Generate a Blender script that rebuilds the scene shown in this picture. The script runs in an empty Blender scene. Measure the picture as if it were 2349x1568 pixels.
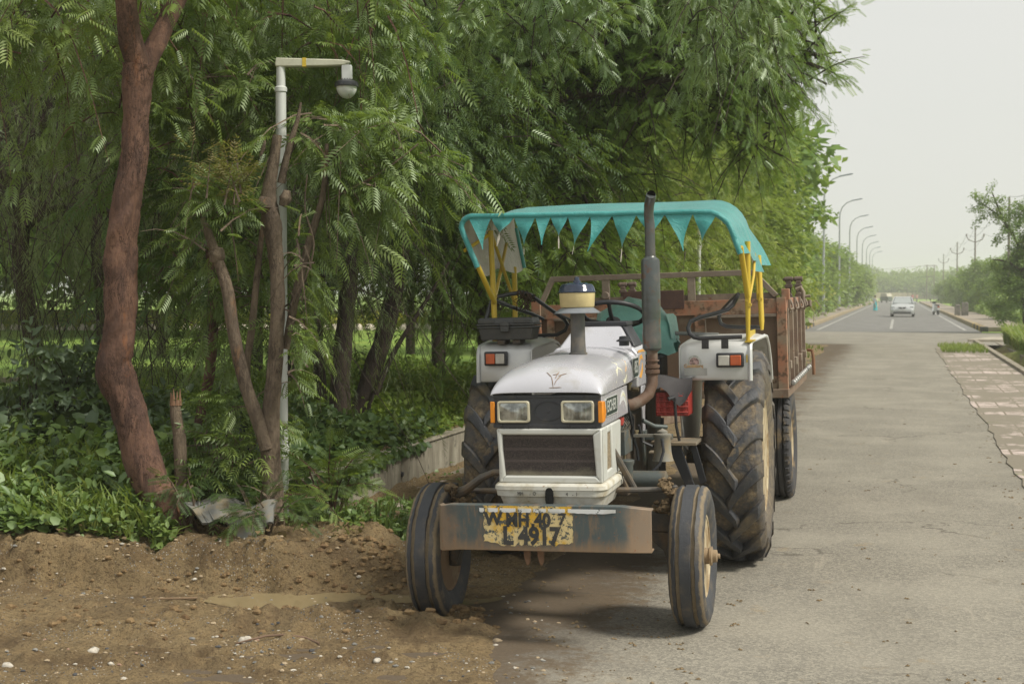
import bpy, math, random
import numpy as np
from mathutils import Vector, Matrix
random.seed(7); rng = np.random.default_rng(11)
D2R = math.radians
col = bpy.context.scene.collection
CAMH = 1.75; F_ = 3262.0; PIT = math.atan(112/F_)

# ---------------------------------------------------------------- helpers
def wp(px, py, d):
    """a point d metres ahead whose place was read off the photograph"""
    a = (px-1174.5)/F_; b = -(py-784)/F_
    ry = math.cos(PIT)+b*math.sin(PIT); rz = -math.sin(PIT)+b*math.cos(PIT)
    t = d/ry
    return Vector((a*t, d, CAMH+rz*t))
RA = D2R(15.2)
def uv(u, v, z=0.0):
    """road frame: u across (right), v along"""
    return Vector((u*math.cos(RA)+v*math.sin(RA), -u*math.sin(RA)+v*math.cos(RA), z))

def tag(o, label=None, cat=None, group=None, kind=None):
    if label: o['label'] = label
    if cat: o['category'] = cat
    if group: o['group'] = group
    if kind: o['kind'] = kind
    return o
def empty(name, loc, rot=(0,0,0), label=None, cat=None, group=None, parent=None):
    o = bpy.data.objects.new(name, None); col.objects.link(o)
    o.location = loc; o.rotation_euler = rot; o.empty_display_size = .2
    if parent: o.parent = parent
    return tag(o, label, cat, group)
def copy_tree(o, parent=None):
    c = o.copy(); col.objects.link(c)
    if parent: c.parent = parent
    for ch in list(o.children): copy_tree(ch, c)
    return c

class MB:
    def __init__(s): s.v=[]; s.f=[]; s.m=[]; s.mi=0
    def add(s, v, f):
        k=len(s.v); s.v += [tuple(p) for p in v]
        for q in f: s.f.append([i+k for i in q]); s.m.append(s.mi)
        return s
    def box(s, a, b, rot=None, c=None):
        (x0,y0,z0),(x1,y1,z1)=a,b
        V=[(x0,y0,z0),(x1,y0,z0),(x1,y1,z0),(x0,y1,z0),(x0,y0,z1),(x1,y0,z1),(x1,y1,z1),(x0,y1,z1)]
        if rot is not None:
            ce = Vector(c) if c else Vector(((x0+x1)/2,(y0+y1)/2,(z0+z1)/2))
            V=[ce+rot@(Vector(p)-ce) for p in V]
        return s.add(V,[(0,3,2,1),(4,5,6,7),(0,1,5,4),(1,2,6,5),(2,3,7,6),(3,0,4,7)])
    def tube(s, path, r, n=10, cap=True):
        path=[Vector(p) for p in path]; m=len(path)
        R = r if isinstance(r,(list,tuple)) else [r]*m
        V=[]; F=[]; up=None
        for i,p in enumerate(path):
            t=(path[min(i+1,m-1)]-path[max(i-1,0)])
            if t.length<1e-9: t=Vector((0,0,1))
            t.normalize()
            if up is None:
                up = Vector((0,0,1)) if abs(t.z)<.9 else Vector((0,1,0))
            a=(up-t*up.dot(t))
            if a.length<1e-4: a=t.orthogonal()
            a.normalize(); b=t.cross(a); up=a
            for k in range(n):
                th=2*math.pi*k/n
                V.append(p+(a*math.cos(th)+b*math.sin(th))*R[i])
        for i in range(m-1):
            for k in range(n):
                k2=(k+1)%n
                F.append((i*n+k,i*n+k2,(i+1)*n+k2,(i+1)*n+k))
        if cap:
            F.append(tuple(range(n-1,-1,-1))); F.append(tuple(range((m-1)*n,m*n)))
        return s.add(V,F)
    def lathe(s, prof, c=(0,0,0), axis='z', n=24, close=False):
        """prof: (height along the axis, radius)"""
        V=[];F=[];m=len(prof)
        for h,r in prof:
            for k in range(n):
                th=2*math.pi*k/n; a,b=r*math.cos(th),r*math.sin(th)
                p={'z':(a,b,h),'x':(h,a,b),'y':(b,h,a)}[axis]
                V.append((p[0]+c[0],p[1]+c[1],p[2]+c[2]))
        rows=m if close else m-1
        for i in range(rows):
            i2=(i+1)%m
            for k in range(n):
                k2=(k+1)%n; F.append((i*n+k,i*n+k2,i2*n+k2,i2*n+k))
        if not close:
            if prof[0][1]>1e-5: F.append(tuple(range(n-1,-1,-1)))
            if prof[-1][1]>1e-5: F.append(tuple(range((m-1)*n,m*n)))
        return s.add(V,F)
    def loft(s, rings, closed=True, cap=True):
        n=len(rings[0]); V=[p for r in rings for p in r]; F=[]
        for i in range(len(rings)-1):
            for k in range(n if closed else n-1):
                k2=(k+1)%n; F.append((i*n+k,i*n+k2,(i+1)*n+k2,(i+1)*n+k))
        if cap and closed:
            F.append(tuple(range(n-1,-1,-1))); F.append(tuple(range((len(rings)-1)*n,len(rings)*n)))
        return s.add(V,F)
    def prism(s, poly, a, b, axis='y'):
        """poly: 2-D outline; axis y -> (x,z), x -> (y,z), z -> (x,y)"""
        def q(p,h): return {'y':(p[0],h,p[1]),'x':(h,p[0],p[1]),'z':(p[0],p[1],h)}[axis]
        n=len(poly); V=[q(p,a) for p in poly]+[q(p,b) for p in poly]
        F=[tuple(range(n-1,-1,-1)),tuple(range(n,2*n))]
        for k in range(n): F.append((k,(k+1)%n,n+(k+1)%n,n+k))
        return s.add(V,F)
    def build(s, name, mats, parent=None, smooth=35, bevel=0, seg=2, **kw):
        me=bpy.data.meshes.new(name); me.from_pydata(s.v,[],s.f); me.validate()
        if not isinstance(mats,(list,tuple)): mats=[mats]
        for m in mats: me.materials.append(m)
        if len(mats)>1 and len(me.polygons)==len(s.m): me.polygons.foreach_set('material_index',s.m)
        import bmesh
        bm=bmesh.new(); bm.from_mesh(me); bmesh.ops.recalc_face_normals(bm,faces=bm.faces); bm.to_mesh(me); bm.free()
        if smooth:
            me.shade_smooth(); me.set_sharp_from_angle(angle=D2R(smooth))
        o=bpy.data.objects.new(name,me); col.objects.link(o)
        if parent: o.parent=parent
        if bevel:
            b=o.modifiers.new('bevel','BEVEL'); b.width=bevel; b.segments=seg; b.limit_method='ANGLE'; b.angle_limit=D2R(40)
        return tag(o, **kw)

def islands(mb):
    par=list(range(len(mb.v)))
    def find(a):
        while par[a]!=a: par[a]=par[par[a]]; a=par[a]
        return a
    for f in mb.f:
        r0=find(f[0])
        for q in f[1:]: par[find(q)]=r0
    return [find(i) for i in range(len(mb.v))]
def build_each(mb,groups,name,mats,parent=None,**kw):
    """groups: function (centre of a connected piece) -> key; one object for each key"""
    root=islands(mb); cen={}
    for i,r_ in enumerate(root): c=cen.setdefault(r_,[0,0,0,0]); c[0]+=mb.v[i][0]; c[1]+=mb.v[i][1]; c[2]+=mb.v[i][2]; c[3]+=1
    key={r_:groups(Vector((c[0]/c[3],c[1]/c[3],c[2]/c[3]))) for r_,c in cen.items()}; out=[]
    for k in sorted(set(key.values())):
        m=MB(); mp={}
        for i,r_ in enumerate(root):
            if key[r_]==k: mp[i]=len(m.v); m.v.append(mb.v[i])
        for f,mi in zip(mb.f,mb.m):
            if f[0] in mp: m.f.append([mp[q] for q in f]); m.m.append(mi)
        out.append(m.build(name,mats,parent,**kw))
    return out
def text_mesh(mb, s, size, place, depth=.001, sx=1.0, bold=0.0):
    """real lettering: outlines of the built-in font, put on the surface by place(x,y,h) -> point"""
    cu=bpy.data.curves.new('t','FONT'); cu.body=s; cu.size=size; cu.align_x='CENTER'; cu.align_y='CENTER'
    cu.extrude=depth; cu.offset=bold; cu.resolution_u=3
    o=bpy.data.objects.new('t',cu); col.objects.link(o)
    bpy.context.view_layer.update()
    dg=bpy.context.evaluated_depsgraph_get(); me=o.evaluated_get(dg).to_mesh()
    V=[place(v.co.x*sx,v.co.y,v.co.z) for v in me.vertices]; F=[tuple(p.vertices) for p in me.polygons]
    mb.add(V,F); o.evaluated_get(dg).to_mesh_clear(); bpy.data.objects.remove(o); bpy.data.curves.remove(cu)

# ---------------------------------------------------------------- numpy noise
def _h(i,j,s):
    n=(i.astype(np.int64)*374761393+j.astype(np.int64)*668265263+s*1442695041)&0x7fffffff
    n=((n^(n>>13))*1274126177)&0x7fffffff
    return ((n^(n>>16))&0xffff)/65535.0
def vn(x,y,s=0):
    i=np.floor(x); j=np.floor(y); fx=x-i; fy=y-j
    fx=fx*fx*(3-2*fx); fy=fy*fy*(3-2*fy)
    return (_h(i,j,s)*(1-fx)+_h(i+1,j,s)*fx)*(1-fy)+(_h(i,j+1,s)*(1-fx)+_h(i+1,j+1,s)*fx)*fy
def fbm(x,y,s=0,o=4):
    t=0;a=.5
    for k in range(o): t=t+a*(vn(x*2**k,y*2**k,s+k)*2-1); a*=.5
    return t
def sm(x,a,b):
    t=np.clip((x-a)/(b-a),0,1); return t*t*(3-2*t)

# ---------------------------------------------------------------- materials
class NT:
    def __init__(s,name):
        s.m=bpy.data.materials.new(name); s.m.use_nodes=True; s.t=s.m.node_tree; s.t.nodes.clear()
        s.out=s.t.nodes.new('ShaderNodeOutputMaterial')
        s.tc=s.n('ShaderNodeTexCoord')
    def n(s,ty,**kw):
        nd=s.t.nodes.new(ty)
        for k,v in kw.items():
            if k.startswith('i_'):
                nd.inputs[k[2:].replace('_',' ')].default_value=v
            else: setattr(nd,k,v)
        return nd
    def l(s,a,b): s.t.links.new(a,b)
    def noise(s,scale,detail=4,rough=.6,src=None,dist=0):
        nd=s.n('ShaderNodeTexNoise'); nd.inputs['Scale'].default_value=scale; nd.inputs['Detail'].default_value=detail
        nd.inputs['Roughness'].default_value=rough; nd.inputs['Distortion'].default_value=dist
        s.l(src if src is not None else s.tc.outputs['Object'],nd.inputs['Vector']); return nd.outputs['Fac']
    def stretch(s,v):
        nd=s.n('ShaderNodeMapping'); nd.inputs['Scale'].default_value=v; s.l(s.tc.outputs['Object'],nd.inputs['Vector']); return nd.outputs['Vector']
    def ramp(s,fac,a,b):
        nd=s.n('ShaderNodeMapRange'); nd.inputs['From Min'].default_value=a; nd.inputs['From Max'].default_value=b
        nd.interpolation_type='SMOOTHSTEP'; s.l(fac,nd.inputs['Value']); return nd.outputs['Result']
    def mix(s,fac,a,b):
        nd=s.n('ShaderNodeMix',data_type='RGBA')
        for sock,val in ((nd.inputs[0],fac),(nd.inputs[6],a),(nd.inputs[7],b)):
            if isinstance(val,(int,float)): sock.default_value=val
            elif isinstance(val,tuple): sock.default_value=(*val,1) if len(val)==3 else val
            else: s.l(val,sock)
        return nd.outputs[2]
    def math(s,op,a,b=None):
        nd=s.n('ShaderNodeMath',operation=op)
        for i,val in enumerate((a,b)):
            if val is None: continue
            if isinstance(val,(int,float)): nd.inputs[i].default_value=val
            else: s.l(val,nd.inputs[i])
        return nd.outputs[0]
    def bump(s,h,strength=.3,dist=.01,prev=None):
        nd=s.n('ShaderNodeBump'); nd.inputs['Strength'].default_value=strength; nd.inputs['Distance'].default_value=dist
        s.l(h,nd.inputs['Height'])
        if prev is not None: s.l(prev,nd.inputs['Normal'])
        return nd.outputs['Normal']
    def pbr(s,color,rough=.6,metal=0,normal=None,spec=.5,coat=0):
        p=s.n('ShaderNodeBsdfPrincipled')
        for sock,val in (('Base Color',color),('Roughness',rough),('Metallic',metal),('Specular IOR Level',spec),('Coat Weight',coat)):
            if isinstance(val,(int,float)): p.inputs[sock].default_value=val
            elif isinstance(val,tuple): p.inputs[sock].default_value=(*val,1)
            else: s.l(val,p.inputs[sock])
        if normal is not None: s.l(normal,p.inputs['Normal'])
        s.l(p.outputs[0],s.out.inputs[0]); return s.m

def grime(name,base,dirt,rough=.5,metal=0,scale=6,a=.5,b=.65,rust=None,rs=14,ra=.58,rb=.66,bump=.2,bs=60,bd=.004,coat=0,z0=None,zd=None):
    """paint or rubber with a second colour in patches, specks of rust, and dirt that settled low (z0..zd)"""
    t=NT(name); n1=t.ramp(t.noise(scale,6,.65),a,b)
    if z0 is not None:
        sp=t.n('ShaderNodeSeparateXYZ'); t.l(t.tc.outputs['Object'],sp.inputs[0])
        low=t.ramp(t.math('ADD',sp.outputs[2],t.math('MULTIPLY',t.noise(5,4),.3)),zd+.15,z0+.15)
        n1=t.math('MAXIMUM',n1,low)
    c=t.mix(n1,base,dirt)
    if rust: c=t.mix(t.ramp(t.noise(rs,7,.7),ra,rb),c,rust)
    c=t.mix(t.math('MULTIPLY',t.noise(2.3,3),.35),c,t.mix(.5,c,(.05,.04,.03)))
    rr=t.math('ADD',t.math('MULTIPLY',n1,.25),rough)
    nb=t.bump(t.noise(bs,4),bump,bd)
    return t.pbr(c,rr,metal,nb,.5,coat)
def flat(name,c,rough=.5,metal=0,spec=.5,var=.15,sc=8,bump=.1):
    t=NT(name); cc=t.mix(t.ramp(t.noise(sc,5),.35,.7),c,tuple(x*(1-var*1.6) for x in c))
    return t.pbr(cc,rough,metal,t.bump(t.noise(90,3),bump,.002),spec)
def leafmat(name,c0,c1,c2=None,tr=.35,vs=.5,gl=.3):
    """foliage: colour differs from leaf to leaf (per-face random value) and from limb to limb"""
    t=NT(name); at=t.n('ShaderNodeAttribute',attribute_name='rnd')
    c=t.mix(at.outputs['Fac'],c0,c1)
    if c2: c=t.mix(t.math('MULTIPLY',t.ramp(t.noise(vs,3),.45,.7),t.ramp(at.outputs['Fac'],.15,.9)),c,c2)
    d=t.n('ShaderNodeBsdfDiffuse'); tl=t.n('ShaderNodeBsdfTranslucent'); g=t.n('ShaderNodeBsdfGlossy'); g.inputs['Roughness'].default_value=.5
    t.l(c,d.inputs[0]); t.l(t.mix(.5,c,(.26,.36,.03)),tl.inputs[0]); g.inputs[0].default_value=(.55,.62,.55,1)
    m1=t.n('ShaderNodeMixShader'); m1.inputs[0].default_value=tr; t.l(d.outputs[0],m1.inputs[1]); t.l(tl.outputs[0],m1.inputs[2])
    m2=t.n('ShaderNodeMixShader'); m2.inputs[0].default_value=gl*.16; t.l(m1.outputs[0],m2.inputs[1]); t.l(g.outputs[0],m2.inputs[2])
    t.l(m2.outputs[0],t.out.inputs[0]); return t.m

# ---------------------------------------------------------------- leaf meshes
def unit(a): return a/np.maximum(np.linalg.norm(a,axis=-1,keepdims=True),1e-9)
def instances(tv,tf,P,X,U,S):
    """stamp a small leaf shape (tv, quads tf) at points P, pointing along X, with U roughly up"""
    X=unit(X); Y=unit(np.cross(U,X)); Z=np.cross(X,Y)
    M=np.stack([X,Y,Z],axis=1)*S[:,None,None]
    V=np.einsum('vk,nkj->nvj',tv,M)+P[:,None,:]
    n,k=len(P),len(tv)
    Fq=(tf[None,:,:]+(np.arange(n)*k)[:,None,None]).reshape(-1,4)
    return V.reshape(-1,3),Fq
def leaf_object(name,chunks,mats,parent=None,**kw):
    """chunks: (V, quads, rnd per quad, material index)"""
    V=np.concatenate([c[0] for c in chunks]); off=0; Fs=[];R=[];MI=[]
    for c in chunks:
        Fs.append(c[1]+off); off+=len(c[0]); R.append(c[2]); MI.append(np.full(len(c[1]),c[3],dtype=np.int32))
    Fq=np.concatenate(Fs).astype(np.int32); R=np.concatenate(R).astype(np.float32); MI=np.concatenate(MI)
    me=bpy.data.meshes.new(name); me.vertices.add(len(V)); me.vertices.foreach_set('co',V.astype(np.float32).ravel())
    me.loops.add(len(Fq)*4); me.loops.foreach_set('vertex_index',Fq.ravel())
    me.polygons.add(len(Fq)); me.polygons.foreach_set('loop_start',np.arange(len(Fq),dtype=np.int32)*4)
    for m in mats: me.materials.append(m)
    if len(mats)>1: me.polygons.foreach_set('material_index',MI)
    me.update(calc_edges=True)
    a=me.attributes.new('rnd','FLOAT','FACE'); a.data.foreach_set('value',R)
    o=bpy.data.objects.new(name,me); col.objects.link(o)
    if parent: o.parent=parent
    return tag(o,**kw)
def kite(b,t,w,bend=0,curve=0):
    """one leaflet from b to t, width w"""
    b=np.array(b,float);t=np.array(t,float); d=t-b; side=np.cross([0,0,1],d); L=np.linalg.norm(side); side=side/(L if L>0 else 1)*w
    mid=b+d*.42+np.array([0,0,bend])+side*curve
    return [b,mid+side*.5,t-np.array([0,0,bend*.8]),mid-side*.5]
def tmpl(kites):
    V=np.array([p for k in kites for p in k]); F=np.arange(len(V)).reshape(-1,4); return V,F
def neem_t(pairs=7):
    K=[]
    for i in range(pairs):
        s=.12+.80*i/(pairs-1); L=.30*(1-.35*abs(s-.45))
        for sg in (-1,1):
            K.append(kite((s,0,-.08*s*s),(s+L*.62,sg*L*.85,-.08*s*s-.10-.05*s),.072,.02,.25*sg))
    K.append(kite((.92,0,-.07),(1.2,0.02,-.2),.07,.02)); 
    K.append(kite((0,0,0),(.95,0,-.08),.014,.03))
    return tmpl(K)
def acacia_t(pairs=9):
    K=[]
    for i in range(pairs):
        s=.1+.88*i/(pairs-1); L=.34*(1-.5*abs(s-.45))
        for sg in (-1,1):
            K.append(kite((s,0,0),(s+L*.45,sg*L,-.06),.066,.01))
    K.append(kite((-.25,0,.01),(1.0,0,-.01),.016,.01))
    return tmpl(K)
def willow_t(n=14):
    K=[];r=random.Random(3)
    for i in range(n):
        s=i/(n-1); a=r.uniform(0,6.28); L=.30*r.uniform(.7,1.1)
        K.append(kite((s,0,0),(s+L*.8,math.cos(a)*L*.5,math.sin(a)*L*.5),.022,.01))
    return tmpl(K)
def cluster_t(n=7,seed=1,w=.5):
    K=[];r=random.Random(seed)
    for i in range(n):
        b=Vector((r.uniform(-.5,.5),r.uniform(-.5,.5),r.uniform(-.4,.4))); a=r.uniform(0,6.28); L=r.uniform(.35,.6)
        K.append(kite(b,b+Vector((math.cos(a)*L,math.sin(a)*L,r.uniform(-.3,.12))),w*L,.05))
    return tmpl(K)
def heart_t():
    V=np.array([(0,0,0),(.25,.42,.08),(.75,.28,.03),(1,0,-.12),(.5,0,-.02),(.25,-.42,.08),(.75,-.28,.03)],float)
    return V,np.array([(0,4,2,1),(4,3,3,2),(0,5,6,4),(4,6,3,3)])
def broad_t():
    V=np.array([(0,0,0),(.3,.22,.06),(.7,.18,.03),(1,0,-.15),(.5,0,-.0),(.3,-.22,.06),(.7,-.18,.03)],float)
    F=np.array([(0,4,2,1),(0,5,6,4)]); 
    return np.vstack([V,[(1,0,-.15)]]),np.array([(0,4,2,1),(4,3,7,2),(0,5,6,4),(4,6,3,7)])
def sprig_t(n=6,seed=2):
    """a leafy shoot: n broad leaves up a stem that points along X"""
    r=random.Random(seed);VV=[];FF=[]
    bv,bf=broad_t()
    for i in range(n):
        s=(i+.6)/n; a=i*2.4+r.uniform(-.4,.4); L=r.uniform(.30,.45)*(1.15-s*.5)
        d=Vector((.55,math.cos(a)*.8,math.sin(a)*.8)).normalized(); u=Vector((1,0,0))
        y=u.cross(d).normalized(); z=d.cross(y)
        for p in bv: VV.append(Vector((s,0,0))+(d*p[0]+y*p[1]+z*p[2])*L)
        FF.append(bf+len(bv)*i)
    return np.array([tuple(p) for p in VV]),np.concatenate(FF)
def blade_t(n=5,seed=4):
    K=[];r=random.Random(seed)
    for i in range(n):
        a=r.uniform(0,6.28); L=r.uniform(.6,1); b=(r.uniform(-.1,.1),r.uniform(-.1,.1),0)
        m=Vector((b[0]+math.cos(a)*.15*L,b[1]+math.sin(a)*.15*L,L*.6)); t=Vector((b[0]+math.cos(a)*.5*L,b[1]+math.sin(a)*.5*L,L*.9))
        sd=Vector((-math.sin(a),math.cos(a),0))*.035
        K.append([np.array(b)-np.array(sd),np.array(b)+np.array(sd),np.array(m+sd),np.array(m-sd)])
        K.append([np.array(m-sd),np.array(m+sd),np.array(t+sd*.1),np.array(t-sd*.1)])
    return tmpl(K)
def rdir(n,zs=1.0):
    a=rng.normal(size=(n,3)); a[:,2]*=zs; return unit(a)
def ell_pts(n,ells,inner=.35):
    """points in a union of ellipsoids, more of them toward the outside"""
    w=np.array([e[3]*e[4]*e[5] for e in ells]); w=w**.75; w/=w.sum()
    k=rng.choice(len(ells),n,p=w); E=np.array(ells)[k]
    r=(inner**2+(1-inner**2)*rng.random(n))**.5
    d=rdir(n); return E[:,:3]+d*r[:,None]*E[:,3:6], d
PRUNE=[]   # sight lines that stay clear of leaves, as they are pruned back in the place
def pruned(P):
    ok=np.ones(len(P),bool)
    for (x0,y0,x1,y1,d) in PRUNE:
        Yv=P[:,1]*math.cos(PIT)-(P[:,2]-CAMH)*math.sin(PIT); Zv=P[:,1]*math.sin(PIT)+(P[:,2]-CAMH)*math.cos(PIT)
        px=1174.5+F_*P[:,0]/Yv; py=784-F_*Zv/Yv
        ok&=~((px>x0)&(px<x1)&(py>y0)&(py<y1)&(P[:,1]<d))
    return ok
def sprays(n,ells,L,m,tpl,size,droop=.5,out=.7,hang=.15,inner=.4,side=.8,lift=0.0,jit=.05):
    """leafy shoots: each one starts in the crown, runs outward and droops; fronds leave it left and right"""
    P0,od=ell_pts(n,ells,inner)
    d=unit(od*out*np.array([1,1,.5])+rdir(n)*.6+np.array([0,0,lift]))
    Ls=L*(.6+.8*rng.random(n)); s=(np.arange(m)+.5)/m
    s=np.clip(s[None,:]+rng.normal(size=(n,m))*.04,0,1)[:,:,None]
    dn=np.array([0,0,-1.0])
    P=P0[:,None,:]+d[:,None,:]*(Ls[:,None,None]*s)+dn*(droop*Ls[:,None,None]*s*s)
    T=unit(d[:,None,:]+dn*(2*droop*s))
    sd=unit(np.cross(T,np.array([0,0,1.0])))*np.where(np.arange(m)%2==0,1,-1)[None,:,None]
    Xd=unit(T*.7+sd*side+dn*hang+rng.normal(size=(n,m,3))*.28)
    Xd[:,-1]=T[:,-1]
    P=P+rng.normal(size=P.shape)*jit*L
    U=unit(np.array([0,0,1.0])+rng.normal(size=(n,m,3))*.45)
    S=size*(.7+.6*rng.random(n*m))
    sr=np.repeat(rng.random(n),m); fr=np.clip(.55*sr+.45*rng.random(n*m),0,1)
    P=P.reshape(-1,3); Xd=Xd.reshape(-1,3); U=U.reshape(-1,3); ok=pruned(P+unit(Xd)*size*.5)
    V,Fq=instances(tpl[0],tpl[1],P[ok],Xd[ok],U[ok],S[ok]); fr=fr[ok]
    return (V,Fq,np.repeat(fr,len(tpl[1])),0),(P0,d,Ls,droop)
def twigs(mb,info,frac=1.0,r=.006):
    P0,d,Ls,dr=info
    for i in range(int(len(P0)*frac)):
        p=Vector(P0[i]);q=Vector(d[i]);L=Ls[i]
        mb.tube([p+q*L*s+Vector((0,0,-dr*L*s*s)) for s in (-.25,0,.35,.7,1)],[r*1.6,r*1.3,r,r*.7,r*.3],3,False)
def trunk(mb,path,rad,n=14,rough=.10,seed=0,sub=5):
    """tapered, knobbly stem through the given points"""
    pts=[Vector(p) for p in path]; m=len(pts); PP=[];RR=[]
    for i in range(m-1):
        p0=pts[max(i-1,0)];p1=pts[i];p2=pts[i+1];p3=pts[min(i+2,m-1)]
        for k in range(sub):
            t=k/sub
            PP.append(.5*((2*p1)+(p2-p0)*t+(2*p0-5*p1+4*p2-p3)*t*t+(3*p1-p0-3*p2+p3)*t**3)); RR.append(rad[i]*(1-t)+rad[i+1]*t)
    PP.append(pts[-1]); RR.append(rad[-1])
    k0=len(mb.v); mb.tube(PP,RR,n,True)
    arr=np.array(mb.v[k0:]); nr=len(PP)
    th=np.tile(np.arange(n)*2*math.pi/n,nr); row=np.repeat(np.arange(nr),n).astype(float)
    nz=fbm(np.cos(th)*1.2+seed*7.1+row*.05*5/sub,np.sin(th)*1.2+row*.42*5/sub,seed,3)
    if n>20: nz=nz+.22*fbm(np.cos(th)*5+seed,np.sin(th)*5+row*.35,seed+40,4)-.10*np.exp(-(fbm(np.cos(th)*3.1+seed*3,np.sin(th)*3.1+row*.10,seed+60,3)/.05)**2)
    cen=np.repeat(np.array([tuple(p) for p in PP]),n,axis=0)
    arr=cen+(arr-cen)*(1+rough*2*nz)[:,None]
    mb.v[k0:]=[tuple(p) for p in arr]
# ================================================================ TRACTOR
M_silver=grime('silver_paint',(.62,.62,.68),(.44,.42,.38),.27,.25,5,.54,.80,rust=(.16,.07,.03),rs=11,ra=.70,rb=.73,bump=.06,coat=.35)
M_grille=grime('grey_white_paint',(.66,.67,.64),(.48,.44,.34),.42,.1,7,.55,.8,rust=(.25,.13,.05),rs=16,ra=.66,rb=.70,bump=.12,coat=.15)
M_skirt=grime('dusty_white_paint',(.64,.63,.57),(.44,.39,.28),.55,0,9,.42,.7,rust=(.28,.16,.07),rs=22,ra=.63,rb=.68,bump=.2)
M_fend=grime('fender_paint',(.68,.69,.69),(.46,.43,.36),.38,.15,6,.60,.85,rust=(.2,.1,.04),rs=30,ra=.68,rb=.72,bump=.1,coat=.2)
M_black=flat('black_plastic',(.035,.037,.045),.5,0,.5,.3)
M_blue=grime('dark_plastic_panel',(.045,.05,.062),(.12,.11,.09),.48,0,8,.55,.8,bump=.1)
M_tube=grime('black_enamel_tube',(.03,.032,.04),(.10,.09,.08),.3,.1,9,.55,.8,coat=.3)
M_iron=grime('dark_oily_iron',(.05,.048,.045),(.14,.10,.065),.55,.3,8,.42,.65,rust=(.13,.06,.03),rs=20,ra=.6,rb=.66,bump=.5)
M_iron2=grime('grey_green_casting',(.10,.12,.12),(.16,.13,.09),.5,.2,9,.45,.7,bump=.4)
M_mudc=grime('dried_mud',(.21,.148,.082),(.115,.08,.045),.9,0,14,.4,.65,bump=1,bs=40,bd=.012)
M_rub=grime('dusty_tyre_rubber',(.045,.046,.052),(.24,.18,.105),.78,0,7,.50,.72,bump=.35,bs=45,bd=.006)
def mat_front():
    t=NT('front_tyre_rubber'); sp=t.n('ShaderNodeSeparateXYZ'); t.l(t.tc.outputs['Object'],sp.inputs[0])
    r=t.math('SQRT',t.math('ADD',t.math('POWER',sp.outputs[1],2),t.math('POWER',sp.outputs[2],2)))
    r2=t.math('ADD',r,t.math('MULTIPLY',t.math('SUBTRACT',t.noise(11,6,.7),.5),.022))
    g=t.ramp(r2,.3610,.3565); n=t.noise(34,6,.7); side=t.ramp(t.math('ADD',t.math('ABSOLUTE',sp.outputs[0]),t.math('MULTIPLY',t.noise(13,5),.05)),.100,.118); low=t.ramp(r2,.34,.30); g=t.math('MULTIPLY',g,t.ramp(r2,.335,.350))
    mc=t.mix(n,(.12,.09,.055),(.33,.26,.165)); rc=t.mix(t.ramp(t.noise(8,5),.50,.8),(.045,.048,.056),(.12,.10,.075))
    c=t.mix(t.math('MULTIPLY',g,.85),rc,mc); c=t.mix(t.math('MULTIPLY',t.math('MULTIPLY',side,.7),t.ramp(t.noise(9,6,.7),.50,.62)),c,(.17,.14,.10))
    return t.pbr(c,t.math('ADD',t.math('MULTIPLY',g,.25),.6),0,t.bump(n,.6,.006))
M_frt=mat_front()
M_rim=grime('cream_rim_paint',(.52,.44,.29),(.30,.21,.11),.55,0,7,.42,.62,rust=(.22,.11,.05),rs=15,ra=.62,rb=.68,bump=.2)
M_rimd=grime('muddy_inner_rim',(.22,.14,.08),(.33,.27,.18),.7,0,9,.5,.7,rust=(.15,.07,.04),rs=15,ra=.55,rb=.65,bump=.4)
M_yel=grime('yellow_tube_paint',(.62,.44,.04),(.45,.33,.08),.42,0,10,.55,.8,rust=(.12,.07,.03),rs=28,ra=.67,rb=.71,bump=.1)
M_cream=flat('cream_plastic_cup',(.68,.56,.30),.38,0,.5,.12)
M_exh=grime('sooty_exhaust_steel',(.115,.128,.13),(.19,.165,.15),.30,.6,6,.5,.75,rust=(.17,.09,.06),rs=9,ra=.56,rb=.66,bump=.4,bs=12,bd=.01)
M_rustp=grime('rusty_exhaust_pipe',(.13,.075,.05),(.20,.15,.12),.7,.2,9,.45,.65,bump=.4)
M_chr=flat('scratched_bright_metal',(.5,.5,.5),.3,.8)
M_orange=flat('amber_lens',(.85,.30,.02),.25,0,.6,.1)
M_redl=flat('orange_red_lens',(.55,.11,.03),.3,0,.6,.15)
M_clear=flat('clear_dusty_lens',(.55,.53,.48),.3,0,.6,.2)
M_white=flat('flaked_white_paint',(.72,.72,.70),.6,0,.3,.2,60)
M_red=flat('red_ribbed_plastic',(.36,.04,.032),.45,0,.5,.3)

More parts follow.
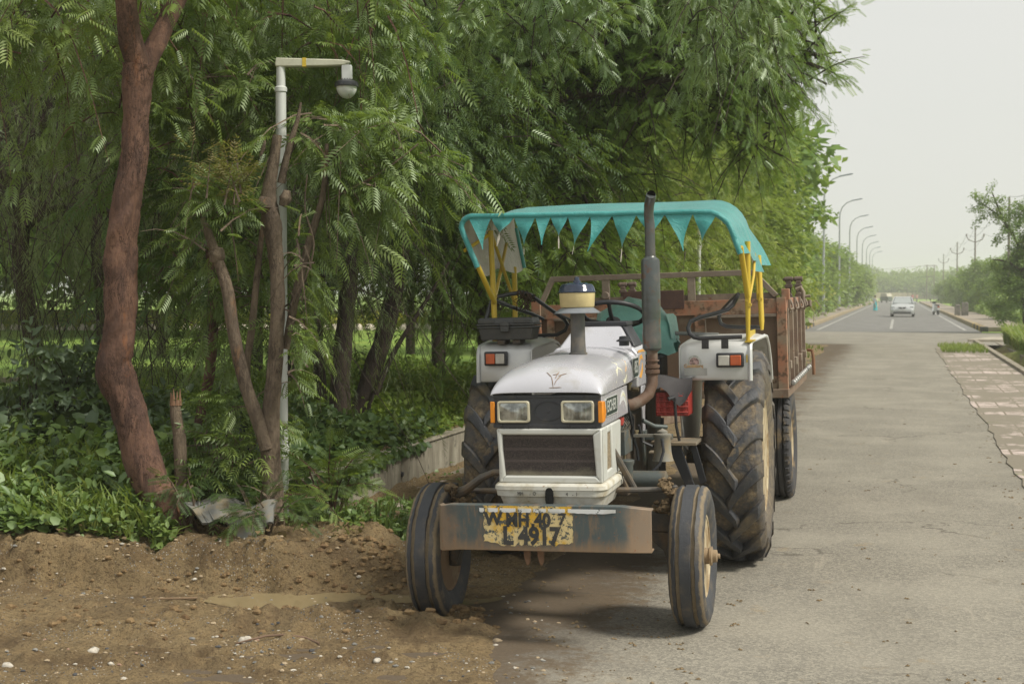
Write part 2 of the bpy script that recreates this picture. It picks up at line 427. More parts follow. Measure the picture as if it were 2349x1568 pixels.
def mat_lens():
    t=NT('headlight_glass'); st=t.stretch((60,60,4)); n=t.noise(1.0,2,.5,src=st)
    c=t.mix(t.ramp(t.noise(14,3),.35,.65),(.46,.48,.46),(.12,.13,.125))
    return t.pbr(c,.10,.45,t.bump(n,.6,.01),.8,1.0)
M_lens=mat_lens()
def mat_mesh():
    t=NT('radiator_mesh'); v=t.n('ShaderNodeTexVoronoi'); v.inputs['Scale'].default_value=190; t.l(t.tc.outputs['Object'],v.inputs['Vector'])
    c=t.mix(t.ramp(v.outputs['Distance'],.15,.5),(.11,.085,.075),(.035,.026,.026))
    sp=t.n('ShaderNodeSeparateXYZ'); t.l(t.tc.outputs['Object'],sp.inputs[0])
    w=t.math('SINE',t.math('MULTIPLY',sp.outputs[2],105)); c=t.mix(t.math('MULTIPLY',t.ramp(w,.55,1),.35),c,(.15,.12,.11))
    d=t.ramp(t.math('ADD',sp.outputs[2],t.math('MULTIPLY',t.noise(9,5),.12)),.94,.88); c=t.mix(t.math('MULTIPLY',d,.8),c,(.22,.20,.14))
    c=t.mix(t.ramp(t.noise(26,6,.8),.68,.72),c,(.33,.31,.24))
    return t.pbr(c,.6,.1,t.bump(v.outputs['Distance'],.6,.003))
M_mesh=mat_mesh()
def mat_rear():
    """black rubber on the lugs, mud packed down to the casing between them"""
    t=NT('muddy_lug_rubber'); sp=t.n('ShaderNodeSeparateXYZ'); t.l(t.tc.outputs['Object'],sp.inputs[0])
    r=t.math('SQRT',t.math('ADD',t.math('POWER',sp.outputs[1],2),t.math('POWER',sp.outputs[2],2)))
    r2=t.math('ADD',r,t.math('MULTIPLY',t.math('SUBTRACT',t.noise(9,6,.7),.5),.10))
    mud=t.ramp(r2,.660,.625); n=t.noise(30,6,.7)
    mc=t.mix(t.ramp(n,.3,.7),(.10,.072,.045),(.34,.26,.155)); rc=t.mix(t.ramp(t.noise(8,5),.45,.8),(.05,.053,.062),(.19,.15,.095))
    low=t.ramp(r,.56,.50); ax_=t.math('ABSOLUTE',sp.outputs[0]); edge_=t.ramp(t.math('ADD',ax_,t.math('MULTIPLY',t.math('SUBTRACT',t.noise(7,5,.7),.5),.28)),.10,.15); mud=t.math('MULTIPLY',mud,t.math('SUBTRACT',1.0,t.math('MULTIPLY',edge_,.75)))
    mud=t.math('MAXIMUM',mud,t.math('MULTIPLY',t.ramp(t.noise(5,6,.75),.60,.66),.7))
    c=t.mix(t.math('MAXIMUM',mud,t.math('MULTIPLY',low,.45)),rc,mc)
    return t.pbr(c,t.math('ADD',t.math('MULTIPLY',mud,.3),.55),0,t.bump(n,.7,.012))
M_rear=mat_rear()
def mat_plate():
    """blue-grey steel with rust wash, an old yellow number patch flaking off in the middle"""
    t=NT('bumper_steel'); sp=t.n('ShaderNodeSeparateXYZ'); t.l(t.tc.outputs['Object'],sp.inputs[0])
    x,z=sp.outputs[0],sp.outputs[2]; st=t.stretch((30,1,7))
    c=t.mix(t.ramp(t.noise(1.0,6,.7,src=st),.46,.74),(.075,.098,.104),(.22,.150,.095))
    low=t.ramp(t.math('ADD',z,t.math('MULTIPLY',t.noise(6,4),.10)),.62,.53); c=t.mix(t.math('MULTIPLY',low,.8),c,(.27,.18,.105))
    side=t.ramp(t.math('ADD',t.math('ABSOLUTE',t.math('SUBTRACT',x,.02)),t.math('MULTIPLY',t.noise(7,4),.20)),.50,.60); c=t.mix(t.math('MULTIPLY',side,.7),c,(.30,.21,.14))
    grey=t.math('MULTIPLY',t.ramp(t.noise(5.5,5),.60,.64),t.ramp(x,.40,.46)); c=t.mix(grey,c,(.17,.21,.24))
    c=t.mix(t.math('MULTIPLY',t.ramp(t.noise(38,7,.75),.60,.66),.8),c,(.26,.11,.05))
    return t.pbr(c,.55,.15,t.bump(t.noise(40,5),.15,.003))
M_bump=mat_plate()
def mat_patch(name,ca,cb,ground,thr=.52,sc=30):
    t=NT(name); e=t.noise(sc,7,.75); big=t.noise(7,3)
    c=t.mix(t.ramp(big,.45,.55),ca,cb)
    c=t.mix(t.ramp(e,thr,thr+.04),c,ground)
    return t.pbr(c,.6,0)
M_ypatch=mat_patch('old_yellow_number_paint',(.66,.40,.04),(.66,.53,.27),(.07,.085,.085),.525,42)
M_ink=mat_patch('flaking_black_letters',(.03,.033,.035),(.045,.045,.045),(.66,.52,.20),.62,40)
M_wpaint=mat_patch('flaking_white_stripe',(.70,.72,.74),(.62,.63,.62),(.09,.11,.11),.56,30)
M_badge=flat('badge_dark_green',(.03,.055,.05),.3)
M_badgew=flat('badge_silver_letters',(.60,.62,.60),.35,.2)
M_dec1=flat('pale_cream_decal',(.72,.70,.55),.4,0,.5,.06); M_dec2=flat('orange_decal',(.75,.38,.08),.4,0,.5,.1); M_dec3=flat('pale_grey_decal',(.66,.68,.70),.35,0,.5,.05)
M_pink=flat('faded_pink_sticker',(.62,.42,.40),.5,0,.4,.5,60); M_stick=flat('white_sticker',(.66,.66,.63),.5,0,.4,.1)

def cloth_mat(name,outer,inner,sc=1.0):
    t=NT(name); g=t.n('ShaderNodeNewGeometry'); w=t.noise(260*sc,2); b=t.noise(3,4)
    o=t.mix(t.ramp(b,.35,.75),outer,tuple(min(1,c*1.25+.02) for c in outer)); i=t.mix(t.ramp(t.noise(6,5),.4,.75),inner,tuple(c*.72 for c in inner))
    c=t.mix(g.outputs['Backfacing'],o,i)
    d=t.n('ShaderNodeBsdfPrincipled'); t.l(c,d.inputs['Base Color']); d.inputs['Roughness'].default_value=.40; d.inputs['Specular IOR Level'].default_value=.8; d.inputs['Sheen Weight'].default_value=.5; d.inputs['Sheen Roughness'].default_value=.4
    t.l(t.bump(t.math('ADD',t.math('MULTIPLY',w,.25),t.noise(9,5,.6,dist=1.6)),.6,.02),d.inputs['Normal'])
    tl=t.n('ShaderNodeBsdfTranslucent'); t.l(c,tl.inputs[0]); m=t.n('ShaderNodeMixShader'); m.inputs[0].default_value=.12
    t.l(d.outputs[0],m.inputs[1]); t.l(tl.outputs[0],m.inputs[2]); t.l(m.outputs[0],t.out.inputs[0]); return t.m
M_teal=cloth_mat('teal_canvas',(.030,.30,.295),(.52,.48,.42))
M_seatc=cloth_mat('green_woven_sack',(.20,.50,.44),(.20,.50,.44),1.5)

tr=empty('tractor',(.28,7.59,-.012),(0,-D2R(1.3),-D2R(14)),
  'silver farm tractor parked at the road edge with rusty blue bumper and teal canvas roof','tractor')
P=lambda *a:Vector(a)
CX=.025
# --- hood
def ring(y,hw,zb,zt,n=3.4,crown=0.0,m=36,cx=CX):
    R=[]
    for k in range(m+1):
        th=math.pi*(1-k/m); c,s=math.cos(th),math.sin(th)
        x=hw*math.copysign(abs(c)**(2/n),c); z=zb+(zt-zb)*abs(s)**(2/n)
        z+=crown*math.exp(-(x/.15)**4)*(abs(s)**2)
        R.append((cx+x,y,z))
    return R
hd=MB()
rows=[(-.452,.284,1.248,1.262,3.4,0),(-.45,.286,1.248,1.275,3.4,.002),(-.43,.288,1.248,1.312,3.2,.006),(-.39,.289,1.248,1.345,3.2,.010),(-.33,.290,1.248,1.370,3.2,.012),(-.22,.290,1.25,1.392,3.3,.014),(-.05,.288,1.252,1.408,3.4,.014),(.15,.285,1.254,1.417,3.5,.014),(.38,.282,1.256,1.425,3.6,.013),(.62,.278,1.264,1.434,3.8,.011),(.84,.272,1.274,1.442,4.0,.008)]
hr=[ring(*r[:5],crown=r[5]) for r in rows]
inner=[[(CX+(x-CX)*.965,y+(.01 if i==0 else 0),(z-1.248)*.97+1.246) for x,y,z in r] for i,r in enumerate(hr)]
hd.loft(hr,closed=False); hd.loft([list(reversed(r)) for r in inner],closed=False)
k=len(hr[0])
hd.add(hr[0]+inner[0],[(i,i+1,k+i+1,k+i) for i in range(k-1)])
hd.build('hood',M_silver,tr,smooth=50)
# dent / scratches of rust near the nose
hs=MB(); r=random.Random(5)
def onhood(x,y,h=.0015):
    i=max(j for j in range(len(rows)-1) if rows[j][0]<=y) if y>rows[0][0] else 0
    a,b=rows[i],rows[i+1]; t=(y-a[0])/(b[0]-a[0]); L=[a[q]+(b[q]-a[q])*t for q in range(6)]
    u=min(.999,abs(x-CX)/L[1]); s=(1-u**L[4])**(1/L[4])
    return P(x,y,L[2]+(L[3]-L[2])*s+L[5]*math.exp(-(u*L[1]/.15)**4)*s+h)
for sx,sy,ex,ey in ((.065,-.445,.050,-.41),(.050,-.41,.020,-.385),(.07,-.44,.10,-.40),(.085,-.405,.125,-.39),(.07,-.42,.085,-.375),(.055,-.40,.085,-.395),(.045,-.447,.11,-.446)):
    pts=[onhood(sx+(ex-sx)*q/5,sy+(ey-sy)*q/5) for q in range(6)]
    hs.tube(pts,[.001]+[.0022]*4+[.0006],4)
hs.build('scratch_marks',flat('brown_scraped_rust',(.28,.19,.13),.8),tr)
# --- panel under the hood (sides) and dark lamp panel
sp=MB()
for sg in (-1,1):
    x=CX+sg*.279; xi=x-sg*.012
    sp.prism([(-.40,1.082),(.40,1.088),(.37,1.245),(-.40,1.245)],min(x,xi),max(x,xi),'x')
build_each(sp,lambda c:int(c.x>0),'side_panel',M_silver,tr,bevel=.004)
lp=MB(); lp.box((CX-.277,-.43,1.082),(CX+.277,-.40,1.247)); 
lp.box((CX-.279,-.434,1.082),(CX+.279,-.43,1.100)); lp.box((CX-.279,-.434,1.232),(CX+.279,-.43,1.2475))
o=lp.build('headlight_panel',M_blue,tr,bevel=.004)
ov=MB(); pts=[]
for a in range(33):
    th=2*math.pi*a/32; pts.append(P(CX+.01+.072*math.cos(th),-.4325,1.166+.048*math.sin(th)))
ov.tube(pts,.0022,5,False); ov.lathe([(-.437,.0),(-.437,.006),(-.431,.008)],(CX+.01,0,1.166),'y',12)
for bx in (-.235,-.085,.115,.245): ov.lathe([(-.440,.0),(-.440,.006),(-.434,.007)],(CX+bx,0,1.093),'y',10)
for bx in (-.16,.19): ov.lathe([(-.438,.0),(-.438,.006),(-.434,.007)],(CX+bx,0,1.238),'y',10)
build_each(ov,lambda c:0 if abs(c.x-CX-.01)<.03 and c.z>1.12 else int(c.x*1000+c.z*77777),'panel_screw',M_blue,o)
for x0,x1 in ((-.228,-.060),(.103,.271)):
    z0,z1=1.109,1.219
    h=MB(); 
    def rr(cx0,cx1,cz0,cz1,rad,y,n=5):
        R=[]
        for (cx,cz,a0) in ((cx1-rad,cz1-rad,0),(cx0+rad,cz1-rad,90),(cx0+rad,cz0+rad,180),(cx1-rad,cz0+rad,270)):
            for q in range(n): a=D2R(a0+90*q/(n-1)); R.append((cx+rad*math.cos(a),y,cz+rad*math.sin(a)))
        return R
    rings=[rr(x0,x1,z0,z1,.014,-.425),rr(x0,x1,z0,z1,.014,-.448),rr(x0+.003,x1-.003,z0+.003,z1-.003,.013,-.452),rr(x0+.010,x1-.010,z0+.009,z1-.009,.012,-.452),rr(x0+.012,x1-.012,z0+.011,z1-.011,.012,-.442)]
    h.loft(rings,cap=False)
    hl=h.build('headlight',flat('cream_lamp_frame',(.60,.56,.42),.4),tr)
    g=MB(); xm,zm=(x0+x1)/2,(z0+z1)/2
    g.loft([rr(x0+.011,x1-.011,z0+.010,z1-.010,.012,-.444),rr(x0+.025,x1-.025,z0+.022,z1-.022,.012,-.4475),rr(x0+.055,x1-.055,z0+.045,z1-.045,.008,-.449)],cap=True)
    g.build('lens',M_lens,hl,smooth=60)
    b=MB(); b.lathe([(-.4515,.0),(-.4515,.016),(-.449,.026),(-.4485,.030)],(xm+.006,0,zm-.004),'y',20); b.build('reflector_cap',M_lens,hl,smooth=60)
for sg in (-1,1):
    x=CX+sg*.279
    i=MB(); i.prism([(-.436,1.108),(-.385,1.112),(-.352,1.158),(-.385,1.212),(-.436,1.216)],min(x,x+sg*.014),max(x,x+sg*.014),'x')
    i.box((min(x-sg*.012,x+sg*.012),-.447,1.108),(max(x-sg*.012,x+sg*.012),-.434,1.216)); i.build('turn_indicator',M_orange,tr,bevel=.004)
# --- grille surround (a box with an opening in front and narrow one at the side)
gr=MB()
def frame(mb,o4,i4,y0,y1):
    """four-sided frame: outer corners o4, inner corners i4 (x,z)"""
    for k in range(4):
        a,b=o4[k],o4[(k+1)%4]; c,d=i4[(k+1)%4],i4[k]
        mb.prism([a,b,c,d],y0,y1,'y')
oL=[(CX-.245,.803),(CX+.283,.803),(CX+.283,1.078),(CX-.262,1.078)]; iL=[(CX-.222,.838),(CX+.250,.838),(CX+.236,1.046),(CX-.240,1.046)]
frame(gr,oL,iL,-.442,-.405)
for sg in (-1,1):
    x=CX+sg*(.283 if sg>0 else .253); xi=x-sg*.02; a,b=min(x,xi),max(x,xi)
    gr.prism([(-.4415,.803),(-.30,.803),(-.27,1.078),(-.4415,1.078)],a,b,'x')
    gr.prism([(-.13,.803),(.10,.803),(.13,1.078),(-.16,1.078)],a,b,'x')
    gr.prism([(-.30,.803),(-.13,.803),(-.135,.85),(-.295,.85)],a,b,'x'); gr.prism([(-.275,1.04),(-.16,1.04),(-.16,1.078),(-.27,1.078)],a,b,'x')
gr.box((CX-.25,-.44,1.060),(CX+.27,.10,1.078))
gr.build('grille_frame',M_grille,tr,bevel=.009,seg=3)
gm=MB(); gm.box((CX-.235,-.418,.83),(CX+.255,-.41,1.05)); gm.build('grille_mesh',M_mesh,tr)
gs=MB(); 
for sg in (-1,1):
    x=CX+sg*(.27 if sg>0 else .24); gs.box((x-.003,-.31,.83),(x+.003,-.12,1.06))
build_each(gs,lambda c:int(c.x>0),'side_mesh',flat('tan_dusty_mesh',(.30,.24,.16),.8,0,.3,.3,60),tr)
# --- lower cowl
def rrect(hw,y0,y1,z,rad,cx=CX+.012,n=6):
    R=[]
    for (x,y,a0) in ((cx+hw-rad,y1-rad,0),(cx-hw+rad,y1-rad,90),(cx-hw+rad,y0+rad,180),(cx+hw-rad,y0+rad,270)):
        for q in range(n): a=D2R(a0+90*q/(n-1)); R.append((x+rad*math.cos(a),y+rad*math.sin(a),z))
    return R
sk=MB(); sk.loft([rrect(.245,-.445,.12,.66,.07),rrect(.272,-.462,.14,.735,.07),rrect(.284,-.470,.14,.738,.07),rrect(.288,-.472,.14,.768,.07),rrect(.294,-.476,.14,.771,.07),rrect(.292,-.474,.14,.790,.07),rrect(.280,-.460,.13,.802,.06)])
skirt=sk.build('lower_cowl',M_skirt,tr,smooth=40)
sl=MB(); R=[]
for a in range(24):
    th=2*math.pi*a/24; R.append((CX+.015+.021*math.copysign(abs(math.cos(th))**.8,math.cos(th)),.738+.046*math.copysign(abs(math.sin(th))**.6,math.sin(th))))
sl.prism(R,-.4775,-.46,'y'); sl.build('crank_slot',flat('dark_slot_inside',(.008,.008,.008),.9),skirt)
tx=MB()
for s_,x_,z_ in (('MH',-.135,.752),('-',-.085,.750),('O',-.062,.753),('4',.105,.751),('-',.135,.75),('1',.155,.752)): text_mesh(tx,s_,.026,lambda x,y,h,x_=x_,z_=z_:(CX+x_+x,-.4735-h,z_+y),.0006,.8)
build_each(tx,lambda c:int(round(c.x*14)),'painted_number',M_ink,skirt,smooth=0)
# --- badges
def sidebadge(name,s,xc,yc,zc,w,h,size,par,slope):
    b=MB(); R=[]
    for (a_,b_,a0) in ((w/2-.012,h/2-.012,0),(-w/2+.012,h/2-.012,90),(-w/2+.012,-h/2+.012,180),(w/2-.012,-h/2+.012,270)):
        for q in range(5): a=D2R(a0+90*q/4); R.append((a_+.012*math.cos(a),b_+.012*math.sin(a)))
    b.prism([(yc+p[0],zc+p[1]+slope*p[0]) for p in R],xc,xc+.003,'x'); 
    o=b.build(name,M_badge,par)
    f=MB(); ring_=[P(xc+.003,yc+p[0]*1.03,zc+p[1]*1.05+slope*p[0]) for p in R]; ring_.append(ring_[0]); f.tube(ring_,.0022,5,False); f.build('badge_rim',M_badgew,o)
    t_=MB(); text_mesh(t_,s,size,lambda x,y,hh:(xc+.0036+hh,yc+x,zc+y+slope*x),.0008,1.0,.0012); t_.build('badge_lettering',M_badgew,o,smooth=0)
sidebadge('name_badge','EICHER',CX+.279,-.135,1.172,.335,.088,.082,tr,0.0)
sidebadge('number_badge','485',CX+.2745,.70,1.325,.21,.105,.098,tr,.02)
# decals: swooshes on the hood side and side panel
def decal(polys,x,mat,name='decal'):
    d=MB()
    for p in polys: d.prism(p,x,x+.0012,'x')
    d.build(name,mat,tr,smooth=0)
def arc(cy,cz,r0,r1,a0,a1,n=14,k=1.0):
    o=[(cy+r0*math.cos(D2R(a0+(a1-a0)*i/n)),cz+k*r0*math.sin(D2R(a0+(a1-a0)*i/n))) for i in range(n+1)]
    i_=[(cy+(r1[0] if isinstance(r1,tuple) else r1)*math.cos(D2R(a0+(a1-a0)*i/n))+.02*math.sin(math.pi*i/n),cz-.012+k*(r1[0] if isinstance(r1,tuple) else r1)*math.sin(D2R(a0+(a1-a0)*i/n))) for i in range(n+1)]
    return o+i_[::-1]
decal([[(.13,1.155),(.17,1.205),(.22,1.228),(.27,1.222),(.31,1.19),(.34,1.14),(.35,1.10),(.30,1.15),(.25,1.172),(.19,1.17)]],CX+.279,M_dec3)
decal([[(.17,1.195),(.23,1.218),(.29,1.20),(.34,1.15),(.36,1.125),(.30,1.18),(.24,1.20)]],CX+.2805,M_dec1)
def hside(y):
    i=max([j for j in range(len(rows)-1) if rows[j][0]<=y] or [0]); a,b=rows[i],rows[i+1]; t=(y-a[0])/(b[0]-a[0]); return [a[q]+(b[q]-a[q])*t for q in range(6)]
def hooddecal(poly,mat,name,h=.0012):
    V=[]
    for y,z in poly:
        L=hside(y); s=max(0,min(.999,(z-L[2])/(L[3]-L[2]))); u=(1-s**L[4])**(1/L[4]); V.append((CX+L[1]*u+h,y,z+h*.3))
    d=MB(); d.add(V,[tuple(range(len(V)))]); d.build(name,mat,tr,smooth=0)
hooddecal([(-.02,1.275),(.05,1.34),(.13,1.385),(.19,1.375),(.22,1.34),(.26,1.30),(.20,1.335),(.14,1.35),(.07,1.325)],M_dec1,'decal')
hooddecal([(.22,1.285),(.27,1.285),(.34,1.32),(.42,1.375),(.50,1.41),(.43,1.36),(.36,1.30),(.30,1.265),(.25,1.262)],M_dec1,'decal')
hooddecal([(.33,1.32),(.42,1.385),(.52,1.42),(.44,1.375),(.38,1.34)],M_dec2,'decal',.002)
# --- dash, rear cowl, tank cap
dc=MB(); dc.loft([[(CX-.255,.845,1.20),(CX+.268,.845,1.20),(CX+.268,.845,1.40),(CX+.235,.845,1.438),(CX-.22,.845,1.438),(CX-.255,.845,1.40)],[(CX-.255,1.16,1.20),(CX+.268,1.16,1.20),(CX+.268,1.16,1.42),(CX+.235,1.16,1.46),(CX-.22,1.16,1.46),(CX-.255,1.16,1.42)]])
dc.loft([[(CX-.215,.86,1.43),(CX+.23,.86,1.43),(CX+.23,1.18,1.43),(CX-.215,1.18,1.43)],[(CX-.13,.99,1.565),(CX+.145,.99,1.565),(CX+.165,1.18,1.572),(CX-.15,1.18,1.572)]])
dc.build('dash_cowl',M_silver,tr,bevel=.012,seg=3)
db=MB(); db.box((CX-.165,.985,1.562),(CX+.185,1.20,1.590)); db.loft([[(CX+.150,.99,1.565),(CX+.172,.99,1.565),(CX+.172,1.18,1.58),(CX+.150,1.18,1.58)],[(CX+.235,.90,1.44),(CX+.25,.90,1.44),(CX+.25,1.19,1.44),(CX+.235,1.19,1.44)]]); db.build('dashboard_hood',M_black,tr,bevel=.006)
dd=MB(); dd.prism([(.88,1.33),(.93,1.385),(1.0,1.39),(1.04,1.35),(.99,1.37),(.94,1.36)],CX+.2685,CX+.270,'x'); dd.prism([(.90,1.26),(.96,1.25),(1.03,1.29),(1.02,1.34),(.98,1.30),(.93,1.28)],CX+.2685,CX+.270,'x'); dd.box((CX+.2684,.86,1.405),(CX+.2698,1.13,1.42)); dd.build('decal',M_dec2,tr,smooth=0)
ls=MB(); ls.prism([(1.0,1.20),(1.13,1.20),(1.14,1.12),(1.10,1.03),(1.11,.90),(1.03,.90),(1.02,1.05),(.98,1.10)],CX+.255,CX+.266,'x'); ls.build('cowl_leg',M_silver,tr,bevel=.003)
cp=MB(); cp.lathe([(1.45,.03),(1.475,.03),(1.475,.046),(1.482,.046),(1.49,.030),(1.505,.028),(1.508,0)],(CX+.20,.78,0),'z',16); cp.build('fuel_cap',M_black,tr)
# --- air pre-cleaner
ac=empty('air_cleaner',(0,0,0),parent=tr); ax,ay=.078,.15
b=MB(); b.lathe([(1.40,.050),(1.438,.050),(1.440,.043),(1.50,.040),(1.652,.039),(1.655,.043),(1.672,.043)],(ax,ay,0),'z',22); b.build('intake_pipe',grime('grey_dusty_pipe',(.10,.10,.10),(.22,.18,.14),.45,.1,6,.45,.7,bump=.1),ac)
b=MB(); b.lathe([(1.692,.060),(1.678,.092),(1.655,.126),(1.651,.126),(1.672,.088),(1.686,.05)],(ax,ay,0),'z',28,True); b.build('skirt_flange',flat('blue_grey_plastic',(.20,.22,.25),.35),ac)
b=MB(); b.lathe([(1.683,.088),(1.69,.093),(1.765,.098),(1.768,.095)],(ax,ay,0),'z',28); b.build('dust_cup',M_cream,ac)
b=MB(); b.lathe([(1.762,.101),(1.768,.103),(1.773,.098),(1.792,.094),(1.808,.082),(1.816,.05),(1.818,.022),(1.828,.020),(1.830,.014),(1.845,.013),(1.850,.0)],(ax,ay,0),'z',28); b.build('lid',flat('navy_glossy_lid',(.03,.045,.09),.15,0,.7,.3,12),ac)
# --- exhaust
ex=empty('exhaust',(0,0,0),parent=tr); ex0,ey0=.415,.60
b=MB(); mp=[(1.425,.03),(1.428,.045),(1.44,.054),(1.52,.054),(1.56,.050),(1.62,.0535),(1.93,.0535),(1.944,.050),(1.955,.034),(1.962,.031)]
b.lathe(mp,(ex0,ey0,0),'z',24)
b.tube([(ex0,ey0,1.955),(ex0,ey0,2.14),(ex0-.004,ey0-.003,2.20),(ex0+.001,ey0-.014,2.25),(ex0+.013,ey0-.036,2.285),(ex0+.020,ey0-.060,2.305)],[.030,.029,.028,.029,.029,.027],16)
b.build('muffler',M_exh,ex)
b=MB(); b.lathe([(0,.0),(.0,.024)],(0,0,0),'z',16); b.v=[(ex0+.0215+p[0],ey0-.0635-p[1]*.35,2.306+p[1]*.95) for p in b.v]; b.build('outlet_hole',flat('outlet_shade_black',(.005,.005,.005),1),ex)  # flat black disc: the shade inside the pipe mouth put in as colour
b=MB(); b.lathe([(1.29,.034),(1.30,.042),(1.318,.042),(1.320,.033),(1.330,.042),(1.345,.042),(1.348,.030),(1.42,.032),(1.43,.046)],(ex0,ey0,0),'z',18)
b.tube([(ex0,ey0,1.30),(ex0,ey0-.005,1.24),(ex0-.02,ey0-.03,1.18),(ex0-.06,ey0-.07,1.145),(ex0-.10,ey0-.11,1.128),(ex0-.15,ey0-.14,1.122)],[.030,.031,.032,.033,.033,.036],14)
b.lathe([(1.365,.036),(1.367,.040),(1.372,.040),(1.374,.036)],(ex0,ey0,0),'z',18)
b.box((CX+.22,.38,1.075),(CX+.245,.52,1.17)); b.build('exhaust_elbow',M_rustp,ex)
# --- engine and transmission
en=MB(); en.box((CX-.17,-.15,.62),(CX+.17,.95,1.02)); en.box((CX-.15,.0,1.0),(CX+.16,.8,1.20)); en.box((CX-.19,.9,.55),(CX+.19,2.0,1.02)); en.box((CX-.20,1.6,.5),(CX+.20,2.25,1.25)); en.box((CX-.14,-.35,.50),(CX+.14,.1,.66))
for i in range(6): en.box((CX+.16,.05+i*.12,1.03),(CX+.20,.11+i*.12,1.16))
en.build('engine_block',M_iron,tr,bevel=.012)
en=MB(); en.lathe([(.185,.0),(.185,.09),(.205,.115),(.235,.125),(.245,.10),(.262,.06),(.27,.0)],(CX,.13,.88),'x',26)
for a in range(8):
    th=a*math.pi/4; en.lathe([(.235,.009),(.252,.009),(.253,0)],(CX,.13+.112*math.cos(th),.88+.112*math.sin(th)),'x',7)
en.build('timing_cover',M_iron2,tr)
en=MB(); en.box((CX+.18,.32,.86),(CX+.27,.58,.99)); en.lathe([(.68,.0),(.68,.045),(.80,.048),(.815,.055),(.83,.055),(.835,0)],(CX+.26,.36,0),'z',16); en.lathe([(.20,.055),(.42,.055),(.43,.03)],(CX+.05,.50,.70),'x',16)
for q,(y,z) in enumerate(((.30,1.03),(.38,1.02),(.46,1.03),(.54,1.02))): en.tube([(CX+.24,y,.98),(CX+.27,y+.01,z),(CX+.22,y+.03,z+.07)],.005,6); en.lathe([(.97,.014),(1.0,.014),(1.003,.008),(1.02,.008)],(CX+.235,y,0),'z',8)
en.build('injection_pump',M_iron2,tr,bevel=.006)
en=MB(); en.lathe([(1.055,.0),(1.055,.027),(1.06,.034),(1.10,.034),(1.102,.022),(1.115,.022),(1.12,.030),(1.125,0)],(CX+.235,.32,-.03),'z',14); en.build('red_filler_cap',M_red,tr)
en=MB(); en.lathe([(.80,.0),(.80,.062),(.812,.058),(.85,.050),(.93,.046),(.94,.052),(.952,.052),(.956,.03),(.968,.03),(.985,.0)],(.465,.60,0),'z',18); en.box((.30,.585,.935),(.46,.615,.950)); en.build('fuel_filter',grime('grey_tan_filter',(.24,.23,.20),(.30,.24,.15),.55,.1,8,.45,.7),tr)
hs=MB()
for pts in ([(.47,.55,.93),(.48,.53,.86),(.46,.51,.79),(.40,.50,.73),(.33,.48,.70)],[(CX+.25,.50,1.14),(CX+.28,.56,1.04),(CX+.27,.60,.94),(CX+.29,.62,.86),(CX+.30,.60,.80)],[(CX+.26,.42,1.20),(CX+.275,.45,1.10),(CX+.285,.5,1.0),(CX+.26,.55,.92)],[(CX+.30,.64,1.0),(CX+.31,.68,.90),(CX+.37,.70,.87),(.46,.66,.90)],[(CX+.2,.3,1.18),(CX+.24,.35,1.15),(CX+.25,.36,1.06)]): hs.tube(pts,.0085,7)
build_each(hs,lambda c:int(c.x*1000+c.z*7777),'fuel_hose',M_black,tr)
hs=MB(); 
for p,r_ in (((.27,.66,1.20),.012),((.27,.46,1.22),.010),((.31,.62,.93),.012),((.29,.40,.78),.013),((.28,.45,.90),.014)): hs.lathe([(0,0),(0,r_),(.03,r_),(.032,r_*1.4),(.042,r_*1.4),(.043,0)],p,'z',8)
hs.tube([(.28,.38,.90),(.285,.38,.80),(.29,.42,.745),(.30,.44,.74)],.007,7); hs.tube([(.29,.66,1.205),(.325,.66,1.20)],.012,8)
build_each(hs,lambda c:int(c.x*1000+c.z*7777),'brass_fitting',flat('dull_brass',(.30,.24,.15),.4,.6),tr)
# brackets, steps, pedals
br=MB(); br.box((.28,1.02,.875),(.46,1.10,.905)); br.prism([(.96,.93),(1.12,.93),(1.10,.76),(1.03,.72)],.285,.30,'x'); br.tube([(.30,.94,1.0),(.36,1.0,.96),(.43,1.05,.95)],.014,8)
br.build('bracket',M_iron2,tr,bevel=.003)
st=MB(); st.box((.32,1.08,.835),(.60,1.38,.855)); st.box((.33,.95,.80),(.40,1.08,.812)); st.build('footboard',grime('worn_steel_plate',(.24,.21,.16),(.30,.23,.15),.6,.2,9,.4,.7,rust=(.16,.08,.04)),tr,bevel=.003)
st=MB(); st.prism([(.42,.84),(.50,.84),(.60,.54),(.555,.52)],1.10,1.13,'y'); st.prism([(.535,.84),(.575,.84),(.64,.60),(.60,.58)],1.24,1.262,'y'); st.box((.34,1.3,.55),(.38,1.33,.84)); build_each(st,lambda c:int(c.x*100),'step_bracket',M_tube,tr,bevel=.003)
st=MB(); st.tube([(.47,1.12,1.12),(.475,1.13,.95),(.49,1.18,.83)],.009,8); st.tube([(.47,1.11,1.125),(.435,1.09,1.115)],.013,8); st.tube([(.36,1.30,.84),(.36,1.34,.98)],.012,8); build_each(st,lambda c:int(c.x>.4),'lever',M_tube,tr)
rb=MB(); rb.box((.345,1.18,1.005),(.545,1.40,1.15))
for i in range(5): rb.box((.350+i*.04,1.172,1.01),(.372+i*.04,1.18,1.145))
for i in range(4): rb.box((.346,1.168,1.025+i*.033),(.544,1.176,1.033+i*.033))
rb.build('battery_box',M_red,tr,bevel=.004)
ck=MB(); ck.loft([[(.27+.30*i/8,y,1.16+.045*math.sin(i*.8)*(.3 if q else 1)-.05*(1-q)*(.5+.5*math.sin(i*1.3))+(.075 if q else 0)) for i in range(9)] for q,y in ((0,1.15),(1,1.20),(1,1.40))],closed=False); ck.build('seat_apron',flat('grey_black_cloth',(.06,.056,.06),.85),tr,smooth=80)
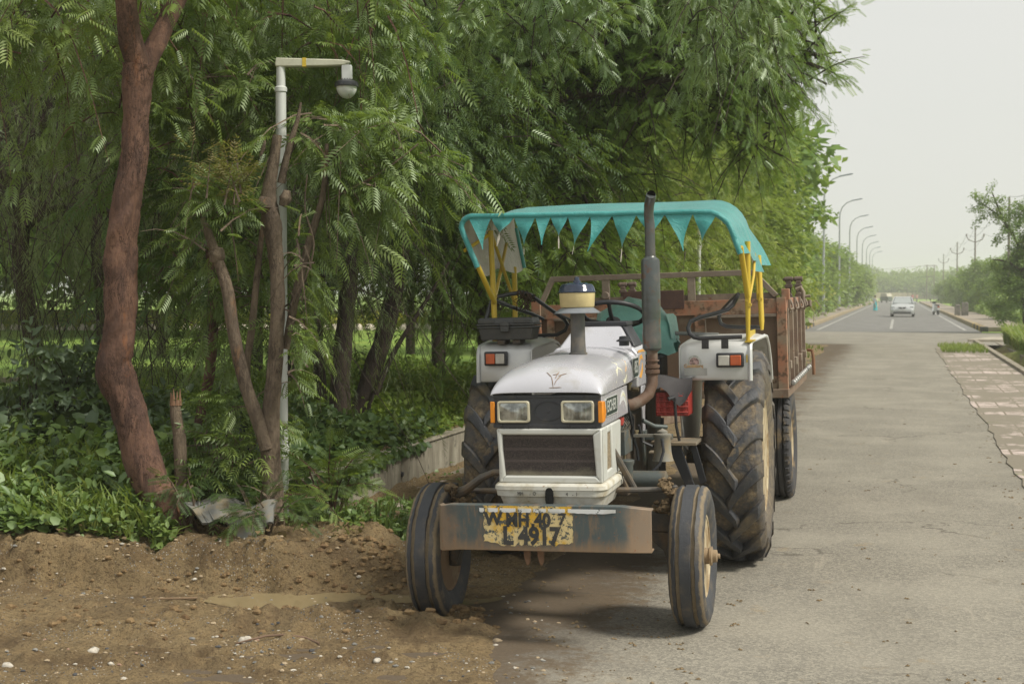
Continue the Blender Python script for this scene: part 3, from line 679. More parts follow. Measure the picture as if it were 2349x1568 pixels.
# --- bumper plate
bp=MB(); prof=[(-.515,-.555),(-.49,-.600),(-.44,-.618),(-.39,-.622),(.38,-.622),(.43,-.618),(.48,-.604),(.53,-.582),(.568,-.562)]
def ztop(x): return .715+(-.010 if x<-.45 else 0)-.022*max(0,(x-.43)/.138)
def zbot(x): return .488+(.0 if x>-.4 else -.012*(-x-.4)/.1)-.008*max(0,(x-.43)/.138)
o_=[[(x,y,zbot(x)) for x,y in prof],[(x,y,ztop(x)) for x,y in prof],[(x,y+.075,ztop(x)-.002) for x,y in prof],[(x,y+.075,ztop(x)-.012) for x,y in prof],[(x,y+.010,ztop(x)-.012) for x,y in prof],[(x,y+.010,zbot(x)+.012) for x,y in prof],[(x,y+.075,zbot(x)+.012) for x,y in prof],[(x,y+.075,zbot(x)+.002) for x,y in prof]]
bp.loft([[o_[j][i] for j in range(8)] for i in range(len(prof))])
bump=bp.build('bumper',M_bump,tr,bevel=.003)
# worn yellow number patch: ragged outline, 1.5 mm proud
def ragged(x0,x1,z0,z1,amp,seed,n=26):
    r=random.Random(seed); pts=[]
    for i in range(n): pts.append((x0+(x1-x0)*i/n,z0+r.uniform(-amp,amp)+(amp*3*abs(2*i/n-1)**3)))
    for i in range(n//2): pts.append((x1+r.uniform(-amp,amp)*.7,z0+(z1-z0)*(i/(n//2))+(amp*3 if i==0 else 0)))
    for i in range(n): pts.append((x1-(x1-x0)*i/n,z1+r.uniform(-amp*.25,0)))
    for i in range(n//2): pts.append((x0+r.uniform(-amp,amp)*.7,z1-(z1-z0)*(i/(n//2))))
    return pts
yp=MB(); yp.prism(ragged(-.262,.185,.515,.7125,.008,3),-.6235,-.6215,'y'); yp.build('number_patch',M_ypatch,bump,smooth=0)
wt=MB()
for a_,b_,s_ in ((-.285,-.262,1),(-.242,-.19,2),(-.18,-.10,3),(-.088,-.02,4),(-.01,.055,5),(.065,.15,6),(.165,.402,7)): wt.prism(ragged(a_,b_,.679,.700,.0016,s_,14),-.6255,-.6236,'y')
wt.build('white_stripe',M_wpaint,bump,smooth=0)
tx=MB(); text_mesh(tx,'MH',.094,lambda x,y,h:(-.090+x,-.6250-h,.640+y),.0006,.85,.004); text_mesh(tx,'.40',.094,lambda x,y,h:(.028+x,-.6250-h,.640+y),.0006,.85,.004); text_mesh(tx,'7',.08,lambda x,y,h:(.135+x,-.6250-h,.646+y),.0006,1.0,.002); text_mesh(tx,'W',.085,lambda x,y,h:(-.215+x,-.6250-h,.645+y),.0006,1.0,.004)
text_mesh(tx,'L 4917',.122,lambda x,y,h:(-.022+x,-.6250-h,.560+y),.0006,.86,.005)
tx.build('number_lettering',M_ink,bump,smooth=0)
hk=MB()
for x in (-.062,.008): hk.prism([(x-.018,.50),(x+.018,.50),(x+.016,.425),(x+.006,.405),(x-.004,.41),(x-.016,.45)],-.56,-.545,'y')
hk.box((-.30,-.55,.53),(-.24,-.3,.60)); hk.box((.26,-.55,.53),(.32,-.3,.60)); build_each(hk,lambda c:int(c.x*100),'tow_hook',flat('rust_brown_steel',(.26,.15,.09),.7,.1,.4,.3),tr,bevel=.003)
# --- front axle
fa=MB(); fa.box((-.60,-.05,.50),(.60,.05,.60)); 
for sg in (-1,1):
    fa.prism([(sg*.44,.50),(sg*.60,.50),(sg*.62,.33),(sg*.585,.30),(sg*.55,.40)],-.045,.045,'y')
    fa.lathe([(.29,.0),(.29,.035),(.36,.04),(.70,.04),(.71,.028),(.74,.026),(.745,0)],(sg*.60,0,0),'z',14); fa.tube([(sg*.60,0,.37),(sg*.74,0,.37)],.028,12)
fa.build('front_axle',M_iron,tr,bevel=.006)
fa=MB(); fa.tube([(.20,-.02,.715),(.40,.0,.712),(.58,.05,.71)],.016,10); fa.tube([(-.20,-.02,.70),(-.40,.0,.70),(-.58,.05,.69)],.016,10)
fa.tube([(.27,-.08,.98),(.33,.0,.84),(.39,.06,.70)],.019,10); fa.tube([(.285,.05,.85),(.34,.10,.70)],.014,8)
fa.tube([(-.60,-.02,.67),(-.50,-.08,.72),(-.40,-.14,.79),(-.33,-.16,.82),(-.22,-.15,.82)],[.030,.026,.022,.018,.016],10)
build_each(fa,lambda c:int(c.x>0),'steering_rod',grime('grey_oily_rod',(.13,.12,.11),(.22,.16,.10),.45,.4,9,.4,.65),tr)
mc=MB(); r=random.Random(8)
def lump(mb,c,q):
    n=7;V=[];F=[]
    for i in range(5):
        ph=math.pi*i/4
        for k in range(n): w_=q*r.uniform(.6,1.25); V.append((c[0]+w_*math.sin(ph)*math.cos(6.283*k/n),c[1]+w_*math.sin(ph)*math.sin(6.283*k/n),c[2]+w_*.8*math.cos(ph)))
    for i in range(4):
        for k in range(n): F.append((i*n+k,i*n+(k+1)%n,(i+1)*n+(k+1)%n,(i+1)*n+k))
    mb.add(V,F)
for (cx_,cy_,cz_,sp_,n_) in ((.56,-.03,.745,.04,20),(.60,-.05,.70,.04,16),(.53,-.05,.63,.06,16),(.57,-.04,.61,.05,14),(-.60,-.06,.70,.06,26),(-.52,-.05,.66,.06,18)):
    for i in range(n_):
        lump(mc,(cx_+r.gauss(0,sp_*.5),cy_+r.gauss(0,.02),cz_+r.gauss(0,sp_*.35)),r.uniform(.008,.026))
build_each(mc,lambda c:int(c.x>0),'mud_clod',M_mudc,tr,smooth=30)
# --- wheels
def wheel_front(x,sg):
    w=empty('front_wheel',(x,0,.371),parent=tr)
    t=MB(); W=.088
    prof=[(-.055,.205),(-.078,.235),(-W,.285),(-W-.004,.315),(-.082,.343),(-.070,.358),(-.054,.365),(-.050,.351),(-.042,.351),(-.038,.369),(-.020,.371),(-.016,.354),(-.006,.354),(-.002,.372),(.012,.372),(.016,.354),(.026,.354),(.030,.370),(.048,.366),(.066,.359),(.082,.342),(W+.004,.315),(W,.285),(.078,.235),(.055,.205)]
    prof=[(-.055,.205),(-.078,.235),(-W,.285),(-W-.004,.315),(-.083,.345),(-.070,.359),(-.052,.367),(-.048,.354),(-.032,.354),(-.028,.3705),(.026,.3705),(.030,.354),(.046,.354),(.050,.367),(.070,.359),(.083,.345),(W+.004,.315),(W,.285),(.078,.235),(.055,.205)]
    t.lathe(prof,(0,0,0),'x',72,True)
    arr=np.array(t.v); th=np.arctan2(arr[:,2],arr[:,1]); rr_=np.hypot(arr[:,1],arr[:,2]); nz=fbm(th*9,arr[:,0]*60+5,3,3)
    k_=1+nz*.006*(rr_>.3); arr[:,1]*=k_; arr[:,2]*=k_; arr[:,0]+=.004*fbm(th*14,rr_*30,5,3); t.v=[tuple(p) for p in arr]
    t.build('tyre',M_frt,w,smooth=32)
    rm=MB(); s=sg
    rm.lathe([(s*.062,.222),(s*.068,.215),(s*.066,.205),(s*.050,.198),(s*.010,.180),(-s*.01,.150),(s*.004,.125),(s*.006,.08),(s*.004,.07)],(0,0,0),'x',44)
    rm.lathe([(-s*.062,.222),(-s*.068,.215),(-s*.060,.205),(-s*.030,.185),(-s*.018,.155),(-s*.004,.125),(-s*.002,.08)],(0,0,0),'x',44)
    rm.build('rim',M_rim if sg>0 else M_rimd,w,smooth=30)
    hb=MB(); hb.lathe([(-s*.05,.05),(s*.0,.062),(s*.012,.062),(s*.016,.046),(s*.085,.042),(s*.088,.050),(s*.100,.050),(s*.104,.034),(s*.125,.032),(s*.128,.014),(s*.14,.013),(s*.141,0)],(0,0,0),'x',20)
    for a in range(6):
        th_=a*math.pi/3+.3
        for q in ((.095,.010),(.145,.008)): hb.lathe([(s*.004,q[1]*1.2),(s*.018,q[1]*1.2),(s*.020,q[1]*.7),(s*.034,q[1]*.7),(s*.035,0)],(0,q[0]*math.cos(th_),q[0]*math.sin(th_)),'x',6)
    hb.build('hub',grime('muddy_hub_steel',(.20,.15,.12),(.36,.27,.17),.6,.2,12,.4,.6),w,smooth=30)
    return w
wheel_front(.70,1); wheel_front(-.69,-1)
def wheel_rear(x,sg):
    w=empty('rear_wheel',(x,1.95,.69),parent=tr)
    t=MB(); R0=.645; W=.178
    t.lathe([(-.13,.36),(-.160,.42),(-W,.50),(-W-.006,.56),(-W+.006,.61),(-.150,.635),(-.09,.645),(0,.650),(.09,.645),(.150,.635),(W-.006,.61),(W+.006,.56),(W,.50),(.160,.42),(.13,.36)],(0,0,0),'x',80,True)
    # lugs: curved bars from the middle out over the shoulder, opening upward on the front of the wheel
    NL=16; H=.046
    for side in (-1,1):
        for k in range(NL):
            a0=2*math.pi*(k+(0 if side>0 else .5))/NL; path=[]; m=7
            for i in range(m):
                q=i/(m-1); xx=side*(-.022+q*.212); ang=a0+.02+.33*(1-(1-q)**1.5)
                base=np.interp(abs(xx),[0,.09,.15,.172,.19],[.650,.645,.635,.61,.575]); top=base+H*(1 if q<.8 else 1-.45*(q-.8)/.2)
                path.append((xx,ang,base-.02,top,.054+.010*q))
            rings=[]
            for (xx,ang,b_,tp,hw) in path:
                # along-tread half width as an angle; lug bar runs diagonal so widen in angle
                da=hw/R0*.95; dt=da*.72; rg=[]
                for (rr_,aa) in ((b_,ang-da),(tp-.006,ang-dt-.006),(tp,ang-dt+.010),(tp,ang+dt-.010),(tp-.006,ang+dt+.006),(b_,ang+da)): rg.append((xx,-rr_*math.cos(aa),rr_*math.sin(aa)))
                rings.append(rg)
            e0=[(x-side*.016,y*.992,z*.992) for x,y,z in rings[0]]; cy0=sum(p[1] for p in e0)/6; cz0=sum(p[2] for p in e0)/6; rings=[[(x,cy0+(y-cy0)*.6,cz0+(z-cz0)*.6) for x,y,z in e0]]+rings
            t.loft(rings)
    arr=np.array(t.v); th=np.arctan2(arr[:,2],arr[:,1]); nz=fbm(th*12+4,arr[:,0]*20,13,4); k_=1+nz*.010; arr[:,1]*=k_; arr[:,2]*=k_; arr[:,0]+=.006*fbm(th*10,np.hypot(arr[:,1],arr[:,2])*25,19,3); t.v=[tuple(p) for p in arr]
    t.build('tyre',M_rear,w,smooth=38)
    rm=MB(); s=sg
    rm.lathe([(s*.150,.375),(s*.158,.365),(s*.150,.350),(s*.11,.335),(s*.02,.320),(s*.0,.30),(s*.03,.20),(s*.05,.10),(s*.08,.08),(s*.08,0)],(0,0,0),'x',48); rm.lathe([(-s*.150,.375),(-s*.158,.365),(-s*.150,.345),(-s*.06,.325),(-s*.02,.30),(s*.0,.2),(s*.0,.1)],(0,0,0),'x',48)
    rm.build('rim',M_rim,w,smooth=30)
    hb=MB(); hb.lathe([(-s*.35,.06),(-s*.02,.07),(s*.06,.07),(s*.10,.05),(s*.11,0)],(0,0,0),'x',18)
    for a in range(8): th_=a*math.pi/4; hb.lathe([(s*.04,.016),(s*.07,.016),(s*.071,0)],(0,.15*math.cos(th_),.15*math.sin(th_)),'x',6)
    hb.build('hub',M_iron,w)
wheel_rear(.785,1); wheel_rear(-.755,-1)
# --- fenders
def fender(xi,xo,sg):
    """xi inner, xo outer edge; sg = side"""
    o=None; f=MB(); t_=.010
    prof=[(1.372,1.222),(1.374,1.30),(1.380,1.40),(1.395,1.435),(1.43,1.452),(1.55,1.462),(2.0,1.478),(2.18,1.468),(2.36,1.41),(2.52,1.30),(2.62,1.16)]
    inn=[(y+.010 if i<4 else y-.004,z-.012) for i,(y,z) in enumerate(prof)]
    n=len(prof); xs=[xi,xi+sg*.035,xi+sg*.07,xo-sg*.03,xo]
    dz=[-.03,-.008,0,0,-.012]
    rg=[]
    for x,d in zip(xs,dz):
        fl=.045 if x==xo else .03*abs((x-xi)/(xo-xi))
        rg.append([(x+sg*(fl*sm(np.array(y),1.45,1.9)),y+(abs(d)*.8 if i<4 else 0),z+(d if i>2 else 0)) for i,(y,z) in enumerate(prof)]+[(x+sg*(fl*sm(np.array(y),1.45,1.9)),y+(abs(d)*.8 if i<4 else 0),z+(d if i>2 else 0)) for i,(y,z) in reversed(list(enumerate(inn)))])
    f.loft([[tuple(float(c) for c in p) for p in r] for r in rg])
    # outer rolled lip
    f.tube([(xo+sg*(.045*float(sm(np.array(y),1.45,1.9))),y,z-.016) for y,z in prof],.013,8)
    # inner side sheet
    f.prism([(1.376,1.225),(1.38,1.41),(2.0,1.45),(2.4,1.36),(2.6,1.15),(2.5,.9),(2.3,.72),(1.55,.72),(1.45,.80),(1.40,1.0)],min(xi,xi+sg*.006),max(xi,xi+sg*.006),'x')
    f.tube([(xi,1.378,1.22),(xi+sg*.003,1.40,1.02),(xi+sg*.012,1.45,.82),(xi+sg*.03,1.50,.77)],.008,6)
    return f.build('fender',M_fend,tr,smooth=40)
fR=fender(.466,.905,1); fL=fender(-.47,-.825,-1)
def flamp(x0,x1,z0,z1,outer,par):
    b=MB(); b.box((x0,1.335,z0),(x1,1.373,z1)); h=b.build('fender_lamp',M_black,par,bevel=.008)
    xm=(x0+x1)/2; a0,a1=(xm+.003,x1-.016) if outer>0 else (x0+.014,xm-.003); c0,c1=(x0+.014,xm-.002) if outer>0 else (xm+.002,x1-.016)
    b=MB(); b.box((a0,1.322,z0+.012),(a1,1.336,z1-.014)); b.build('amber_lens',M_redl,h,bevel=.004)
    b=MB(); b.box((c0,1.323,z0+.012),(c1,1.336,z1-.014)); b.build('clear_lens',M_clear,h,bevel=.004)
flamp(.700,.868,1.290,1.378,1,fR); flamp(-.775,-.625,1.315,1.405,-1,fL)
# stickers and blank plate on the right-hand fender
b=MB(); b.box((.500,1.3705,1.240),(.640,1.3722,1.285)); 
for x in (.508,.632):
    for z in (1.247,1.278): b.lathe([(1.3685,0),(1.3685,.003),(1.3705,.003)],(x,0,z),'y',6)
b.build('blank_plate',flat('brushed_plate',(.48,.48,.46),.45,.2),fR)
b=MB(); R=[(.562+.044*math.cos(th),1.322+.044*math.sin(th)) for th in [D2R(-25+230*i/24) for i in range(25)]]; b.prism(R,1.3710,1.3722,'y'); b.build('round_sticker',M_stick,fR,smooth=0)
b=MB(); R=[(.562+.030*math.cos(th),1.322+.030*math.sin(th)) for th in [D2R(-30+240*i/20) for i in range(21)]]; b.prism(R,1.3698,1.3712,'y'); b.build('sticker_centre',M_pink,fR,smooth=0)
b=MB(); s_='HEAVY DUTY ENGINE - EXTRA'
for i,ch in enumerate(s_):
    if ch==' ': continue
    a=D2R(200-220*i/(len(s_)-1)); ca,sa=math.cos(a),math.sin(a)
    text_mesh(b,ch,.008,lambda x,y,h,ca=ca,sa=sa:(.562+.037*ca+x*sa+y*ca,1.3706-h,1.322+.037*sa-x*ca+y*sa),.0003)
b.build('sticker_lettering',M_badge,fR,smooth=0)
b=MB(); text_mesh(b,'Combitorq',.030,lambda x,y,h:(.557+x,1.3700-h,1.299+y),.0006,.88,.0012); b.build('fender_lettering',flat('faded_orange_letters',(.72,.46,.24),.5,0,.4,.3,50),fR,smooth=0)
b=MB(); b.box((.882,1.366,1.318),(.889,1.3725,1.365)); b.build('yellow_mark',M_yel,fR)
# --- rails (grab handles)
gr=MB(); gr.tube([(.86,1.345,1.475),(.70,1.345,1.472),(.60,1.345,1.470),(.565,1.345,1.478),(.540,1.346,1.50),(.530,1.35,1.535),(.545,1.36,1.575),(.60,1.37,1.598),(.70,1.38,1.622),(.77,1.40,1.643),(.80,1.43,1.67),(.83,1.47,1.73)],.0135,10)
gr.tube([(.83,1.47,1.735),(.76,1.70,1.69),(.66,2.05,1.62),(.645,2.10,1.585),(.655,2.12,1.545),(.69,2.12,1.525),(.78,2.12,1.518),(.92,2.12,1.515)],.0135,10)
for x in (.635,.755): gr.box((x-.022,1.336,1.405),(x+.022,1.346,1.470)); gr.lathe([(1.328,0),(1.328,.008),(1.337,.008)],(x+.004,0,1.425),'y',8)
gr.build('grab_rail',M_tube,tr)
gr=MB(); gr.tube([(-.80,1.45,1.47),(-.79,1.45,1.60),(-.75,1.47,1.735),(-.72,1.5,1.755),(-.66,1.55,1.77),(-.58,1.62,1.78),(-.54,1.66,1.765),(-.46,1.80,1.68),(-.38,1.95,1.60),(-.36,1.98,1.56),(-.38,2.0,1.52),(-.44,2.0,1.49),(-.60,2.0,1.485)],.0135,10)
gr.tube([(-.74,1.47,1.74),(-.66,1.60,1.69),(-.56,1.75,1.64),(-.50,1.85,1.60)],.0135,10); gr.tube([(-.40,1.9,1.63),(-.30,1.95,1.575),(-.20,2.0,1.53)],.008,6)
gr.build('grab_rail',M_tube,tr)
rp=MB(); r=random.Random(4)
for i in range(16):
    t=i/15; c_=Vector((-.60,1.60,1.775)).lerp(Vector((-.52,1.68,1.745)),t); pts=[]
    for k in range(9): a=2*math.pi*k/8; pts.append(c_+Vector((.010*r.uniform(-1,1),.022*math.cos(a),.024*math.sin(a)-.004)))
    rp.tube(pts,.0045,5)
for i in range(12): 
    a=Vector((-.58+r.uniform(-.03,.04),1.62,1.755)); rp.tube([a,a+Vector((r.uniform(-.05,.03),.0,-.03)),a+Vector((r.uniform(-.07,.02),.01,-.07-r.uniform(0,.03)))],.0035,4)
rp.build('rope_binding',flat('old_brown_rope',(.10,.07,.05),.95,0,.2,.4,60),tr)
rd=MB(); rd.tube([(.20,1.92,1.50),(.66,1.92,1.475)],.013,10); rd.build('cross_rod',flat('grey_steel_rod',(.30,.31,.31),.4,.5),tr)
# --- steering wheel
sw=empty('steering_wheel',(.075,1.30,1.628),(D2R(24),0,0),parent=tr); sw.rotation_euler=(-D2R(24),0,0)
b=MB(); pts=[(.192*math.cos(a),.192*math.sin(a),0) for a in [2*math.pi*i/48 for i in range(48)]]
prof=[]; V=[];F=[]
for i in range(48):
    a=2*math.pi*i/48
    for k in range(10):
        th=2*math.pi*k/10; rr_=.192+.0145*math.cos(th); V.append((rr_*math.cos(a),rr_*math.sin(a),.0145*math.sin(th)))
for i in range(48):
    for k in range(10): F.append((i*10+k,((i+1)%48)*10+k,((i+1)%48)*10+(k+1)%10,i*10+(k+1)%10))
b.add(V,F); b.build('rim',M_black,sw,smooth=60)
b=MB()
for a in (40,150,270):
    a=D2R(a); b.tube([(.03*math.cos(a),.03*math.sin(a),-.05),(.10*math.cos(a),.10*math.sin(a),-.035),(.19*math.cos(a),.19*math.sin(a),0)],[.016,.013,.012],8)
b.lathe([(-.09,.03),(-.04,.045),(-.03,.04),(-.028,0)],(0,0,0),'z',16); b.build('spoke',M_black,sw)
b=MB(); b.tube([(0,0,-.04),(0,.0,-.30)],.022,10); b.build('column',M_black,sw)
b=MB(); b.lathe([(-.02,0),(-.02,.022),(.02,.026),(.045,.018),(.05,0)],(-.16,-.11,.01),'z',12); b.build('steering_knob',M_black,sw)
# --- seat under a woven sack
b=MB(); rings=[]
for i in range(15):
    q=i/14; x=-.17+.55*q; e=math.sin(math.pi*min(max(q,.0),1))**.22 if 0<q<1 else 0
    base=1.36; top=1.735-.10*abs(q-.45)*1.2-.03*(q>.8); rg=[]
    for k in range(12):
        th=math.pi*k/11; yy=1.95-.20*math.cos(th)*(.6+.4*e); zz=base+(top-base)*(math.sin(th)**.6)*(.35+.65*e)
        rg.append((x+.012*math.sin(k*2.1+i),yy+.015*math.sin(i*1.7+k),zz+.010*math.sin(i*2.3+k*1.1)))
    rings.append(rg)
b.loft(rings,closed=False); b.loft([[(.33,1.80,1.62),(.36,1.95,1.62),(.36,2.1,1.60)],[(.355,1.79,1.55),(.375,1.95,1.55),(.37,2.1,1.54)],[(.365,1.79,1.46),(.385,1.95,1.45),(.38,2.1,1.45)]],closed=False)
b.build('seat_cover',M_seatc,tr,smooth=75)
b=MB(); b.box((-.12,1.75,1.18),(.30,2.1,1.36)); b.build('seat',M_black,tr,bevel=.03)

# --- canopy
cn=empty('canopy',(0,0,0),parent=tr)
def hoop(y,xl,xr,z,lx,lz,rx,rz,rad=.10,sag=0,m=10,crown=0):
    """left foot (lx,lz) -> up -> along the top -> down to the right foot"""
    pts=[]
    def leg(a,b,n): return [(a[0]+(b[0]-a[0])*i/n,a[1]+(b[1]-a[1])*i/n) for i in range(n)]
    L0=(lx,lz); L1=(xl-.005,z-rad*.45); 
    pts+=leg(L0,L1,6)
    for i in range(5): a=D2R(180-90*i/4); pts.append((xl+rad*.45+rad*.45*math.cos(a),z-rad*.45+rad*.45*math.sin(a)))
    x0=xl+rad*.45; x1=xr-rad
    for i in range(1,m): q=i/m; pts.append((x0+(x1-x0)*q,z-sag*4*q*(1-q)+crown*4*q*(1-q)))
    for i in range(7): a=D2R(90-78*i/6); pts.append((x1+rad*1.15*math.cos(a),z-rad*1.25+rad*1.25*math.sin(a)))
    pts+=leg(pts[-1],(rx,rz),5)[1:]+[(rx,rz)]
    return [(x,y,z_) for x,z_ in pts]
H0=hoop(1.20,-.865,.815,2.262,-.765,1.94,.872,2.005,.15)
H0=[(x,y,z-.028*((x+.86)/1.7)) for x,y,z in H0]
Hs=[H0]
hy=[1.20+1.25*i_/24 for i_ in range(25)]
for i,y in enumerate(hy[1:],1):
    q=i/24; w=math.sin(q*math.pi)
    xl=-.865+.035*q; xr=.815-.015*q+.02*w; z=2.262+.130*q-.012*w; lz=1.94+.03*q-.04*w-.03*math.sin(q*9); rz=2.005-.045*q+(.04*math.sin(q*math.pi*1.0) if q<.5 else -.02*w)-.05*(q>.3)*(q<.7)
    Hs.append([(x,yy,z_-.028*((x+.86)/1.7)*(1-q)) for x,yy,z_ in hoop(y,xl,xr,z,-.770-.02*w,lz,.895+.06*q,rz-.03*q,.15+.06*q,.012*w)])
n=min(len(h) for h in Hs); ct=MB()
ct.loft([list(reversed(h)) for h in Hs],closed=False)
arr=np.array(ct.v); sidem=sm(arr[:,0],.80,.88)+sm(-arr[:,0],.80,.86); arr[:,0]+=sidem*(.016*np.sin(arr[:,1]*24+arr[:,2]*9)+.008*np.sin(arr[:,1]*51+arr[:,2]*4)); arr[:,2]+=(1-sidem)*.004*np.sin(arr[:,1]*14+arr[:,0]*5); ct.v=[tuple(p) for p in arr]
cvs=ct.build('canvas_roof',M_teal,cn,smooth=75)
# make sure that the teal side faces out
me=cvs.data
if sum(p.normal.z*p.area for p in me.polygons if p.center.z>2.2)<0: me.flip_normals()
hm=MB(); hm.tube([(x,y-.004+.003*math.sin(i*1.9),z+.002*math.sin(i*2.7)) for i,(x,y,z) in enumerate(H0)],.0185,10); 
hm.tube([Hs[-1][0],Hs[-1][2],Hs[-1][5]],.020,10); build_each(hm,lambda c:int(c.y>1.8),'canvas_hem',M_teal,cn,smooth=60)
fr=MB(); edges=[130,290,450,595,702,820,972,1122,1280,1470,1655,1812]
def zx(v): return (1800+v/1.678)/1.7437
def xat(px): # onto the front bar
    return -.865+(px-1060)*(1.695/605)*1.0
tips=[(230,390),(330,385),(517,393),(640,400),(757,365),(848,443),(925,420),(1175,450),(1385,430),(1590,385),(1705,440)]
r=random.Random(2)
def xb(v): return -.865+ (v-75)/(1810-75)*(1.60)
for i in range(len(edges)-1):
    a,b_=xb(edges[i]),xb(edges[i+1]); tx_=xb(tips[i][0]); tx_=min(max(tx_,a-.02),b_+.02); tz=-(tips[i][1]-175)/1.678*.5735*2.83e-3*1.0
    z0=2.255-.028*((a+.86)/1.7); N=9; M_=7; rg=[]
    curl=(-1 if i%3 else 1)
    for j in range(N):
        q=j/(N-1); w=(1-q)**1.5; cxx=(a+b_)/2*(1-q**1.3)+tx_*q**1.3; hw=(b_-a)/2*w+.003
        row=[]
        tw_=curl*max(0,q-.22)*(3.3+.9*math.sin(i*2.3))*(1 if i%3 else .3)
        for k_ in range(M_):
            o_x=(-1+2*k_/(M_-1))*hw
            row.append((cxx+o_x*math.cos(tw_),1.190-.012*math.sin(q*3)+o_x*math.sin(tw_)-.02*q,z0+tz*q*(.98+.16*math.sin(i*3.7))))
        rg.append(row)
    fr.loft(rg,closed=False)
fr.f=[list(reversed(q)) for q in fr.f]
fro=fr.build('pennant_fringe',M_teal,cn,smooth=70)
me=fro.data
if sum(p.normal.y*p.area for p in me.polygons)>0: me.flip_normals()
# yellow frame
yf=MB()
yf.tube([(.872,1.20,2.02),(.885,1.30,1.86),(.893,1.40,1.72)],.017,10)
yf.tube([(.890,1.42,1.445),(.893,1.42,1.72),(.897,1.42,2.06)],[.012,.018,.018],10)
yf.tube([(.935,2.0,1.50),(.932,2.02,1.56),(.915,2.12,1.9),(.910,2.14,1.99)],[.010,.018,.018,.018],10)
yf.tube([(.90,1.43,1.70),(.915,1.62,1.85),(.915,1.75,1.98)],.009,8); yf.tube([(.905,2.08,1.70),(.90,1.96,2.0)],.008,6)
yf.box((.872,1.385,1.440),(.915,1.43,1.448)); yf.box((.885,1.41,1.445),(.925,2.05,1.453)); yf.box((.884,1.41,1.45),(.889,2.05,1.505))
for p in ((.892,1.405,1.70),(.905,1.41,1.67),(.925,2.05,1.70)): yf.lathe([(-.012,.0),(-.012,.013),(.012,.013),(.014,0)],p,'y',8)
# left side
yf.tube([(-.765,1.20,1.95),(-.725,1.30,1.80),(-.715,1.40,1.72)],.017,10); yf.tube([(-.72,1.42,1.47),(-.725,1.42,1.75),(-.735,1.42,2.18)],[.018,.019,.017],10)
yf.tube([(-.79,2.25,1.96),(-.775,2.2,1.75),(-.77,2.15,1.46)],.018,10); yf.tube([(-.735,1.42,2.16),(-.86,1.24,2.05)],.012,8)
yf.tube([(-.725,1.44,1.73),(-.76,1.75,1.92),(-.79,2.05,2.12)],.012,8); yf.tube([(-.735,1.44,2.16),(-.74,1.8,1.90),(-.755,2.12,1.70)],.012,8)
yf.tube([(-.80,1.21,2.255),(0,1.21,2.245),(.62,1.21,2.23)],.012,8); yf.tube([(-.78,2.42,2.345),(.60,2.42,2.345)],.013,8)
yf.build('canopy_frame',M_yel,cn,smooth=40)

# ================================================================ TOOLBOX on the left fender
bx=empty('toolbox',(0,0,0)); bx.matrix_world=Matrix.Translation((.28,7.59,-.012))@Matrix.Rotation(-D2R(14),4,'Z')@Matrix.Rotation(-D2R(1.3),4,'Y')@Matrix.Translation((-.632,1.44,1.478))
tag(bx,'dark grey plastic toolbox resting on the fender beside the yellow canopy pole','toolbox')
M_box=grime('dark_grey_box_plastic',(.055,.058,.060),(.12,.115,.10),.5,0,8,.5,.8,bump=.15)
b=MB(); b.loft([[(-.165,-.09,0),(.165,-.09,0),(.165,.10,0),(-.165,.10,0)],[(-.178,-.10,.078),(.178,-.10,.078),(.178,.11,.078),(-.178,.11,.078)]]); b.box((-.188,-.108,.074),(.188,.118,.088)); b.build('box_body',M_box,bx,bevel=.006)
b=MB(); b.box((-.190,-.110,.092),(.190,.12,.104)); b.loft([[(-.182,-.104,.104),(.182,-.104,.104),(.182,.114,.104),(-.182,.114,.104)],[(-.172,-.096,.142),(.172,-.096,.142),(.172,.106,.142),(-.172,.106,.142)]]); 
for x in (-.125,.11): b.box((x-.055,-.106,.106),(x+.055,-.098,.132))
b.build('box_lid',M_box,bx,bevel=.006)
b=MB(); b.box((-.028,-.122,.052),(.028,-.106,.118)); b.box((-.032,-.126,.09),(.032,-.110,.102)); b.build('box_latch',M_box,bx,bevel=.004)
b=MB()
for x in (-.03,.07): b.box((x-.028,-.085,-.028),(x+.022,.06,.0))
build_each(b,lambda c:int(c.x*100),'foot_block',M_iron,bx,bevel=.003)

# ================================================================ TRAILER
M_tred=grime('faded_red_steel',(.40,.175,.100),(.29,.22,.155),.6,.05,4.5,.40,.62,rust=(.13,.075,.045),rs=12,ra=.50,rb=.62,bump=.3,bs=30)
M_tbrn=grime('brown_weathered_steel',(.185,.120,.082),(.27,.21,.16),.7,.05,6,.45,.68,rust=(.30,.13,.065),rs=7,ra=.60,rb=.68,bump=.3,bs=30)
M_tgry=grime('grey_brown_steel_rail',(.23,.18,.145),(.33,.275,.215),.65,.1,8,.45,.65,rust=(.22,.10,.05),rs=12,ra=.6,rb=.68,bump=.25)
tl=empty('farm_trailer',(.29,7.59,-.03),(0,-D2R(1.8),-D2R(14.9)),'rust-red steel farm trailer hitched behind the tractor','trailer')
Y0,Y1=3.60,5.95; XL,XR=-1.03,.948
b=MB(); b.box((XL+.01,Y0+.02,1.02),(XR-.01,Y0+.03,1.66)); b.box((XL,Y1-.03,1.02),(XR,Y1-.02,1.60)); b.box((XL+.01,Y0,1.04),(XL+.02,Y1,1.66)); b.build('board_panel',M_tbrn,tl)
b=MB(); b.box((XR-.03,Y0+.05,1.04),(XR-.02,Y1,1.66)); b.build('side_panel',M_tred,tl)
b=MB(); b.box((XL,Y0+.02,.985),(XR,Y1,1.02)); b.build('floor',M_tbrn,tl)
b=MB(); # front frame
b.box((XL+.06,Y0-.012,1.60),(XR-.065,Y0+.018,1.712)); b.box((XL+.06,Y0-.010,1.02),(XR-.065,Y0+.016,1.12))
for x in (.26,.28): pass
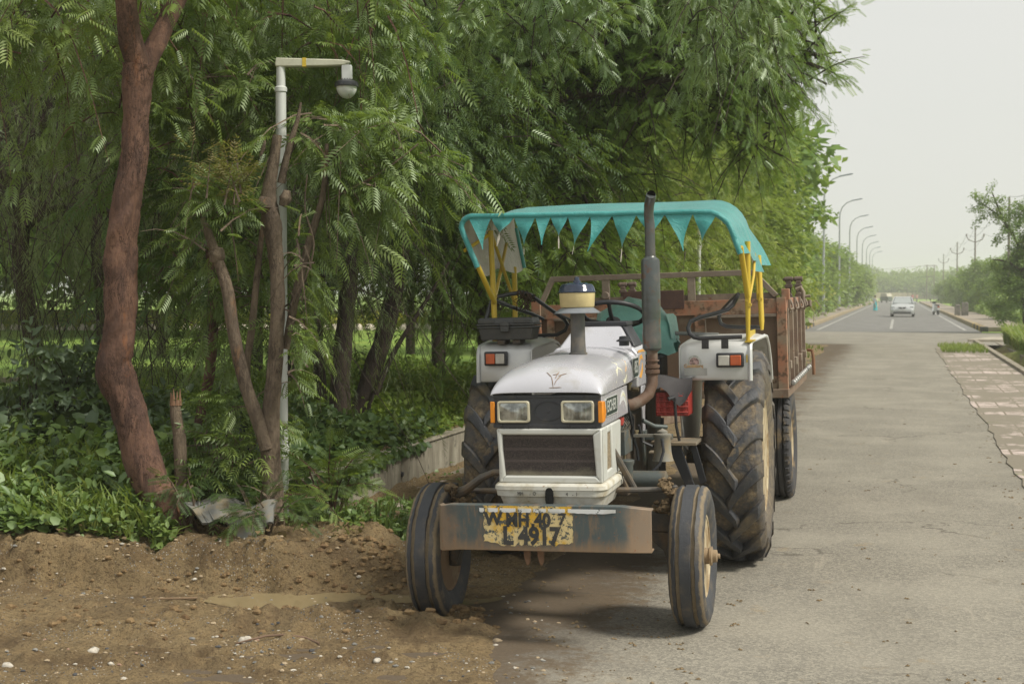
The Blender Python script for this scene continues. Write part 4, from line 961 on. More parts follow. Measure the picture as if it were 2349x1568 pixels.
b.box((.255,Y0-.010,1.12),(.335,Y0+.016,1.60)); b.box((-.40,Y0-.010,1.12),(-.33,Y0+.016,1.60)); b.box((-.92,Y0-.010,1.12),(-.86,Y0+.016,1.60))
b.build('front_frame',M_tred,tl,bevel=.003)
b=MB(); b.box((XR-.065,Y0-.03,.985),(XR+.01,Y0+.05,1.72)); b.box((XR-.025,Y0-.028,1.70),(XR+.035,Y0+.045,1.785)); b.box((XL-.01,Y0-.03,.985),(XL+.065,Y0+.05,1.75)); build_each(b,lambda c:int(c.x>0),'corner_post',M_tred,tl,bevel=.004)
b=MB(); b.box((XL-.012,Y0-.035,.955),(XR+.012,Y0+.055,1.022)); b.box((XR-.062,Y0,.955),(XR+.012,Y1,1.018)); b.box((XL-.01,Y0,.955),(XL+.06,Y1,1.018)); b.build('bottom_rail',M_tbrn,tl,bevel=.004)
b=MB(); b.box((-.30,Y0-.018,1.655),(.18,Y0-.013,1.80)); b.build('headboard_plate',grime('dark_rust_plate',(.085,.045,.04),(.14,.08,.06),.7,.05,5,.5,.7,rust=(.16,.07,.04)),tl,bevel=.02)
b=MB(); b.box((-.80,Y0+.03,1.712),(.88,Y0+.036,1.76)); b.box((.34,Y0-.028,1.575),(.88,Y0-.012,1.598)); b.box((.335,Y0-.02,1.10),(.345,Y0-.012,1.58)); b.box((-.86,Y0-.028,1.585),(-.42,Y0-.012,1.605)); b.build('cross_rail',M_tgry,tl,bevel=.002)
b=MB() # raised rail over the headboard
b.box((-.88,Y0+.0,1.895),(.71,Y0+.045,1.938)); b.loft([[(-.885,Y0,1.935),(-.885,Y0+.045,1.935),(-.855,Y0+.045,1.90),(-.855,Y0,1.90)],[(-1.0,Y0,1.70),(-1.0,Y0+.045,1.70),(-.96,Y0+.045,1.70),(-.96,Y0,1.70)]])
b.loft([[(.69,Y0,1.905),(.69,Y0+.045,1.905),(.72,Y0+.045,1.936),(.72,Y0,1.936)],[(.865,Y0,1.72),(.865,Y0+.045,1.72),(.90,Y0+.045,1.74),(.90,Y0,1.74)]])
for x in (-.44,.235): b.box((x-.03,Y0+.002,1.70),(x+.03,Y0+.04,1.896))
b.lathe([(-.03,.018),(-.03,.030),(.02,.030)],(-.44,Y0,1.775),'y',14)
b.build('top_rail',M_tgry,tl,bevel=.003)
# right-hand side wall: top rail, stiles, hooks, lower rod
b=MB(); b.box((XR-.028,Y0+.06,1.635),(XR+.010,Y1,1.715)); b.build('side_top_rail',grime('pale_red_rail',(.36,.17,.11),(.30,.23,.17),.6,.05,8,.5,.7),tl,bevel=.006)
for i in range(5):
    y=Y0+.12+i*(Y1-Y0-.24)/4; b=MB(); b.box((XR-.022,y-.022,1.04),(XR+.016,y+.022,1.634)); b.build('side_stile',M_tgry,tl,bevel=.003)
b=MB()
for i in range(4):
    y=Y0+.16+i*.66; b.box((XR-.03,y-.05,1.17),(XR+.028,y+.05,1.23)); b.box((XR-.01,y-.03,1.60),(XR+.03,y+.03,1.72)); b.tube([(XR+.028,y,1.70),(XR+.045,y-.01,1.66),(XR+.05,y-.03,1.63),(XR+.03,y-.05,1.625)],.010,7)
build_each(b,lambda c:int(c.y/.66)*10+int(c.z>1.5),'hinge_strap',M_tgry,tl,bevel=.003)
b=MB(); b.tube([(XR+.035,Y0+.15,1.055),(XR+.035,Y1-.1,1.075)],.012,8)
for i in range(12): y=Y0+.2+i*.2; b.lathe([(-.035,.016),(-.03,.022),(.03,.022),(.035,.016)],(XR+.035,y,1.057+.001*i),'y',10)
b.build('locking_rod',flat('grey_galvanised_rod',(.36,.36,.35),.4,.4),tl)
b=MB(); b.tube([(XR+.05,Y1-.35,1.24),(XR+.09,Y1-.4,1.235),(XR+.10,Y1-.4,1.16),(XR+.10,Y1-.4,1.02)],.014,8); b.build('lever_handle',flat('rust_orange_handle',(.25,.13,.07),.7),tl)
# clamp gear standing over the rear right corner and at the left
def clamps(cx_,cy_,name='tailgate_clamp'):
    b=MB()
    for dx in (0,.085):
        b.box((cx_+dx-.022,cy_-.03,1.66),(cx_+dx+.022,cy_+.02,1.86)); b.lathe([(-.035,.024),(.035,.024)],(cx_+dx,cy_,1.875),'x',12); b.box((cx_+dx-.032,cy_-.05,1.80),(cx_+dx+.032,cy_+.02,1.83))
        b.lathe([(-.045,.030),(.045,.030)],(cx_+dx,cy_-.03,1.73),'y',12)
    b.tube([(cx_-.05,cy_,1.875),(cx_+.12,cy_,1.88)],.013,8)
    b.build(name,grime('brown_cast_clamp',(.12,.085,.07),(.20,.15,.12),.6,.2,9,.45,.7),tl,bevel=.003)
clamps(.86,Y1-.6); clamps(-.62,Y1-.6)
b=MB(); cx_,cy_=XR+.02,Y1-.85; b.tube([(cx_-.03,cy_,1.78),(cx_+.01,cy_,1.80),(cx_+.03,cy_,1.76),(cx_+.03,cy_,1.68),(cx_+.05,cy_,1.63),(cx_+.085,cy_,1.64),(cx_+.08,cy_,1.69)],.018,9); b.tube([(cx_+.02,cy_,1.72),(cx_+.09,cy_,1.725)],.012,8); b.build('hook_latch',M_tgry,tl)
b=MB(); b.tube([(cx_+.07,cy_,1.66),(cx_+.14,cy_,1.68),(cx_+.18,cy_,1.62),(cx_+.15,cy_,1.57)],.004,5); b.tube([(cx_+.08,cy_,1.65),(cx_+.12,cy_,1.58),(cx_+.11,cy_,1.50)],.003,5); b.build('loose_wire',M_tgry,tl)
# chassis and wheels
b=MB(); 
for x in (-.45,.45): b.box((x-.04,Y0-.1,.83),(x+.04,Y1-.1,.955))
b.prism([(-.49,Y0),(-.41,Y0),(.04,2.45),(-.04,2.45)],.83,.92,'z'); b.prism([(.49,Y0),(.41,Y0),(-.04,2.45),(.04,2.45)],.832,.918,'z'); b.box((-.06,2.15,.82),(.06,2.5,.88)); b.tube([(-.80,4.97,.48),(.80,4.97,.48)],.05,10); b.build('chassis',M_tbrn,tl,bevel=.005)
for sg in (-1,1):
    w=empty('trailer_wheel',(sg*.785,4.97,.485),parent=tl)
    t=MB(); t.lathe([(-.07,.24),(-.10,.28),(-.115,.36),(-.112,.42),(-.098,.455),(-.075,.470),(-.055,.472),(-.052,.456),(-.044,.456),(-.040,.474),(-.006,.476),(-.003,.458),(.005,.458),(.008,.476),(.040,.474),(.044,.456),(.052,.456),(.055,.472),(.075,.470),(.098,.455),(.112,.42),(.115,.36),(.10,.28),(.07,.24)],(0,0,0),'x',60,True)
    for k in range(44):
        a=2*math.pi*k/44
        for s in (-1,1):
            rg=[]
            for (xx,r0) in ((s*.062,.474),(s*.088,.470),(s*.104,.452)):
                for (dr,da) in ((-.02,-.045),(.008,-.035),(.008,.035),(-.02,.045)): rg.append((xx,(r0+dr)*math.cos(a+da),(r0+dr)*math.sin(a+da)))
            t.loft([rg[0:4],rg[4:8],rg[8:12]])
    t.build('tyre',M_rub,w,smooth=35)
    rm=MB(); s=sg; rm.lathe([(s*.085,.255),(s*.09,.245),(s*.07,.23),(s*.02,.21),(s*.0,.14),(s*.03,.09),(s*.03,0)],(0,0,0),'x',30); rm.lathe([(-s*.085,.255),(-s*.09,.245),(-s*.05,.22),(-s*.01,.2),(s*.0,.1)],(0,0,0),'x',30); rm.build('rim',M_rim,w)
# ================================================================ GROUND (one sheet, fine near the camera)
def axis(segs):
    out=[]
    for a,b,st in segs: out+=list(np.arange(a,b-1e-6,st))
    out.append(segs[-1][1]); return np.array(out)
xs=axis([(-1800,-300,150),(-300,-80,20),(-80,-24,4),(-24,-8,.5),(-8,-3.6,.12),(-3.6,.6,.022),(.6,3,.10),(3,26,.5),(26,80,3),(80,300,20),(300,1800,150)])
ys=axis([(-60,-4,8),(-4,4.6,.4),(4.6,6,.06),(6,9.2,.022),(9.2,11,.05),(11,16,.12),(16,40,.4),(40,90,1.5),(90,300,10),(300,3000,150)])
X,Yg=np.meshgrid(xs,ys)
cR,sR=math.cos(RA),math.sin(RA)
def ground_z(x,y):
    u=x*cR-y*sR; v=x*sR+y*cR
    near=np.exp(-(np.maximum(0,np.abs(x+1.5)-4)/3)**2)*np.exp(-(np.maximum(0,y-11)/4)**2)
    ut=-2.12+.42*sm(v,7.6,6.0)+.10*fbm(v*1.6,v*0+3,21,3)+.05*fbm(v*7,v*0+1,22,2)
    z=-.07+.085*sm(u,ut+.28,ut-.15)                       # dips below the asphalt, surfaces left of it
    n1=fbm(x*1.5,y*4.5,1,5); n2=fbm(x*7,y*9,2,4); n3=fbm(x*26,y*26,3,3)
    left=sm(u,ut+.1,ut-.35)
    z=z+left*near*(.034*n1+.030*n2*(1+n1)+.014*n3*(1+2*np.clip(n2,0,1)))
    # ruts and pushed-up ridges of mud on the left
    z=z+near*sm(x,-1.0,-2.2)*(.13*np.clip(fbm(x*.9,y*5+x*.6,7,3),0,1)*(1+n2)*sm(y,6.6,7.0)*sm(y,8.15,7.7))
    z=z+near*.085*np.exp(-((y-7.35-.05*np.sin(x*4))/.11)**2)*np.exp(-((x+1.15)/.75)**2)*(1+.8*n2)
    z=z+near*.040*np.exp(-((y-7.78)/.09)**2)*np.exp(-((x+.72)/.45)**2)*(1+1.2*n2)
    for y0_,w_ in ((6.86,.085),(7.58,.08)):
        yc=y0_+.07*x+.03*np.sin(x*2.1); tr_=np.exp(-((y-yc)/w_)**4); sh=np.exp(-((np.abs(y-yc)-w_*1.35)/.035)**2)
        z=z+near*left*sm(x,.1,-.3)*(-.028*tr_+.022*sh*(.6+.8*vn(x*9,y*3,90))+.008*tr_*np.sin(x*62+np.abs(y-yc)*60))*sm(vn(x*.8,x*0+y0_,91),.15,.45)
    # puddle hollow
    z=z-.075*np.exp(-(((x+.95)/.62)**2+((y-8.02-.03*np.sin(x*6))/.15)**2)**1.5)
    # cut bank
    yb=8.24+.055*fbm(x*2.2,x*0+5,9,4)+.035*fbm(x*9,x*0+2,10,2)
    b=sm(y,yb,yb+.13+.05*vn(x*3,x*0,5))
    bx=sm(x,-.42,-.95)
    lawn=sm(u,-4.18,-4.34)
    side=1-sm(y,8.9,9.9)
    zb=(.275+.075*fbm(x*2.5,y*2.5,12,4)+.035*n2+.012*n3)
    zb=zb*(1+.10*sm(x,-2.2,-3.4))
    back=.40+.03*fbm(x*.4,y*.4,30,3)+.02*n2*near
    z=z+b*bx*(1-lawn)*side*zb
    z=z*(1-b*lawn)+b*lawn*(zb*(1-sm(y,8.6,9.8))+back*sm(y,8.6,9.8))
    z=z+near*b*(1-b)*4*.05*fbm(x*9,y*9+z*24,14,5)+near*b*bx*.018*np.abs(fbm(x*16,y*16,15,4))
    crk=np.exp(-(fbm(x*3.2+40,y*7+2,81,3)/.035)**2)+.8*np.exp(-(fbm(x*7+11,y*12+7,82,3)/.03)**2)
    z=z-near*bx*b*(1-sm(y,8.55,8.75))*.028*crk*sm(vn(x*1.3,y*1.3,83),.3,.6)
    z=z+near*bx*b*(1-b)*4*.045*(vn(x*5,y*3,84)-.5)
    # holes under the lip of the bank
    for hx,hy,hr in ((-1.90,8.22,.05),(-1.42,8.24,.055),(-3.05,8.25,.03),(-2.52,8.22,.03)): z=z-.05*np.exp(-(((x-hx)/hr)**2+((y-hy)/(hr*.8))**2))
    # right verge: paving bed, drain, grass bank
    z=np.where(u>2.62,np.where(u<3.35,-.55*sm(u,2.62,2.72)*sm(u,3.35,3.1)*(1-sm(v,53,54))-.05,z),z)
    z=z+sm(u,3.1,3.6)*(.22+.12*fbm(x*.3,y*.3,31,3))*(v<260)
    # flat under the cross road, lift beyond it
    cr=sm(v,49.5,50.5)*(1-sm(v,67,68))*sm(np.abs(u),13,12); z=z*(1-cr)-.06*cr
    fr_=sm(v,66,67)*sm(np.abs(u),7,6.6); z=z*(1-fr_)-.06*fr_
    return z
Z=ground_z(X,Yg)
ny,nx=X.shape; idx=np.arange(nx*ny).reshape(ny,nx)
Q=np.stack([idx[:-1,:-1],idx[:-1,1:],idx[1:,1:],idx[1:,:-1]],-1).reshape(-1,4).astype(np.int32)
me=bpy.data.meshes.new('ground'); me.vertices.add(nx*ny); me.vertices.foreach_set('co',np.stack([X,Yg,Z],-1).astype(np.float32).ravel())
me.loops.add(len(Q)*4); me.loops.foreach_set('vertex_index',Q.ravel()); me.polygons.add(len(Q)); me.polygons.foreach_set('loop_start',np.arange(len(Q),dtype=np.int32)*4)
me.update(calc_edges=True); me.shade_smooth()
U_=X*cR-Yg*sR; V_=X*sR+Yg*cR
gmask=np.clip(sm(U_,-4.3,-5.2)*sm(V_,14,18)+sm(U_,3.2,3.6)+sm(V_,70,75)*sm(np.abs(U_),6,7)+(V_>300),0,1)
me.attributes.new('grass','FLOAT','POINT').data.foreach_set('value',gmask.astype(np.float32).ravel())
def ground_mat():
    t=NT('ground_soil'); o=t.tc.outputs['Object']
    at=t.n('ShaderNodeAttribute',attribute_name='grass')
    soil=t.mix(t.ramp(t.noise(1.7,6,.65),.35,.7),(.300,.222,.120),(.185,.134,.075))
    soil=t.mix(t.math('MULTIPLY',t.ramp(t.noise(9,6,.7),.45,.65),.55),soil,(.32,.225,.115))
    soil=t.mix(t.math('MULTIPLY',t.ramp(t.noise(48,5,.8),.50,.62),.7),soil,(.085,.055,.034)); soil=t.mix(t.math('MULTIPLY',t.ramp(t.noise(2.6,5,.7),.52,.60),.55),soil,(.125,.082,.045))
    v=t.n('ShaderNodeTexVoronoi'); v.inputs['Scale'].default_value=70; v.inputs['Randomness'].default_value=1; t.l(o,v.inputs['Vector'])
    peb=t.math('MULTIPLY',t.ramp(v.outputs['Distance'],.34,.26),t.ramp(t.noise(2.4,4),.50,.58))
    sepc=t.n('ShaderNodeSeparateColor'); t.l(v.outputs['Color'],sepc.inputs[0])
    pc=t.mix(t.ramp(sepc.outputs[0],.45,.6),(.17,.165,.16),(.46,.42,.36))
    peb=t.math('MULTIPLY',peb,t.ramp(sepc.outputs[1],.45,.5))
    c=t.mix(peb,soil,pc)
    g=t.mix(t.ramp(t.noise(.5,4),.35,.65),(.20,.32,.06),(.29,.39,.08)); g=t.mix(t.math('MULTIPLY',t.ramp(t.noise(18,5,.8),.4,.7),.6),g,(.11,.20,.045))
    c=t.mix(at.outputs['Fac'],c,g)
    b=t.bump(t.noise(45,6,.75),1.0,.022); b=t.bump(t.math('MULTIPLY',peb,1.0),.6,.006,b)
    b=t.bump(t.noise(9,6,.75),.8,.05,b)
    wet=t.ramp(t.noise(1.1,3),.5,.62)
    return t.pbr(c,t.math('SUBTRACT',.95,t.math('MULTIPLY',wet,.15)),0,b,.25)
me.materials.append(ground_mat())
go=bpy.data.objects.new('ground',me); col.objects.link(go); tag(go,kind='structure')

# ---------------------------------------------------------------- road surfaces
def road_mat(name,base,dark,mud=True):
    t=NT(name); o=t.tc.outputs['Object']; sp=t.n('ShaderNodeSeparateXYZ'); t.l(o,sp.inputs[0]); u=sp.outputs[0]; v=sp.outputs[1]
    vo=t.n('ShaderNodeTexVoronoi'); vo.inputs['Scale'].default_value=60; t.l(o,vo.inputs['Vector']); sc_=t.n('ShaderNodeSeparateColor'); t.l(vo.outputs['Color'],sc_.inputs[0])
    c=t.mix(t.ramp(sc_.outputs[0],.2,.9),dark,base)
    c=t.mix(t.ramp(t.noise(85,3,.8),.53,.62),c,tuple(x*.55 for x in dark)); c=t.mix(t.ramp(t.noise(70,3,.8,dist=.3),.62,.68),c,tuple(min(1,x*1.35) for x in base))
    c=t.mix(t.math('MULTIPLY',t.ramp(t.noise(42,5,.8),.55,.68),.5),c,tuple(min(1,x*1.35) for x in base))
    c=t.mix(t.math('MULTIPLY',t.ramp(t.noise(.9,5,.6),.38,.68),.42),c,tuple(x*1.22 for x in base))
    st=t.stretch((.9,.16,1)); c=t.mix(t.math('MULTIPLY',t.ramp(t.noise(1.4,5,.6,src=st),.48,.66),.38),c,(base[0]*.66,base[1]*.66,base[2]*.66))
    c=t.mix(t.math('MULTIPLY',t.ramp(t.noise(3.1,6,.7),.60,.72),.45),c,(.30,.22,.12))
    if mud:
        m=t.ramp(t.math('ADD',t.math('ADD',u,t.math('MULTIPLY',t.math('SUBTRACT',t.noise(1.6,6,.7),.5),2.0)),t.math('MULTIPLY',t.math('SUBTRACT',t.noise(17,6,.8),.5),1.3)),-1.35,-1.75)
        c=t.mix(m,c,t.mix(t.noise(30,5,.7),(.085,.062,.043),(.22,.165,.10)))
        cv=t.n('ShaderNodeTexVoronoi',feature='DISTANCE_TO_EDGE'); cv.inputs['Scale'].default_value=.42; wv=t.n('ShaderNodeVectorMath',operation='ADD'); t.l(o,wv.inputs[0]); nn=t.n('ShaderNodeTexNoise'); nn.inputs['Scale'].default_value=2.2; nn.inputs['Detail'].default_value=5; t.l(o,nn.inputs['Vector']); t.l(nn.outputs['Color'],wv.inputs[1]); t.l(wv.outputs[0],cv.inputs['Vector'])
        ck=t.math('MULTIPLY',t.ramp(cv.outputs['Distance'],.010,.002),t.ramp(t.noise(.35,3),.50,.58)); c=t.mix(t.math('MULTIPLY',ck,.65),c,(.07,.062,.05))
        sc2=t.stretch((3.0,.35,1)); c=t.mix(t.math('MULTIPLY',t.ramp(t.noise(1.1,6,.7,src=sc2),.60,.70),.35),c,(.40,.36,.29))
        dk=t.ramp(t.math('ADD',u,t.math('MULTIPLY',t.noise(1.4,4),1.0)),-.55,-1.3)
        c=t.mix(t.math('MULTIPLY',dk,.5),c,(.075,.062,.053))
    b=t.bump(vo.outputs['Distance'],.35,.004); b=t.bump(t.noise(50,5,.75),.4,.006,b)
    return t.pbr(c,.92,0,b,.25)
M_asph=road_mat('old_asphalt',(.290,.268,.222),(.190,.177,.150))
M_asph2=road_mat('far_asphalt',(.215,.210,.20),(.15,.148,.143),False)
M_conc=grime('weathered_concrete',(.34,.30,.24),(.22,.19,.145),.9,0,2.5,.42,.65,rust=(.16,.13,.09),rs=9,ra=.60,rb=.7,bump=.5,bs=25)
def strip(name,pts,z,mat,kind='structure',**kw):
    """flat sheet in the road frame from an outline of (u,v)"""
    b=MB(); b.add([(u,v,z) for u,v in pts],[tuple(range(len(pts)))]); o=b.build(name,mat,smooth=0,kind=kind,**kw); o.rotation_euler=(0,0,-RA); return o
r=random.Random(3)
edge=[(1.30+.03*math.sin(v*1.7)+r.uniform(-.02,.02)-(.12 if v<12 else 0)*math.exp(-((v-9)/2)**2)+(.0 if v<46 else (v-46)*.35),v) for v in np.arange(-30,50,.35)]
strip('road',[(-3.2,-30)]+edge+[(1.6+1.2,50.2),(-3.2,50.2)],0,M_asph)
strip('cross_road',[(-12,50.2),(2.8,50.2),(6.5,51.8),(12,51.8),(12,66.2),(-12,66.2)],.000,road_mat('junction_asphalt',(.288,.268,.226),(.205,.192,.164),False))
strip('far_road',[(-4.3,66.2),(3.6,66.2),(3.6,460),(-4.3,460)],.000,M_asph2)
M_line=mat_patch('worn_road_paint',(.40,.39,.36),(.34,.33,.30),(.20,.195,.185),.50,7)
for u0,u1,v0,v1 in ((-3.78,-3.63,69,250),(2.97,3.12,70,250)): strip('road_marking',[(u0,v0),(u1,v0),(u1,v1),(u0,v1)],.004,M_line)
for k in range(1): v0=72+k*12; strip('road_marking',[(-.42,v0),(-.28,v0),(-.28,v0+(26 if k==0 else 5)),(-.42,v0+(26 if k==0 else 5))],.0045,M_line) if k!=1 and k!=2 else None

# right-hand paving: pinkish blocks, worn and half covered
def paving_mat():
    t=NT('worn_pink_paving'); br=t.n('ShaderNodeTexBrick'); br.inputs['Scale'].default_value=1.0; br.inputs['Brick Width'].default_value=.30; br.inputs['Row Height'].default_value=.30; br.inputs['Mortar Size'].default_value=.014; br.offset=.0
    br.inputs['Color1'].default_value=(.60,.50,.47,1); br.inputs['Color2'].default_value=(.43,.36,.325,1); br.inputs['Mortar'].default_value=(.17,.14,.10,1); t.l(t.tc.outputs['Object'],br.inputs['Vector'])
    dirt=t.ramp(t.math('ADD',t.noise(.75,5,.65),t.math('MULTIPLY',t.noise(6,5,.7),.25)),.50,.62)
    st=t.stretch((.25,3.2,1)); dirt=t.math('MAXIMUM',dirt,t.math('MULTIPLY',t.ramp(t.noise(.6,4,.6,src=st),.55,.6),.8))
    c=t.mix(dirt,br.outputs['Color'],t.mix(t.noise(25,5,.7),(.17,.15,.118),(.27,.24,.19)))
    c=t.mix(t.math('MULTIPLY',t.ramp(t.noise(2.2,5,.7),.62,.70),.8),c,(.12,.15,.04))
    return t.pbr(c,.9,0,t.bump(t.noise(30,5),.4,.008),.2)
M_pave=paving_mat()
def slab(name,pts,z0,z1,mat,bev=.012,**kw):
    b=MB(); b.prism(pts,z0,z1,'z'); o=b.build(name,mat,smooth=30,bevel=bev,**kw); o.rotation_euler=(0,0,-RA); return o
r=random.Random(12); slab('pavement',[(1.50,48.6),(1.30,48.1),(1.12,46.5)]+[(1.13+r.uniform(-.035,.03)+.02*math.sin(v*.7),v) for v in np.arange(46,6,-.45)]+[(1.15,-20),(2.60,-20),(2.60,48.5)],-.25,.012,M_pave,.006,kind='structure')
tag(slab('drain_kerb',[(2.605,-20),(2.76,-20),(2.76,53.5),(2.605,53.5)],-.6,.075,M_conc),'low concrete kerb edging the drain beside the pink paving','kerb')
tag(slab('drain_wall',[(3.32,-20),(3.42,-20),(3.42,53.5),(3.32,53.5)],-.6,.02,M_conc),'concrete drain side wall under the long grass','drain wall')
strip('drain_water',[(2.74,10),(3.33,10),(3.33,53),(2.74,53)],-.42,flat('dark_drain_water',(.03,.03,.025),.15))
tag(slab('culvert_slab',[(2.4,53.6),(12,54.2),(12,57.0),(3.4,57.0)],-.10,.09,grime('pale_concrete',(.42,.38,.31),(.30,.26,.20),.9,0,1.2,.45,.7,bump=.3)),'pale concrete slab bridging the drain at the junction','slab')
# near left footpath below the retaining wall
strip('footpath',[(-4.20,9.8),(-3.0,9.8),(-3.0,48),(-4.20,48)],.012,M_pave)
# far pavements with black and yellow kerbs
M_ky=grime('kerb_yellow',(.46,.33,.10),(.30,.23,.13),.85,0,5,.4,.65); M_kb=grime('kerb_black',(.05,.05,.052),(.15,.13,.11),.85,0,5,.5,.7); M_kc=grime('kerb_faded',(.38,.30,.18),(.26,.22,.16),.9,0,3,.4,.65)
M_pv2=grime('dusty_pavement',(.33,.28,.23),(.22,.19,.15),.9,0,.8,.4,.65,bump=.3)
slab('pavement',[(-4.6,68.5),(-4.6,300),(-6.6,300),(-6.6,68.5)],-.1,.155,M_pv2,kind='structure')
slab('pavement',[(4.0,70),(4.0,300),(6.2,300),(6.2,74),(5.2,70)],-.1,.155,M_pv2,kind='structure')
ks=MB()
def kerb(u0,u1,v0,n,first,label):
    root=empty('kerb',uv((u0+u1)/2,v0,0),(0,0,-RA)); tag(root,label,'kerb'); w=(u1-u0)/2
    for k in range(n):
        b=MB(); y=k*1.5; b.box((-w,y+.01,-.1),(w,y+1.49,.175)); b.build('kerb_stone',(M_kb if k%2==first else M_ky),root,bevel=.02)
    b=MB(); b.box((-w,n*1.5+.01,-.1),(w,200,.172)); b.build('kerb_run',M_kc,root,bevel=.02)
kerb(-4.62,-4.32,68.4,6,1,'faded yellow and black kerb on the left past the junction'); kerb(3.74,4.04,69.6,6,0,'black and yellow kerb on the right past the junction')

# bits of dry mud and leaf litter lying on the asphalt
rd_=MB(); r=random.Random(31)
for i in range(330):
    if i<150: u=r.gauss(-1.55,.45); v=r.uniform(6,9)
    elif i<260: u=1.12-abs(r.gauss(0,.12)); v=6+30*r.random()**1.5
    else: u=r.uniform(-.9,1.0); v=6.3+14*r.random()**1.6
    q=r.uniform(.004,.013); p=uv(u,v,.002); n_=r.randrange(1,4)
    for k in range(n_): 
        a=r.uniform(0,6.28); c_=(p.x+r.gauss(0,q*1.5),p.y+r.gauss(0,q*1.5)); V=[(c_[0]+q*1.3*math.cos(a+j*1.57)*r.uniform(.5,1.1),c_[1]+q*1.3*math.sin(a+j*1.57)*r.uniform(.5,1.1),.002) for j in range(4)]
        rd_.add(V+[(c_[0],c_[1],.003+q*.6)],[(0,1,4),(1,2,4),(2,3,4),(3,0,4)])
rd_.build('road_litter',grime('dry_litter',(.24,.17,.09),(.13,.10,.06),.95,0,30,.4,.6),smooth=0,kind='stuff',label='crumbs of dry mud and leaf litter on the asphalt',cat='litter')

# puddle
pud=MB(); R=[]
for i in range(40):
    a=2*math.pi*i/40; R.append((-.93+.85*math.cos(a)*(1+.1*math.sin(3*a)),8.03+.27*math.sin(a)*(1+.15*math.sin(5*a+1)),.004))
pud.add(R,[tuple(range(40))])
t=NT('muddy_water'); pud.build('puddle',t.pbr(t.mix(t.noise(3,3),(.30,.24,.135),(.24,.19,.105)),.09,0,t.bump(t.noise(7,2),.05,.01),.6),smooth=0,kind='structure')

# ---------------------------------------------------------------- retaining wall (left)
def wall_mat():
    t=NT('stained_concrete_wall'); st=t.stretch((2.2,2.2,.5)); 
    c=t.mix(t.ramp(t.noise(1.6,6,.7,src=st),.38,.66),(.36,.335,.27),(.17,.15,.115))
    sp=t.n('ShaderNodeSeparateXYZ'); t.l(t.tc.outputs['Object'],sp.inputs[0])
    c=t.mix(t.math('MULTIPLY',t.ramp(t.math('ADD',sp.outputs[2],t.math('MULTIPLY',t.noise(4,5),.12)),.12,.03),.6),c,(.16,.13,.09))
    c=t.mix(t.math('MULTIPLY',t.ramp(t.noise(7,5,.7),.58,.64),.6),c,(.10,.095,.075))
    c=t.mix(t.math('MULTIPLY',t.ramp(t.noise(3.3,4,.7),.66,.69),.8),c,(.34,.24,.06))
    return t.pbr(c,.92,0,t.bump(t.noise(20,6,.7),.5,.01),.2)
MW=wall_mat()
wl=empty('retaining_wall',uv(-4.30,9.6,0),(0,0,-RA)); tag(wl,'low stained concrete wall holding back the green bank beside the footpath','wall')
for k in range(12):
    b=MB(); y=k*2.2; b.box((-.09,y+.006,-.2),(.085,y+2.194,.362)); b.build('wall_panel',MW,wl,bevel=.01)
b=MB(); b.box((-.10,0,.362),(.10,26.4,.385)); b.build('wall_coping',MW,wl,bevel=.008)
b=MB(); b.tube([(.05,2.2,.16),(.10,2.2,.155)],.022,10); b.build('drain_pipe',M_black,wl)
# park wall and flower border, far left
pw=empty('park_wall',(-26,57,.38)); tag(pw,'long low grey wall at the far side of the lawn','wall')
for k in range(4):
    b=MB(); b.box((k*7+.01,0,-.3),(k*7+6.98,.25,.62)); b.box((k*7,-.05,.62),(k*7+7,.30,.70)); b.build('wall_panel',grime('park_wall_render',(.24,.22,.17),(.15,.13,.10),.9,0,1,.4,.65),pw,bevel=.02)
pk=empty('lawn_kerb',wp(600,872,21.2)); pk.location.z=.42; pk.rotation_euler=(0,0,D2R(-3)); tag(pk,'grey concrete edging at the near side of the lawn','kerb')
b=MB(); b.box((-9,-.08,-.15),(3.0,.08,.06)); b.build('edging_stone',M_conc,pk,bevel=.01)
r=random.Random(5); sv=MB()
for i in range(70):
    x=-22+i*.42; q=r.uniform(.16,.22); sv.lathe([(-.05,q*.9),(.08,q),(.20,q*.6),(.24,0)],(x,52+r.uniform(-.1,.1),.40),'z',8)
sv.build('border_stones',flat('whitewashed_stone',(.62,.55,.46),.8),smooth=40,label='row of whitewashed stones edging the flower bed',cat='stones',kind='stuff')
n=2600; Pq=np.stack([rng.uniform(-22,8,n),rng.uniform(52.4,54.2,n),rng.uniform(.45,.95,n)],-1)
ct_=cluster_t(6,3,.6); V,Fq=instances(ct_[0],ct_[1],Pq,rdir(n),rdir(n),rng.uniform(.18,.34,n))
leaf_object('flower_bed',[(V,Fq,rng.random(len(Fq)),0)],[leafmat('yellow_border_leaf',(.42,.38,.03),(.24,.30,.04),tr=.3)],kind='stuff',label='yellow leaved border plants in front of the park wall',cat='flower bed')

